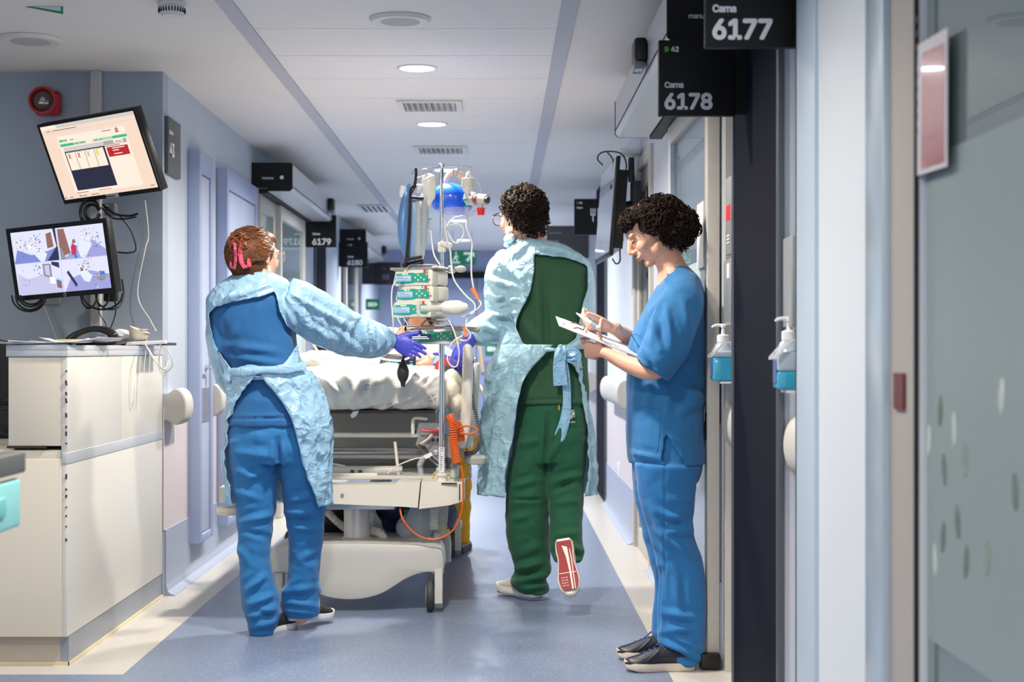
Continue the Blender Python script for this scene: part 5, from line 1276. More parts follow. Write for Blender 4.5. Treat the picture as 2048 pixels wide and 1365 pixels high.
# syringe clamp
M_tr = mat('translucent plastic', rgb(232, 232, 226), 0.25, trans=0.5, alpha=0.92)
t = thing('syringe_clamp', 'translucent syringe with large rounded end cap in front of the third pump', 'syringe', tuple(W(880, 625, 6.2)))
b = MB(); b.tube([W(840, 618, 6.17), W(900, 616, 6.20)], 0.014, 20); b.build('barrel', M_tr, t)
b = MB(); b.tube([W(893, 616, 6.195), W(902, 616, 6.20), W(918, 616, 6.20), W(928, 616, 6.20)], [(0.026, 0.028), (0.030, 0.031), (0.030, 0.031), (0.020, 0.022)], 24, round_caps=True); b.build('end_cap', mat('pale cap', rgb(228, 226, 216), 0.35, trans=0.15), t)
b = MB(); b.tube([W(838, 604, 6.16), W(836, 616, 6.16), W(838, 630, 6.16), W(846, 633, 6.16)], [(0.006, 0.008)]*4, 12, k=4, round_caps=True); b.build('plunger_flange', M_tr, t)

# ------------------------------------------------------------------ hanging fluids, breathing bag, pressure bag
def hang(P, r, m_, nm, par): b = MB(); b.tube([W(*p) for p in P], r, 8, k=4, round_caps=True); return b.build(nm, m_, par)
M_fl = mat('milky bottle', rgb(240, 236, 228), 0.25, trans=0.15, sss=0.1)
M_clear = mat('clear drip plastic', rgb(225, 232, 236), 0.08, trans=0.7, alpha=0.8)
M_gr = mat('green ring', rgb(20, 160, 120), 0.4)
M_tub = mat('infusion tubing', rgb(238, 236, 232), 0.2, trans=0.25)
t = thing('infusion_bottle', 'tall white plastic infusion bottle hanging left of the pole', 'infusion bottle', tuple(W(854, 410, 6.36)))
b = MB(); b.tube([W(853, 348, 6.38), W(855, 354, 6.38), W(857, 362, 6.38), W(857, 390, 6.38), W(856, 400, 6.38), W(855, 412, 6.38)], [(0.008, 0.012), (0.016, 0.026), (0.026, 0.031), (0.027, 0.031), (0.016, 0.022), (0.011, 0.013)], 24, ref=(0, 1, 0), k=4); b.build('bottle', M_fl, t)
b = MB(); b.tube([W(855, 413, 6.38), W(855, 421, 6.38)], 0.009, 16); b.build('port', M_pc, t)
def chamber(px, py, Y, t, s=1.0, dx=0):
    b = MB(); b.tube([W(px, py, Y), W(px+dx*0.4, py+16*s, Y)], 0.0055*s, 14); b.build('spike', M_clear, t)
    b = MB(); b.tube([W(px-3, py+5*s, Y-0.006), W(px-6, py+5*s, Y-0.006)], 0.006*s, 10, round_caps=True); b.build('green_vent', M_gr, t)
    b = MB(); b.tube([W(px+dx*0.4, py+18*s, Y), W(px+dx*0.42, py+19.5*s, Y)], 0.0125*s, 18); b.build('green_collar', M_gr, t)
    b = MB(); b.tube([W(px+dx*0.45, py+20*s, Y), W(px+dx*0.8, py+38*s, Y), W(px+dx, py+44*s, Y)], [(0.009*s,)*2, (0.009*s,)*2, (0.005*s,)*2], 16); b.build('drip_chamber', M_clear, t)
chamber(856, 419, 6.38, t, 1.0, 4)
hang([(862, 462, 6.38), (863, 480, 6.38), (868, 510, 6.34), (880, 530, 6.32)], 0.0032, M_tub, 'tubing', t)
t = thing('infusion_bottle', 'small white medicine bottle hanging upside down right of the pole', 'infusion bottle', tuple(W(935, 390, 6.36)))
b = MB(); b.tube([W(935, 356, 6.37), W(935, 358, 6.37), W(935, 377, 6.37), W(935, 382, 6.37), W(936, 387, 6.37)], [(0.018, 0.020), (0.022, 0.0245), (0.022, 0.0245), (0.016, 0.018), (0.011, 0.012)], 28, ref=(0, 1, 0)); b.build('bottle', M_fl, t)
b = MB(); b.tube([W(936, 387, 6.37), W(936, 393, 6.37)], 0.014, 22); b.build('neck_cap', mat('cap grey', rgb(196, 196, 196), 0.35, 0.3), t)
b = MB(); b.tube([W(935, 362, 6.37), W(935, 374, 6.37)], 0.0252, 28); b.build('paper_label', mat('label ivory', rgb(222, 214, 198), 0.6), t)
b = MB(); b.tube([W(938, 344, 6.37), W(933, 350, 6.37), W(932, 356, 6.37)], [(0.001, 0.006)]*3, 8); b.tube([W(938, 344, 6.37), W(940, 350, 6.37), W(940, 356, 6.37)], [(0.001, 0.006)]*3, 8); b.build('hanging_loop', mat('rubber pink', rgb(220, 180, 166), 0.5), t)
chamber(934, 394, 6.37, t, 1.05, 0)
t = thing('infusion_line', 'white infusion tubing falling from the small bottle to an orange connector', 'infusion tubing', tuple(W(940, 560, 6.3)))
hang([(933, 440, 6.37), (934, 460, 6.35), (944, 485, 6.33), (943, 510, 6.32), (943, 550, 6.30), (947, 575, 6.28)], 0.0034, M_tub, 'tube', t)
b = MB(); b.tube([W(945, 576, 6.27), W(952, 590, 6.27), W(956, 599, 6.27)], [(0.010, 0.012), (0.006, 0.009), (0.007, 0.008)], 14, k=2); b.build('connector', mat('connector orange', rgb(240, 130, 70), 0.35), t, 'orange connector')
hang([(957, 600, 6.27), (962, 608, 6.26), (955, 618, 6.24), (938, 628, 6.22), (925, 634, 6.2)], 0.0034, M_tub, 'tube', t)
t = thing('infusion_line', 'white tubing looping from the breathing bag down past the pump stack', 'infusion tubing', tuple(W(920, 560, 6.35)))
hang([(890, 445, 6.36), (892, 470, 6.35), (900, 500, 6.35), (903, 530, 6.33), (908, 560, 6.30), (930, 590, 6.27), (949, 608, 6.25), (948, 625, 6.23), (936, 632, 6.22), (932, 655, 6.22), (941, 668, 6.22), (938, 678, 6.22), (928, 682, 6.2), (912, 678, 6.2)], 0.0034, M_tub, 'tube', t)
b = MB(); b.tube([W(928, 655, 6.2), W(930, 665, 6.2), W(932, 674, 6.2)], [(0.005, 0.008), (0.006, 0.006), (0.007, 0.008)], 12, k=2); b.build('connector', mat('connector orange', rgb(240, 130, 70), 0.35), t, 'orange connector')
t = thing('infusion_line', 'long white tubing loop hanging in front of the red topped ventilator', 'infusion tubing', tuple(W(905, 720, 6.2)))
hang([(925, 672, 6.2), (908, 682, 6.18), (897, 700, 6.18), (895, 720, 6.18), (903, 733, 6.18), (914, 732, 6.18), (918, 712, 6.18), (916, 690, 6.18), (905, 655, 6.2), (892, 632, 6.22)], 0.0028, M_tub, 'tube', t)
t = thing('infusion_line', 'thin white tubing hanging left of the pump stack', 'infusion tubing', tuple(W(786, 600, 6.24)))
hang([(792, 562, 6.24), (785, 575, 6.24), (783, 600, 6.24), (786, 640, 6.24), (787, 672, 6.26)], 0.003, M_tub, 'tube', t)
t = thing('infusion_line', 'pair of thin white tubes dropping below the third pump', 'infusion tubing', tuple(W(805, 650, 6.3)))
hang([(794, 634, 6.3), (802, 650, 6.3), (812, 668, 6.32)], 0.0028, M_tub, 'tube', t)
hang([(806, 634, 6.3), (815, 650, 6.3), (820, 668, 6.32)], 0.0025, M_tub, 'tube', t)
t = thing('infusion_line', 'white tubing coiled in a loop below the breathing bag', 'infusion tubing', tuple(W(915, 470, 6.4)))
hang([(925, 432, 6.42), (905, 438, 6.41), (893, 455, 6.40), (898, 470, 6.40), (908, 485, 6.40), (918, 484, 6.4), (927, 470, 6.4), (925, 455, 6.4), (912, 448, 6.4), (898, 452, 6.4)], 0.003, M_tub, 'tube', t)
b = MB(); b.tube([W(935, 350, 6.36), W(950, 358, 6.38), (W(961, 375, 6.4)), W(963, 390, 6.4)], 0.0014, 6, k=4)
single('oxygen_line', b, M_tub, 'thin clear line from the hook to the grey valve of the breathing bag', 'tubing')
# self inflating bag
t = thing('breathing_bag', 'blue manual breathing bag with a grey valve and red cap behind the pole', 'breathing bag', tuple(W(905, 430, 6.6)))
M_bb = mat('bag blue', rgb(20, 84, 214), 0.22, coat=0.4, sss=0.1)
b = MB(); b.tube([W(866, 385, 6.62), W(872, 388, 6.62), W(882, 394, 6.62), W(900, 398, 6.60), W(922, 402, 6.60), (W(938, 402, 6.60)), W(948, 402, 6.60)], [(0.02, 0.02), (0.045, 0.046), (0.062, 0.064), (0.068, 0.070), (0.06, 0.066), (0.045, 0.05), (0.02, 0.02)], 32, ref=(0, 1, 0), k=4)
b.build('bag', M_bb, t)
b = MB(); b.tube([W(938, 397, 6.56), W(952, 399, 6.52)], [(0.03, 0.033), (0.026, 0.028)], 26); b.build('valve_body', mat('valve grey', rgb(196, 192, 184), 0.35), t)
b = MB(); b.tube([W(952, 398, 6.50), W(958, 398, 6.48)], 0.020, 26); b.build('valve_band', mat('valve band', rgb(120, 70, 78), 0.4), t)
b = MB(); b.tube([W(957, 398, 6.49), W(974, 400, 6.46)], 0.0225, 26); b.build('valve_ring', mat('valve grey', rgb(196, 192, 184), 0.35), t)
b = MB(); b.tube([W(972.5, 400, 6.452), W(976.2, 400.4, 6.445)], 0.014, 26); b.build('valve_mouth', M_tyre, t)
b = MB(); b.tube([W(961, 408, 6.48), W(961, 416, 6.48)], 0.011, 20); b.build('valve_port', mat('valve grey', rgb(196, 192, 184), 0.35), t)
b = MB(); b.lathe([(0.001, 0), (0.015, 0.0), (0.017, 0.026), (0.019, 0.027), (0.019, 0.031), (0.001, 0.031)], W(961.5, 430.5, 6.48), (0, 0, 1), 24); b.build('red_cap', mat('cap red', rgb(222, 44, 48), 0.35), t, 'red cap')
b = MB(); b.tube([W(888, 368, 6.6), W(896, 352, 6.58), W(908, 344, 6.56), W(926, 356, 6.56)], [(0.003, 0.014)]*4, 12, k=4); b.build('strap', mat('strap beige', rgb(226, 196, 178), 0.6), t)
M_wrapc = mat('clear wrap', rgb(225, 225, 240), 0.15, alpha=0.3)
b = MB(); b.tube([W(885, 404, 6.58), W(905, 415, 6.58), W(925, 424, 6.56), W(940, 428, 6.56), W(950, 420, 6.56)], [(0.03, 0.03), (0.04, 0.035), (0.035, 0.02), (0.02, 0.012), (0.006, 0.006)], 14, k=3); b.build('clear_wrapper', M_wrapc, t)
# pressure infusion bag
t = thing('pressure_bag', 'blue pressure infusion cuff with clear scale and dark cord, hanging left', 'pressure bag', tuple(W(825, 530, 6.36)))
M_pb = mat('cuff blue', rgb(86, 128, 176), 0.35)
b = MB(); b.tube([W(819, 368, 6.38), W(816, 385, 6.38), W(811, 410, 6.36), W(807, 450, 6.34), W(810, 490, 6.34), W(819, 525, 6.36)], [(0.02, 0.012), (0.03, 0.018), (0.045, 0.022), (0.05, 0.026), (0.04, 0.024), (0.008, 0.006)], 24, ref=(0, 1, 0), k=5)
b.build('cuff', M_pb, t)
b = MB(); b.tube([W(824, 395, 6.36), W(828, 405, 6.36), W(833, 440, 6.35), W(832, 490, 6.35), W(826, 520, 6.36)], [(0.028, 0.02), (0.034, 0.032), (0.036, 0.036), (0.034, 0.034), (0.02, 0.02)], 24, ref=(0, 1, 0), k=4); b.build('cuff_side', mat('cuff side', rgb(128, 160, 196), 0.35), t)
b = MB(); b.tube([W(838, 394, 6.34), W(841, 402, 6.34), W(842, 450, 6.33), W(838, 510, 6.34), W(836, 514, 6.34)], [(0.022, 0.018), (0.028, 0.028), (0.030, 0.028), (0.026, 0.024), (0.016, 0.014)], 22, ref=(0, 1, 0), k=3)
b.build('fluid_bag', mat('fluid bag', rgb(216, 222, 224), 0.15, trans=0.4, alpha=0.9), t)
b = MB()
for i in range(26): b.bb(wx(840, 6.3), wx(840, 6.3)+(0.016 if i % 5 == 0 else 0.010), 6.2995, 6.3002, wz(408+i*3.4, 6.3), wz(407.2+i*3.4, 6.3))
b.build('scale', mat('scale ink', rgb(120, 120, 118), 0.6), t)
M_cd = mat('dark cord', rgb(40, 26, 28), 0.7)
for P, r in (([(832, 338, 6.34), (832, 352, 6.32), (829, 370, 6.30), (821, 382, 6.30), (820, 420, 6.28), (817, 470, 6.28), (813, 515, 6.29), (810, 532, 6.30)], 0.006), ([(822, 395, 6.30), (845, 397, 6.30)], 0.006), ([(814, 519, 6.29), (832, 516, 6.30), (842, 514, 6.30)], 0.006), ([(832, 372, 6.3), (826, 382, 6.3), (822, 390, 6.3)], 0.003)):
    hang(P, r, M_cd, 'cord', t)
b = MB(); b.tube([W(806, 372, 6.36), W(804, 385, 6.36), W(802, 395, 6.36)], [(0.008, 0.014), (0.01, 0.016), (0.006, 0.01)], 10, k=2); b.build('white_label', M_paper, t)
b = MB(); b.ell(W(838, 377, 6.36), (0.016, 0.016, 0.020)); b.build('pressure_dial', M_wp, t)
b = MB(); b.box((W(826, 528, 6.33)), (0.09, 0.03, 0.02), 0, Matrix.Rotation(-0.2, 3, 'Y'), 0.005); b.build('lower_strap', M_cd, t)
t = thing('inflation_bulb', 'black rubber squeeze bulb hanging on a black tube in front of the sheet', 'squeeze bulb', tuple(W(806, 775, 6.36)))
b = MB(); b.lathe([(0.008, 0), (0.010, 0.012), (0.011, 0.018), (0.020, 0.032), (0.0255, 0.052), (0.0255, 0.068), (0.018, 0.092), (0.009, 0.106), (0.008, 0.115)], W(806, 774, 6.34), (0, 0, 1), 28); b.build('bulb', mat('bulb rubber', rgb(40, 40, 42), 0.55), t)
b = MB(); b.cyl(W(806.5, 720, 6.34), W(806.5, 728, 6.34), 0.006); b.build('metal_valve', M_steel, t)
hang([(806.5, 720, 6.34), (807, 700, 6.34), (810, 670, 6.36), (812, 640, 6.38)], [(0.005, 0.005)]*4, M_blackp, 'tube', t)

# ------------------------------------------------------------------ transport monitor and ventilator on the bed
t = thing('patient_monitor', 'small patient monitor showing green 83 lying on the bed sheet', 'patient monitor', tuple(W(795, 735, 6.95)))
c = W(796, 723, 6.95); Mq = frame_matrix(c, (1, 0.0, -0.05), (0, 0.35, 1))
b = MB(); b.M = Mq; b.box((0, -0.008, -0.03), (0.162, 0.082, 0.058), 0, None, 0.006); b.build('casing', M_blackp, t)
b = MB(); b.M = Mq; b.box((0, 0.036, -0.03), (0.170, 0.006, 0.062), 0, None, 0.002); b.build('cream_rim', M_pc, t)
b = MB(); b.M = Mq; X = lambda u: -0.076+0.152*u; Yv = lambda v: -0.042+0.068*v
ms = [emi('pm back', (20, 24, 40)), emi('pm green', (60, 230, 90), 1.5), emi('pm cyan', (70, 190, 240), 1.5), emi('pm white', (200, 205, 220)), emi('pm bar', (40, 46, 90))]
quad(b, X, Yv, 0, 0, 1, 1, 0, 0); quad(b, X, Yv, 0, .72, 1, .86, 4, 1); quad(b, X, Yv, 0.45, 0.35, 0.7, 0.42, 2, 2); quad(b, X, Yv, 0.32, 0.42, 0.5, 0.5, 2, 2); quad(b, X, Yv, 0.86, 0.35, 0.96, 0.5, 2, 2); quad(b, X, Yv, 0.86, 0.6, 0.96, 0.66, 3, 2); quad(b, X, Yv, 0.03, 0.65, 0.09, 0.71, 1, 2)
b.text('83', 0.028, Matrix.Translation(Vector((X(0.12), Yv(0.30), 0.0012))), 1, bold=0.02, depth=0.0001)
b.build('screen', ms, t)
t = thing('transport_ventilator', 'red topped grey transport ventilator on the bed beside the rail', 'ventilator', tuple(W(900, 770, 6.9)))
Yv_ = 6.80
b = MB(); b.prism([W(866, 745, Yv_), W(872, 726, Yv_), W(880, 717, Yv_), W(926, 719, Yv_), W(928, 743, Yv_)], (0, 0.16, 0)); b.build('red_top', mat('ventilator red', rgb(206, 44, 56), 0.35), t)
b = MB(); b.bb(wx(870, Yv_), wx(928, Yv_), Yv_+0.005, Yv_+0.16, wz(775, Yv_), wz(745, Yv_), 0, 0.006); b.build('grey_body', mat('vent grey', rgb(96, 98, 100), 0.5), t)
for (px, py, r) in ((893, 736, 6), (903, 738, 5), (914, 736, 6), (889, 748, 5)):
    b = MB(); b.lathe([(0.001, 0), (r*0.0023, 0), (r*0.0020, 0.012), (0.001, 0.012)], W(px, py, Yv_), (0, -1, 0), 20); b.build('knob', M_tyre, t)
b = MB(); b.lathe([(0.012, 0), (0.018, 0.0), (0.018, 0.012), (0.012, 0.012)], W(910, 752, Yv_), (0, -1, 0), 24); b.build('outlet_ring', M_tyre, t)
b = MB(); b.tube([W(912, 750, 6.75), W(918, 765, 6.72), W(921, 785, 6.70)], 0.012, 14, k=3); single('oxygen_hose', b, mat('pale hose', rgb(214, 222, 226), 0.3), 'pale grey hose stub leaving the ventilator beside the rail', 'hose')
# bundle of bedding at the right side of the mattress
b = MB(); b.ell(W(905, 778, 6.62), (0.045, 0.16, 0.085)); b.ell(W(915, 805, 6.6), (0.03, 0.14, 0.05))
o = blob(b, 'bedding_roll', mat('cream bedding', rgb(226, 218, 198), 0.7), None, 0.007, 4, cloth(0.006, 14)); tag(o, 'cream bedding bulging at the right edge of the mattress', 'bedding')

# ------------------------------------------------------------------ coiled cables and hoses
def coil(pts, R, r, turns, m_, lab, nm='coiled_cable', tail=None):
    P = [Vector(p) for p in [q for q in (tuple(v) for v in crom([tuple(W(*p)) for p in pts], 8))]]
    L = len(P)-1; b = MB(); out = []
    N = turns*10
    for i in range(N+1):
        s = i/N*L; k = min(int(s), L-1); f = s-k; c_ = P[k].lerp(P[k+1], f); T = (P[k+1]-P[k]).normalized()
        a = Vector((0, 1, 0)); a = (a-T*a.dot(T)).normalized(); bb_ = T.cross(a); th = 2*math.pi*i/10
        out.append(c_+a*math.cos(th)*R+bb_*math.sin(th)*R)
    b.tube(out, r, 7)
    if tail:
        b2 = [out[-1]]+[W(*p) for p in tail]; b.tube(b2, r, 8, k=6)
    return single(nm, b, m_, lab, 'cable')
M_or = mat('orange cable', rgb(214, 100, 46), 0.4)
coil([(899, 832, 6.37), (906, 850, 6.36), (907, 880, 6.36), (910, 905, 6.36), (914, 926, 6.36)], 0.0165, 0.0042, 26, M_or, 'thick orange coiled cable hanging from the bed beside the pole', tail=[(922, 935, 6.36), (926, 960, 6.36), (924, 1020, 6.37), (905, 1062, 6.38), (868, 1080, 6.38), (830, 1068, 6.38), (806, 1040, 6.38), (800, 1018, 6.40)])
coil([(912, 845, 6.42), (920, 862, 6.42), (922, 882, 6.42)], 0.015, 0.0042, 11, M_or, 'short orange coiled cable behind the longer one', tail=[(918, 860, 6.38), (930, 853, 6.36), (948, 855, 6.36), (955, 862, 6.36), (940, 869, 6.36), (920, 866, 6.38)])
coil([(942, 790, 6.56), (950, 820, 6.55), (958, 860, 6.55), (958, 890, 6.56), (948, 905, 6.58), (930, 908, 6.6)], 0.0085, 0.0022, 44, mat('grey cable coil', rgb(96, 104, 110), 0.5), 'thin grey coiled cable hanging outside the bed rail')
coil([(925, 790, 6.54), (921, 810, 6.52), (920, 825, 6.52)], 0.007, 0.0022, 10, M_wc, 'short white coiled cord beside the rail')
def hose(P, R, lab, m_=None, nm='corrugated_hose'):
    b = MB(); Q = crom([tuple(W(*p)) for p in P], 14); b.tube([Vector(q) for q in Q], [R*(1.0 if i % 2 else 0.86) for i in range(len(Q))], 16)
    single(nm, b, m_ or M_wc, lab, 'hose')
hose([(655, 1025, 6.75), (675, 1045, 6.72), (700, 1062, 6.72), (740, 1068, 6.7), (765, 1078, 6.68)], 0.018, 'white corrugated hose passing behind the lift column')
hose([(738, 1062, 6.64), (758, 1066, 6.62), (768, 1080, 6.62), (762, 1092, 6.62)], 0.020, 'thick white corrugated hose resting on the base cover')
hose([(870, 1008, 6.52), (868, 1035, 6.5), (868, 1060, 6.5)], 0.021, 'clear corrugated hose under the right corner of the bed', mat('clear hose', rgb(196, 196, 192), 0.2, alpha=0.7))
# things stowed on the chassis
b = MB(); b.ell((-0.42, 7.1, 0.385), (0.17, 0.24, 0.115)); b.ell((-0.30, 7.0, 0.36), (0.1, 0.16, 0.09)); b.bb(-0.55, -0.33, 6.95, 7.3, 0.275, 0.42, 0, 0.03)
o = blob(b, 'equipment_bag', mat('navy bag', rgb(22, 36, 74), 0.6), None, 0.010, 4, cloth(0.006, 10)); tag(o, 'large dark navy equipment bag stowed under the bed, right of the column', 'bag')
b = MB(); b.ell((-0.76, 7.1, 0.37), (0.10, 0.22, 0.10)); b.bb(-0.84, -0.69, 6.95, 7.3, 0.275, 0.4, 0, 0.02)
o = blob(b, 'equipment_bag', mat('black bag', rgb(24, 26, 40), 0.6), None, 0.010, 4, cloth(0.006, 10)); tag(o, 'black bag stowed under the bed, left of the column', 'bag')
b = MB(); b.ell((wx(838), 6.62, 0.365), (0.062, 0.07, 0.095)); b.ell((wx(815), 6.66, 0.33), (0.06, 0.08, 0.055))
o = blob(b, 'plastic_bag', mat('clear film', rgb(206, 214, 228), 0.12, alpha=0.45), None, 0.007, 2, cloth(0.006, 22)); tag(o, 'crumpled clear plastic bag under the bed', 'plastic bag')
b = MB(); b.box((wx(802), 6.80, 0.37), (0.018, 0.004, 0.05)); single('bag_badge', b, mat('badge green', rgb(60, 150, 110), 0.5), 'small green and white tag on the navy bag under the bed', 'tag')
t = thing('drainage_bottle', 'clear drainage bottle with yellow fluid hanging at the rear caster', 'drainage bottle', (wx(884), 6.62, 0.28))
b = MB(); b.tube([W(884, 1012, 6.62), W(880, 1040, 6.62), W(878, 1075, 6.62)], [(0.02, 0.03), (0.02, 0.035), (0.018, 0.028)], 18, ref=(0, 1, 0), k=3); b.build('bottle', mat('clear bottle', rgb(214, 220, 216), 0.1, alpha=0.4), t)
b = MB(); b.tube([W(884, 1052, 6.62), W(882, 1066, 6.62)], [(0.014, 0.024)]*2, 16, ref=(0, 1, 0)); b.build('yellow_fluid', mat('yellow fluid', rgb(196, 168, 60), 0.3), t)
for (P, lab) in (([(770, 1092, 6.6), (800, 1082, 6.6), (850, 1078, 6.6), (880, 1076, 6.6)], 'upper white tube lying across the rear of the base'), ([(790, 1094, 6.58), (830, 1090, 6.58), (862, 1082, 6.58), (878, 1070, 6.58)], 'lower white tube lying across the rear of the base')):
    cable(P, 0.004, M_wc, lab, 'drain_tube', 4)
b = MB(); b.tube([W(886, 1060, 6.9), W(890, 1090, 6.9), W(893, 1125, 6.9)], [(0.03, 0.03), (0.03, 0.032), (0.02, 0.022)], 14); b.build('rear_leg_cover', M_bedgl, bed)
# loose cable across the blanket
cable([(627, 690, 6.7), (645, 715, 6.7), (680, 738, 6.62), (715, 738, 6.6), (745, 718, 6.75), (752, 706, 6.8)], 0.0055, mat('ivory cable', rgb(222, 214, 196), 0.4), 'thick ivory cable lying across the blanket and sheet', 'monitor_lead')
cable([(752, 706, 6.84), (765, 718, 6.84), (800, 722, 6.84), (820, 715, 6.86)], 0.004, M_wc, 'white lead crossing the small patient monitor', 'monitor_lead')
# ================================================================== people
M_skin = mat('skin', rgb(226, 176, 152), 0.5, sss=0.25, mottle=(14, 0.35, rgb(214, 150, 130)), bump=(260, 0.12, 0.0008))
M_skin2 = mat('skin brown', rgb(172, 118, 88), 0.5, sss=0.15)
M_scrub = mat('scrub blue', rgb(26, 92, 150), 0.8, bump=(700, 0.25, 0.0008), wrinkle=(7, 0.35, 0.012, (1, 1, 0.6)), sheen=0.15)
M_scrub2 = mat('scrub mid blue', rgb(38, 112, 170), 0.8, bump=(700, 0.25, 0.0008), wrinkle=(6, 0.3, 0.010, (1, 1, 0.5)), sheen=0.15)
M_trous = mat('trouser blue', rgb(34, 112, 174), 0.8, bump=(700, 0.25, 0.0008), wrinkle=(6, 0.35, 0.012, (1, 1, 0.7)), sheen=0.15)
M_gscr = mat('scrub green', rgb(40, 82, 56), 0.82, bump=(700, 0.25, 0.0008), wrinkle=(5, 0.3, 0.012, (1, 1, 0.4)), sheen=0.15)
M_gtro = mat('trouser green', rgb(20, 84, 58), 0.82, bump=(700, 0.25, 0.0008), wrinkle=(6, 0.35, 0.012, (1, 1, 0.6)), sheen=0.15)
M_gown = mat('gown film', rgb(158, 201, 232), 0.26, alpha=0.80, crumple=((7, 0.4, 0.010), (17, 0.4, 0.005)), coat=0.3, spec=0.7)
M_gown2 = mat('gown film pale', rgb(166, 206, 224), 0.26, alpha=0.84, crumple=((7, 0.4, 0.010), (17, 0.4, 0.005)), coat=0.3, spec=0.7)
M_glove = mat('nitrile glove', rgb(72, 76, 190), 0.42, wrinkle=(45, 0.5, 0.003, (1, 1, 1)))
M_hairb = mat('dark brown hair', rgb(34, 22, 16), 0.62, spec=0.22)
M_hairc = mat('chestnut hair', rgb(108, 64, 38), 0.45, mottle=(16, 0.8, rgb(62, 38, 26)), spec=0.25)

def V(*a): return Vector(a)
def head_mb(b, C, f, u, s=1.0, nose=1.0):
    f = Vector(f).normalized(); u = Vector(u); u = (u-f*u.dot(f)).normalized(); r = f.cross(u)
    R = Matrix(((r.x, f.x, u.x), (r.y, f.y, u.y), (r.z, f.z, u.z)))
    L = lambda x, y, z: Vector(C)+R @ (Vector((x, y, z))*s)
    E = lambda x, y, z, a, c, d: b.ell(L(x, y, z), (a*s, c*s, d*s), R, 20, 14)
    E(0, -0.012, 0.030, 0.074, 0.093, 0.083)
    E(0, 0.032, 0.000, 0.064, 0.060, 0.080)
    E(0, 0.034, -0.040, 0.054, 0.054, 0.066)
    E(0, 0.068, -0.093, 0.022, 0.019, 0.017)
    for q in (-1, 1):
        E(q*0.040, 0.014, -0.062, 0.022, 0.040, 0.028)
        E(q*0.034, 0.066, -0.028, 0.024, 0.022, 0.024)
        E(q*0.028, 0.082, 0.022, 0.024, 0.012, 0.009)
        E(q*0.076, -0.008, -0.006, 0.007, 0.016, 0.027)
        E(q*0.078, -0.006, -0.028, 0.006, 0.010, 0.010)
        E(q*0.011, 0.098, -0.034, 0.008, 0.010, 0.007)
    b.tube([L(0, 0.086, 0.016), L(0, 0.094, 0.002), L(0, 0.104*nose, -0.016), L(0, 0.110*nose, -0.029)], [(0.008*s, 0.008*s), (0.009*s, 0.009*s), (0.011*s, 0.010*s), (0.011*s, 0.010*s)], 14, k=3, round_caps=True)
    E(0, 0.084, -0.052, 0.024, 0.012, 0.014)
    E(0, 0.094, -0.058, 0.021, 0.008, 0.0045); E(0, 0.092, -0.066, 0.018, 0.008, 0.005)
    return L, R
def face_parts(L, R, s, par, hairm, eyes=True):
    for q in (-1, 1):
        b = MB(); b.tube([L(q*0.012, 0.0915, 0.025), L(q*0.030, 0.0895, 0.029), L(q*0.044, 0.0765, 0.025)], [(0.001, 0.002), (0.0012, 0.0028), (0.0008, 0.0015)], 8, k=4); b.build('eyebrow', hairm, par)
        if eyes:
            b = MB(); b.ell(L(q*0.030, 0.079, 0.006), (0.011*s,)*3, None, 16, 10); b.build('eye', mat('eye white', rgb(232, 228, 222), 0.15), par)
            b = MB(); b.ell(L(q*0.030, 0.0895, 0.003), (0.0045*s, 0.0022*s, 0.0045*s), R, 12, 8); b.build('iris', mat('iris brown', rgb(60, 36, 24), 0.1), par)
            b = MB(); b.tube([L(q*0.018, 0.087, 0.008), L(q*0.030, 0.0925, 0.011), L(q*0.043, 0.083, 0.007)], 0.0013, 6, k=3); b.build('eyelash', hairm, par)
    b = MB(); b.ell(L(0, 0.098, -0.0585), (0.019*s, 0.0055*s, 0.0032*s), R, 16, 8); b.ell(L(0, 0.0965, -0.0655), (0.016*s, 0.006*s, 0.0040*s), R, 16, 8); b.build('lips', mat('lips', rgb(190, 104, 100), 0.4), par)

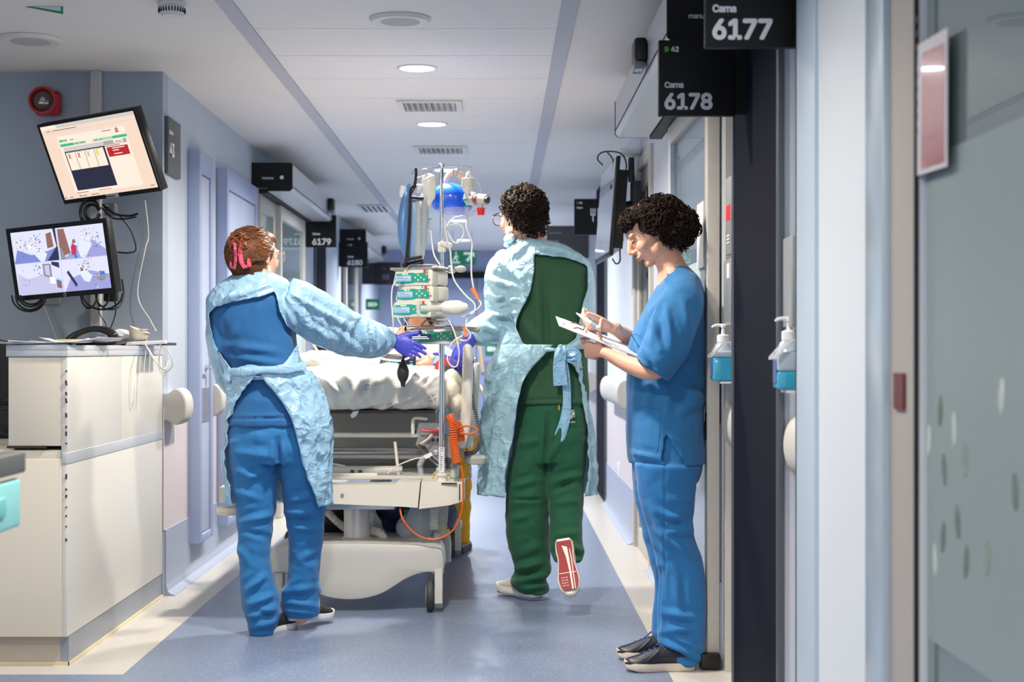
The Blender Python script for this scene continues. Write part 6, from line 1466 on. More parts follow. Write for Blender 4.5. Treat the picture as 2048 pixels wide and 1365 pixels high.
def hand_mb(b, wrist, d, t, s=1.0, curl=(20, 22, 26, 30), spread=3, thumb=(0.55, 0.75, 0.25), tcurl=20, fat=1.0, pcurl=0, slant=0.0):
    """d: toward the finger tips, t: toward the thumb side; palm faces d x t"""
    d = Vector(d).normalized(); t = Vector(t); t = (t-d*t.dot(d)).normalized(); pn = d.cross(t)   # palm normal
    Wp = Vector(wrist); s = s*1.0
    b.tube([Wp-d*0.02*s, Wp+d*0.01*s, Wp+d*0.045*s, Wp+d*(0.085-slant*2)*s, Wp+d*(0.094-slant*2.6)*s], [(0.026*s*fat, 0.019*s*fat), (0.027*s*fat, 0.018*s*fat), (0.038*s*fat, 0.016*s*fat), (0.040*s*fat, 0.0135*s*fat), (0.036*s*fat, 0.010*s*fat)], 20, ref=tuple(t), k=3, round_caps=True)
    offs = (0.0305, 0.0105, -0.0095, -0.0285); lens = (0.070, 0.079, 0.073, 0.057); base = (0.090, 0.094, 0.090, 0.082); rr = (0.0086, 0.0088, 0.0083, 0.0074)
    for i in range(4):
        p = Wp+d*(base[i]-slant*i)*s+t*offs[i]*s-d*0.012*s
        a = math.radians(curl[i]); sp = math.radians(spread*(1.5-i)); P = [p]; R = [rr[i]*s*fat*1.05]; ang = math.radians(pcurl)
        for (fr, ca) in ((0.15, 0.2), (0.42, 0.7), (0.26, 1.0), (0.20, 0.8)):
            ang += a*ca
            dd = d*math.cos(ang)+pn*math.sin(ang)+t*math.sin(sp)
            p = p+dd.normalized()*lens[i]*s*fr*(1.12 if fr > 0.2 else 1); P.append(p); R.append(rr[i]*s*fat*(1.05, 0.98, 0.92, 0.80, 0.8)[len(P)-1])
        b.tube(P, R, 12, k=3, round_caps=True)
    p = Wp+d*0.018*s+t*0.020*s; td = (d*thumb[0]+t*thumb[1]+pn*thumb[2]).normalized(); P = [p]; R = [0.014*s*fat]
    tc = math.radians(tcurl)
    for j, ln in enumerate((0.038, 0.034, 0.028)):
        dd = (td*math.cos(tc*j)+(d*0.8-t*0.5).normalized()*math.sin(tc*j)).normalized(); p = p+dd*ln*s; P.append(p); R.append((0.0125, 0.0105, 0.0088)[j]*s*fat)
    b.tube(P, R, 14, k=3, round_caps=True)

def pts(rows, Y, sc=1.0, vert=True):
    """rows: (px, py, lateral px, depth px, dy) -> tube points and radii (depth, lateral)"""
    P = [W(r[0], r[1], Y+(r[4] if len(r) > 4 else 0)) for r in rows]
    R = [(r[3]*sc*(Y+(r[4] if len(r) > 4 else 0))/F, r[2]*sc*(Y+(r[4] if len(r) > 4 else 0))/F) for r in rows]
    return P, R
def limb(b, rows, Y, sc=1.0, n=24, caps=False, k=4):
    P, R = pts(rows, Y, sc); b.tube(P, R, n, ref=(0, 1, 0.001), k=k, round_caps=caps, tdir=(0, 0, -1) if len(rows[0]) == 4 else None)

def wf(Y, L):
    """folds from pixels: ((x0,y0),(x1,y1), width px, depth m[, dy])"""
    return [(tuple(W(a[0], a[1], Y+(q[2] if len(q) > 2 else 0))), tuple(W(c[0], c[1], Y+(q[2] if len(q) > 2 else 0))), q[0]*Y/F, q[1]) for (a, c, *q) in L]

def skirt_sheet(rows, Y, yb, yf, par, m, name, amp=0.006, th=0.0015, seed=0):
    """rows: (py, outer left, outer right, edge left, edge right, back depth px, front depth px)"""
    R = crom([tuple(r) for r in rows], 5); b = MB(); nu = 90
    def fn(u, v):
        q = v*(len(R)-1); i = min(int(q), len(R)-2); r = R[i]*(1-(q-i))+R[i+1]*(q-i)
        py, L, Rr, eL, eR, db, df = r
        c = (L+Rr)/2; a = (Rr-L)/2
        sL = max(-0.999, min(0.999, (eL-c)/a)); sR = max(-0.999, min(0.999, (eR-c)/a))
        tL = math.asin(sL); tR = math.asin(sR)               # angle from the back centre, + to the right
        t0 = tL; t1 = tR-2*math.pi
        th_ = t0+(t1-t0)*u
        x = c+a*math.sin(th_); back = math.cos(th_) > 0
        dep = (db if back else df)*abs(math.cos(th_))
        y = Y-dep*Y/F if back else Y+dep*Y/F
        p = W(x, py, Y); nx = math.sin(th_); ny = -math.cos(th_)
        w_ = amp*(noise.noise(Vector((th_*3.0+seed, py*0.012, 1.5)))*1.6+0.8*(1-3*abs(noise.noise(Vector((th_*6+seed, py*0.03, 4.2))))))*min(1.0, v*3+0.25)
        return Vector((p.x+nx*w_, y+ny*w_, p.z+0.01*noise.noise(Vector((th_*4+seed, 0, 9)))*(1 if v > 0.95 else 0)))
    b.grid(fn, nu, 60)
    o = b.build(name, m, par); q = o.modifiers.new('thickness', 'SOLIDIFY'); q.thickness = th; q.offset = 0
    return o

def shoe(P, fwd, up, m_up, m_sole, par, s=1.0, L=0.27, wd=0.047, name='shoe', tread=None, cuff=0.075):
    """P: heel-sole point, fwd: direction of the toe, up: sole normal pointing up"""
    f = Vector(fwd).normalized(); u = Vector(up); u = (u-f*u.dot(f)).normalized(); r = f.cross(u)
    M = Matrix.Translation(Vector(P)) @ Matrix(((f.x, r.x, u.x, 0), (f.y, r.y, u.y, 0), (f.z, r.z, u.z, 0), (0, 0, 0, 1)))
    ws = [(0.0, 0.55), (0.06, 0.74), (0.2, 0.82), (0.4, 0.74), (0.6, 0.90), (0.75, 1.0), (0.88, 0.86), (0.96, 0.55), (1.0, 0.2)]
    def outline(sc, off=0): return [(q*L*s, w_*wd*s*sc) for q, w_ in ws]
    b = MB(); b.M = M; O = [q for q in crom([(a, c) for a, c in outline(1.0)], 4)]
    ring = [(a, c) for a, c in O]+[(a, -c) for a, c in reversed(O)]
    n = len(ring); vs = []; lv = [(0.90, 0.0), (1.0, 0.006), (1.03, 0.018), (0.98, 0.030)]
    for (sc, z) in lv:
        for (a, c) in ring: vs.append(((a-0.5*L*s)*(1+(sc-1)*0.4)+0.5*L*s, c*sc, z*s+(0.012*s*((a/(L*s)-0.72)/0.28)**2 if a/(L*s) > 0.72 else 0)))
    fs = [(i*n+j, i*n+(j+1) % n, (i+1)*n+(j+1) % n, (i+1)*n+j) for i in range(3) for j in range(n)]+[tuple(range(n)), tuple(3*n+j for j in range(n))]
    b._add(vs, fs, 0, True)
    g = thing_part(name, par)
    b2 = MB(); b2.M = M
    b2.tube([(0.012*s, 0, 0.055*s), (0.03*s, 0, 0.055*s), (0.07*s, 0, 0.056*s), (0.12*s, 0, 0.052*s), (0.17*s, 0, 0.042*s), (0.21*s, 0, 0.036*s), (0.245*s, 0, 0.032*s), (0.262*s, 0, 0.028*s)],
            [(0.030*s, 0.026*s), (0.036*s, 0.033*s), (0.042*s, 0.038*s), (0.036*s, 0.038*s), (0.030*s, 0.042*s), (0.022*s, 0.043*s), (0.016*s, 0.034*s), (0.006*s, 0.014*s)], 20, ref=tuple(u), k=4)
    up_ = b2.build(name, m_up, par)
    so = b.build('sole', m_sole, up_)
    if tread:
        b3 = MB(); b3.M = M
        for (a0, a1, sc) in tread[1]:
            Q = [(a, c*sc) for a, c in O if a0*L*s <= a <= a1*L*s]
            R_ = [(a, c, -0.0012) for a, c in Q]+[(a, -c, -0.0012) for a, c in reversed(Q)]
            b3.prism(R_, (M.to_3x3() @ Vector((0, 0, 0.002))) if False else (0, 0, 0.002))
        b3.build('tread', tread[0], so)
    return up_, M
def thing_part(name, par): return par

def curls(b, L, R, n, rad, cen, box, cr, tr, excl, seed, turns=1.4, s=1.0):
    rn = random.Random(seed)
    k = 0
    while k < n:
        v = Vector((rn.gauss(0, 1), rn.gauss(0, 1), rn.gauss(0, 1))).normalized()
        q = Vector((v.x*rad[0], v.y*rad[1], v.z*rad[2]))+Vector(cen)
        if excl(q): continue
        k += 1
        nrm = Vector((v.x/rad[0], v.y/rad[1], v.z/rad[2])).normalized()
        ta = nrm.cross(Vector((rn.gauss(0, 1), rn.gauss(0, 1), rn.gauss(0, 1)))).normalized(); tb = nrm.cross(ta)
        c0 = q+nrm*rn.uniform(-0.010, 0.006); rr = cr*rn.uniform(0.6, 1.25); P = []; tt = turns*rn.uniform(0.6, 1.2); ph = rn.uniform(0, 6.28)
        drift = nrm*rn.uniform(-0.004, 0.010)+ta*rn.uniform(-0.014, 0.014)+Vector((0, 0, -rn.uniform(0, 0.016)))
        m_ = int(8*tt)+3; ti = rn.uniform(0.2, 0.9)
        for i in range(m_):
            a = ph+2*math.pi*tt*i/(m_-1)
            P.append(L(*((c0+(ta*math.cos(a)+tb*math.sin(a)*ti+nrm*math.sin(a)*(1-ti)*0.9)*rr+drift*(i/(m_-1)))/s)))
        b.tube(P, [tr*(0.5 if i in (0, m_-1) else 1)*rn.uniform(0.8, 1.2) for i in range(m_)], 5)

def person(name_label, loc): return None

# ------------------------------------------------------------------ nurse in blue with a disposable gown, back to us
YA = 5.92
def nurse_a():
    Y = YA
    ra = [(590, 602, 24, 24, 0.0), (620, 625, 22, 22, 0.04), (655, 646, 21, 21, 0.10), (695, 662, 19, 19, 0.18), (735, 674, 17, 17, 0.26), (770, 680, 14, 14, 0.32), (792, 680, 12, 11, 0.36)]
    la = [(447, 605, 24, 24, 0), (440, 650, 21, 21, 0), (440, 695, 20, 20, 0.02), (448, 735, 17, 17, 0.10), (460, 770, 13, 13, 0.20), (466, 783, 11, 11, 0.24)]
    legL = [(508, 880, 44, 46, 0), (508, 950, 38, 42, 0), (511, 1000, 34, 38, 0), (512, 1040, 28, 32, 0), (508, 1100, 24, 30, 0), (512, 1160, 24, 30, 0.02), (524, 1225, 17, 20, 0.02), (526, 1262, 17, 26, 0.05)]
    legR = [(597, 880, 38, 42, 0), (604, 950, 34, 38, 0.02), (610, 1010, 25, 29, 0.04), (611, 1060, 22, 26, 0.05), (609, 1110, 22, 26, 0.06), (606, 1160, 24, 30, 0.08), (603, 1215, 16, 20, 0.10), (604, 1236, 16, 24, 0.12)]
    tor = [(514, 552, 26, 28), (510, 572, 50, 32), (505, 594, 64, 38), (503, 612, 74, 44), (504, 650, 72, 46), (520, 705, 64, 42), (535, 750, 64, 42), (546, 810, 78, 48), (553, 870, 84, 52), (553, 900, 78, 46)]
    body = MB()
    limb(body, tor, Y); limb(body, ra, Y); limb(body, la, Y); limb(body, legL, Y); limb(body, legR, Y)
    C = W(511, 513, Y); f = (0.60, 0.80, 0.02); L, R = head_mb(body, C, f, (0.05, 0.02, 1), 0.98)
    body.tube([W(515, 570, Y), W(516, 545, Y), L(0, -0.01, -0.03)], [(0.050, 0.052), (0.046, 0.046), (0.046, 0.046)], 20, ref=(0, 1, 0))
    hw = W(786, 681, Y+0.345); hd = (0.90, -0.12, -0.42)
    hand_mb(body, hw, hd, (0.3, -0.1, 1), 0.86, (14, 16, 20, 26), 0.5, (0.80, 0.70, -0.25), 4, 0.62)
    hl = W(466, 787, Y+0.26); hand_mb(body, hl, (0.25, 0.7, -0.65), (0.8, 0.2, 0.4), 0.85, (30, 32, 36, 40), 2, (0.6, 0.6, 0.3), 15, 0.62)
    o = blob(body, 'person', M_skin, None, 0.0065, 3)
    tag(o, 'nurse with pink hair claw, pale gown over blue scrubs, reaching toward the bed', 'person')
    # gloves
    g = MB(); hand_mb(g, hw, hd, (0.3, -0.1, 1), 0.95, (14, 16, 20, 26), 0.5, (0.80, 0.70, -0.25), 4, 1.05)
    g.tube([W(778, 680, Y+0.335), W(790, 681, Y+0.35), W(800, 684, Y+0.36)], [(0.028, 0.032), (0.027, 0.029), (0.026, 0.031)], 18, ref=(0, 1, 0))
    blob(g, 'glove', M_glove, o, 0.0035, 2, cloth(0.0008, 60), label='violet blue nitrile glove')
    g = MB(); hand_mb(g, hl, (0.25, 0.7, -0.65), (0.8, 0.2, 0.4), 0.92, (30, 32, 36, 40), 2, (0.6, 0.6, 0.3), 15, 1.05)
    g.tube([W(464, 778, Y+0.24), W(467, 792, Y+0.28)], [(0.028, 0.028), (0.030, 0.030)], 18)
    blob(g, 'glove', M_glove, o, 0.0040, 2, cloth(0.0008, 60))
    # trousers
    tr = MB()
    limb(tr, [(550, 825, 88, 60), (553, 865, 97, 68), (555, 900, 95, 68), (556, 925, 84, 58)], Y)
    limb(tr, [(503, 880, 48, 56), (507, 915, 48, 54), (508, 950, 46, 50, 0), (511, 1000, 42, 44, 0), (512, 1029, 38, 40, 0), (508, 1089, 32.5, 36, 0), (509.5, 1126, 31.5, 36, 0), (514, 1163, 34, 38, 0), (522, 1207, 38, 44, 0), (525, 1240, 33, 46, 0.01), (526, 1266, 27, 44, 0.02)], Y)
    limb(tr, [(603, 880, 46, 56), (599, 915, 45, 54), (604, 950, 44, 50, 0.02), (610, 1000, 42, 44, 0.04), (610, 1029, 40, 40, 0.05), (612, 1069, 35, 38, 0.06), (610, 1110, 32, 36, 0.07), (607, 1153, 31, 36, 0.08), (602, 1187, 38, 40, 0.10), (601, 1218, 38, 44, 0.11), (602, 1234, 33, 40, 0.12)], Y)
    fl = wf(Y-0.11, [((470, 905), (548, 915), 7, .008), ((465, 940), (520, 960), 6, .007), ((462, 980), (520, 1000), 6, .006), ((545, 935), (490, 960), 5, .006), ((480, 1045), (545, 1030), 6, .009), ((478, 1060), (535, 1075), 5, -.006), ((555, 880), (557, 940), 5, -.016),
                     ((500, 1130), (470, 1090), 6, .005), ((530, 1150), (505, 1175), 6, .008), ((492, 1185), (520, 1160), 6, .008), ((500, 1210), (550, 1190), 6, .011), ((497, 1235), (552, 1215), 6, .012), ((503, 1222), (545, 1232), 5, -.010), ((505, 1255), (552, 1243), 6, .010),
                     ((570, 1025), (640, 1020), 7, .011, 0.08), ((575, 1038), (645, 1045), 6, -.009, 0.08), ((585, 1055), (640, 1060), 6, .008, 0.08), ((575, 1003), (630, 990), 6, .009, 0.08), ((570, 1185), (632, 1175), 6, .009, 0.1), ((568, 1205), (635, 1215), 6, .010, 0.1), ((572, 1222), (632, 1228), 5, .008, 0.1), ((600, 1120), (635, 1100), 6, .006, 0.1), ((495, 870), (545, 875), 10, .004), ((590, 1160), (560, 1200), 6, .008, 0.1)])
    blob(tr, 'trousers', M_trous, o, 0.0065, 4, cloth(0.004, 7.5, (1, 1, 1.3), 1.7, fl, fd=1.35, fw=1.1, crisp=0.004))
    # tunic
    tu = MB(); limb(tu, [(514, 555, 30, 32), (510, 566, 54, 40), (505, 585, 70, 48), (501, 607, 82, 54), (502, 650, 80, 56), (518, 705, 73, 52), (533, 745, 73, 54), (543, 795, 84, 60), (549, 825, 93, 68), (551, 852, 98, 72)], Y)
    tu.tube([W(585, 602, Y), W(625, 628, Y+0.05)], [(0.066, 0.066), (0.07, 0.07)], 20, ref=(0, 1, 0)); tu.tube([W(450, 600, Y), W(444, 655, Y), W(445, 705, Y)], [(0.062, 0.05), (0.064, 0.050), (0.058, 0.046)], 20, ref=(0, 1, 0), k=3)
    fl = wf(Y-0.12, [((440, 690), (560, 705), 6, .005), ((450, 712), (560, 728), 5, .005), ((470, 655), (445, 720), 6, .005), ((570, 640), (600, 668), 5, .007), ((480, 735), (440, 640), 8, -.004), ((480, 800), (600, 806), 10, .003), ((462, 838), (605, 836), 2, -.004)])
    blob(tu, 'tunic', M_scrub, o, 0.0065, 4, cloth(0.003, 6.5, (1, 1, 0.7), 9.7, fl, fd=1.6, fw=1.3, crisp=0.002), label='royal blue scrub tunic')
    # gown, open at the back
    gw = MB(); limb(gw, [(516, 547, 30, 36), (512, 555, 52, 44), (508, 566, 68, 52), (502, 586, 80, 60), (500, 606, 88, 64), (501, 650, 86, 66), (517, 705, 80, 62), (532, 742, 80, 62), (535, 766, 84, 64)], Y)
    limb(gw, [(572, 598, 42, 40, 0), (596, 608, 46, 42, 0.01), (625, 628, 49, 44, 0.05), (655, 647, 49, 44, 0.10), (690, 665, 45, 42, 0.18), (715, 672, 41, 40, 0.22), (745, 680, 37, 36, 0.27), (768, 680, 28, 28, 0.32), (786, 679, 17, 18, 0.345)], Y)
    limb(gw, [(454, 592, 30, 34, 0), (448, 640, 33, 34, 0), (447, 690, 31, 34, 0.01), (452, 735, 26, 30, 0.08), (460, 765, 20, 24, 0.18), (466, 780, 13, 16, 0.23)], Y)
    hole = [(417, 628), (432, 614), (470, 603), (520, 594), (549, 583), (553, 592), (560, 625), (574, 652), (602, 674), (592, 694), (577, 716), (566, 730), (540, 734), (520, 733), (497, 729), (476, 736), (462, 737), (446, 716), (430, 690), (421, 655)]
    hole = [tuple(W(x, y, Y-0.1)) for x, y in hole]; hole = [(q[0], q[2]) for q in hole]
    hem = W(0, 752, Y).z
    def cutA(c, n):
        if c.z < hem-0.015: return c.x < W(612, 0, Y).x and c.x > W(468, 0, Y).x or c.z < hem-0.2
        s_ = (Y-0.1)/c.y
        return n.y < 0.25 and c.y < Y+0.02 and inpoly(c.x*s_, CH+(c.z-CH)*s_, hole)
    fl = wf(Y-0.12, [((585, 590), (700, 655), 6, .010, 0.05), ((600, 640), (690, 690), 6, .008, 0.05), ((575, 600), (590, 660), 6, .010), ((560, 588), (600, 650), 5, -.008), ((640, 620), (660, 700), 6, .009, 0.1), ((700, 650), (690, 700), 5, .011, 0.14), ((715, 645), (712, 700), 4, -.009, 0.16),
                     ((728, 648), (735, 705), 5, .012, 0.2), ((742, 655), (750, 700), 4, .010, 0.22), ((760, 658), (768, 695), 4, .009, 0.26), ((672, 660), (720, 705), 6, .009, 0.14), ((440, 630), (470, 580), 5, .008), ((500, 575), (440, 605), 5, .006), ((540, 568), (470, 596), 4, .006), ((430, 700), (460, 770), 5, .010, 0.05), ((445, 690), (470, 760), 4, -.008, 0.05),
                     ((460, 742), (600, 738), 4, .008), ((470, 752), (610, 747), 3, -.007), ((590, 690), (620, 720), 5, .010), ((610, 600), (640, 690), 5, -.007, 0.04)])
    blob(gw, 'gown', M_gown, o, 0.0065, 2, cloth(0.005, 8, (1, 1, 1), 2.7, fl, fd=1.5, crisp=0.003), cutA, 0.0012, label='thin pale blue plastic gown open at the back')
    skirt_sheet([(742, 455, 622, 530, 532, 68, 68), (760, 458, 634, 516, 540, 72, 72), (784, 458, 644, 494, 561, 76, 76), (816, 455, 653, 476, 584, 80, 80), (850, 451, 660, 462, 598, 84, 82), (900, 451, 663, 458, 610, 80, 82), (950, 450, 665, 461, 622, 72, 80), (1010, 451, 660, 470, 642, 70, 78)], Y, 0, 0, o, M_gown, 'gown_skirt', 0.010, 0.0012, 3)
    # knot band at the waist
    b = MB(); b.tube([W(455, 742, Y-0.09), W(490, 744, Y-0.135), W(530, 740, Y-0.15), W(575, 738, Y-0.14), W(612, 730, Y-0.09)], [(0.003, 0.012), (0.004, 0.016), (0.005, 0.012), (0.004, 0.017), (0.003, 0.012)], 10, ref=(0, 1, 0), k=5); b.build('waist_tie', M_gown, o)
    # shoes
    M_sw = mat('shoe white sole', rgb(222, 222, 226), 0.5); M_sk = mat('shoe black knit', rgb(34, 34, 38), 0.8)
    shoe(W(526, 1273, Y-0.02)+V(-0.01, -0.03, 0.005), (0.42, 0.9, -0.02), (0, 0, 1), M_sk, M_sw, o, 0.92)
    shoe(W(570, 1240, Y+0.08), (0.66, 0.74, -0.10), (0.05, -0.14, 1), M_sk, M_sw, o, 0.92)
    # hair
    base = MB(); E = lambda x, y, z, a, c, d: base.ell(L(x, y, z), (a, c, d), R, 24, 16)
    E(0, -0.024, 0.026, 0.083, 0.098, 0.092); E(0, -0.045, -0.030, 0.070, 0.068, 0.062); E(0, -0.092, 0.005, 0.050, 0.030, 0.050); E(0, 0.03, 0.062, 0.062, 0.062, 0.045)
    hb = blob(base, 'hair', M_hairc, o, 0.006, 4)
    st = MB(); rn = random.Random(5); e = Vector((0, -0.112, 0.0))
    for i in range(900):
        a = rn.uniform(-math.pi, math.pi); el = rn.uniform(-0.75, 0.95)
        # start on the hairline ring around the face and nape
        s0 = Vector((0.086*math.sin(a), 0.060*math.cos(a)+0.004, 0.07*math.cos(a*0.5)**2*1.55-0.038))
        if abs(a) > 2.0: s0 = Vector((0.07*math.sin(a), -0.055-0.01*rn.random(), -0.085))
        mid = []
        for j in range(9):
            t_ = j/8; q = s0.lerp(e+Vector((rn.uniform(-.006, .006)+0.028*math.sin(a), 0, 0.03*rn.uniform(-1, 1))), t_)
            c0 = Vector((0, -0.030, 0.010)); d_ = q-c0; rad = Vector((d_.x/0.090, d_.y/0.106, d_.z/(0.112 if d_.z > 0 else 0.104))).length
            if rad > 1e-3 and rad < 1.03: q = c0+d_*(1.0+rn.uniform(-0.015, 0.02)+0.01*math.sin(a*23))/rad
            mid.append(L(*q))
        st.tube(mid, [0.0005]+[0.0019]*7+[0.0010], 5, k=2)
    st.build('hair_strands', M_hairc, hb)['kind'] = 'stuff'
    bn = MB(); rn = random.Random(8)
    curls(bn, L, R, 90, (0.030, 0.016, 0.030), (0.026, -0.108, 0.052), None, 0.015, 0.0020, lambda q: q.y > -0.10, 4, 0.9)
    bn.build('hair_twist', mat('auburn hair', rgb(140, 82, 46), 0.4), hb)['kind'] = 'stuff'
    # claw clip
    M_clip = mat('pink marbled plastic', rgb(226, 92, 120), 0.2, mottle=(60, 0.9, rgb(150, 40, 60)), coat=0.5)
    Kc = L(0.030, -0.118, 0.004); fx = Vector((0.97, -0.22, 0.03)).normalized(); fz = Vector((-0.06, 0, 1)); fn_ = fx.cross(fz).normalized(); fn_ = fn_ if fn_.y < 0 else -fn_
    K = lambda x, z, d: Kc+fx*x+fz*z+fn_*d
    for q in (-1, 1):
        b = MB(); b.tube([K(q*0.012, 0.040, 0.010), K(q*0.026, 0.046, 0.004), K(q*0.034, 0.030, -0.004), K(q*0.037, -0.010, -0.006), K(q*0.038, -0.046, -0.002), K(q*0.020, -0.050, 0.006), K(q*0.012, -0.030, 0.012), K(q*0.010, 0.005, 0.014)], [(0.005, 0.0095)]*8, 10, closed=True); b.build('claw_clip', M_clip, hb, 'pink marbled claw clip half')
        b = MB(); b.prism([K(q*0.010, 0.036, 0.009), K(q*0.018, 0.034, 0.006), K(q*0.019, -0.044, 0.004), K(q*0.012, -0.040, 0.008)], tuple(fn_*0.003)); b.build('claw_bar', M_clip, hb)
        for z in (0.03, 0.01, -0.01, -0.03):
            b = MB(); b.tube([K(q*0.035, z, -0.004), K(q*0.046, z-0.002, -0.018), K(q*0.048, z-0.003, -0.032)], [0.003, 0.0025, 0.001], 8, k=3); b.build('claw_tooth', M_clip, hb)
    b = MB(); b.tube([K(-0.012, -0.002, 0.011), K(0.012, -0.002, 0.011)], 0.0045, 10); b.build('clip_hinge', M_steel, hb)
    face_parts(L, R, 0.98, o, M_hairc)
    b = MB(); M_gold = mat('gold wire', rgb(226, 190, 150), 0.25, 0.9)
    b.tube([L(0.079, -0.005, 0.012), L(0.080, 0.03, 0.013), L(0.070, 0.085, 0.012), L(0.060, 0.104, 0.012)], 0.0011, 6, k=3)
    b.tube([L(-0.079, -0.005, 0.012), L(-0.080, 0.03, 0.013), L(-0.070, 0.085, 0.012), L(-0.060, 0.104, 0.012)], 0.0011, 6, k=3)
    for q in (-1, 1):
        b.tube([L(q*0.035+0.026*math.cos(a), 0.112-0.006*abs(math.cos(a)), 0.002+0.023*math.sin(a)) for a in np.linspace(0, 2*math.pi, 20, endpoint=False)], 0.0012, 6, closed=True)
    b.tube([L(-0.009, 0.113, 0.006), L(0, 0.116, 0.009), L(0.009, 0.113, 0.006)], 0.0011, 6, k=2)
    gl = b.build('glasses', M_gold, o, 'thin gold wire glasses')
    for q in (-1, 1):
        b = MB(); b.prism([L(q*0.035+0.025*math.cos(a), 0.110-0.006*abs(math.cos(a)), 0.002+0.022*math.sin(a)) for a in np.linspace(0, 2*math.pi, 20, endpoint=False)], tuple(Vector(R.col[1])*0.0012)); b.build('lens', mat('spectacle lens', rgb(190, 200, 230), 0.05, alpha=0.12), gl)
    b = MB(); b.ell(L(0.083, -0.004, -0.044), (0.0045,)*3); b.ell(L(0.084, -0.004, -0.056), (0.006, 0.006, 0.0065)); b.build('earring', mat('pearl', rgb(236, 230, 222), 0.15, coat=1.0), o)
    return o
nurse_a()

# ------------------------------------------------------------------ man in green with a disposable gown
YM = 6.74
def man_b():
    Y = YM
    tor = [(1063, 480, 22, 26), (1073, 497, 42, 32), (1082, 517, 58, 38), (1090, 542, 74, 42), (1094, 580, 74, 46), (1098, 640, 66, 44), (1100, 700, 60, 42), (1102, 760, 62, 44), (1104, 820, 64, 46), (1100, 880, 62, 44)]
    la = [(1015, 532, 22, 24, 0), (1006, 575, 21, 22, 0.02), (1002, 620, 20, 20, 0.04), (998, 650, 18, 18, 0.04), (970, 664, 16, 16, 0.0), (945, 674, 13, 13, -0.06), (934, 680, 11, 11, -0.09)]
    rarm = [(1152, 545, 22, 24, 0), (1156, 590, 20, 22, 0.04), (1152, 632, 18, 18, 0.12), (1140, 650, 15, 15, 0.25), (1120, 655, 12, 12, 0.38)]
    lL = [(1068, 850, 34, 38), (1058, 912, 32, 36), (1054, 970, 30, 34), (1054, 1027, 26, 30), (1057, 1087, 24, 28), (1064, 1130, 17, 20), (1066, 1175, 16, 22)]
    lR = [(1138, 850, 34, 38), (1132, 912, 32, 36), (1131, 965, 30, 33), (1132, 1027, 24, 28, -0.06), (1132, 1077, 20, 24, -0.14), (1133, 1108, 15, 16, -0.24)]
    body = MB()
    for q in (tor, la, rarm, lL, lR): limb(body, q, Y)
    s = 1.08; C = W(1043, 432, Y); f = (-0.66, 0.74, -0.10); L, R = head_mb(body, C, f, (-0.06, 0.03, 1), s)
    body.tube([W(1066, 500, Y), W(1062, 478, Y), W(1056, 455, Y), L(0, -0.01, -0.02)], [(0.068, 0.080), (0.060, 0.062), (0.056, 0.056), (0.050, 0.052)], 22, ref=(0, 1, 0), k=3)
    hw = W(934, 682, Y-0.10); hd = (-0.25, -0.35, -0.75)
    hand_mb(body, hw, hd, (-0.7, 0.4, 0.1), 0.98, (45, 48, 50, 52), 2, (0.5, 0.7, 0.5), 25, 0.62)
    o = blob(body, 'person', M_skin, None, 0.0065, 3)
    tag(o, 'man with short dark curly hair and glasses, pale blue gown tied over green scrubs, walking', 'person')
    g = MB(); hand_mb(g, hw, hd, (-0.7, 0.4, 0.1), 1.05, (45, 48, 50, 52), 2, (0.5, 0.7, 0.5), 25, 1.05); g.tube([W(940, 676, Y-0.08), W(934, 686, Y-0.105)], [0.033, 0.034], 18)
    blob(g, 'glove', M_glove, o, 0.0040, 2, cloth(0.0008, 60))
    tr = MB()
    limb(tr, [(1103, 795, 68, 50), (1104, 850, 72, 54), (1101, 895, 73, 52), (1096, 925, 66, 46)], Y)
    limb(tr, [(1068, 860, 38, 46), (1058, 912, 35, 44), (1054, 965, 41, 42), (1054, 1027, 42, 40), (1057, 1087, 43, 40), (1063, 1120, 38.5, 38), (1067, 1140, 36, 40), (1058, 1158, 36, 44), (1061, 1172, 37, 46), (1072, 1186, 28, 40)], Y)
    limb(tr, [(1139, 860, 36, 46), (1132, 912, 40, 44), (1130, 945, 40, 42), (1131, 984, 36, 38, -0.03), (1132, 1027, 34, 36, -0.06), (1131, 1077, 34, 36, -0.12), (1134, 1104, 34, 34, -0.16), (1137, 1124, 27, 28, -0.17)], Y)
    fl = wf(Y-0.10, [((1095, 830), (1090, 940), 4, -.016), ((1030, 890), (1080, 880), 7, .006), ((1025, 975), (1075, 960), 6, .008), ((1015, 1000), (1085, 1000), 3, -.006), ((1020, 1040), (1060, 1030), 6, .007), ((1100, 965), (1165, 950), 6, .012), ((1102, 985), (1150, 960), 5, -.010), ((1105, 1010), (1160, 1000), 6, .006, -0.05),
                     ((1095, 925), (1120, 880), 6, .006), ((1025, 1140), (1085, 1125), 6, .013), ((1028, 1155), (1090, 1145), 5, -.010), ((1030, 1165), (1095, 1150), 6, .010), ((1045, 1105), (1090, 1090), 7, .006), ((1105, 1090), (1160, 1100), 6, .012, -0.2), ((1108, 1105), (1162, 1112), 4, -.010, -0.2), ((1105, 1075), (1155, 1065), 6, .008, -0.16), ((1110, 1120), (1160, 1122), 5, .010, -0.22), ((1050, 1178), (1098, 1170), 5, .010)])
    blob(tr, 'trousers', M_gtro, o, 0.0068, 4, cloth(0.004, 7, (1, 1, 1.2), 4.2, fl, fd=1.35, fw=1.1, crisp=0.004), label='bottle green scrub trousers')
    tu = MB(); limb(tu, [(1063, 484, 28, 32), (1072, 493, 44, 38), (1080, 505, 62, 46), (1089, 530, 86, 54), (1095, 580, 89, 58), (1099, 640, 80, 56), (1101, 690, 74, 54), (1103, 740, 74, 55), (1104, 780, 74, 56), (1104, 808, 74, 57)], Y)
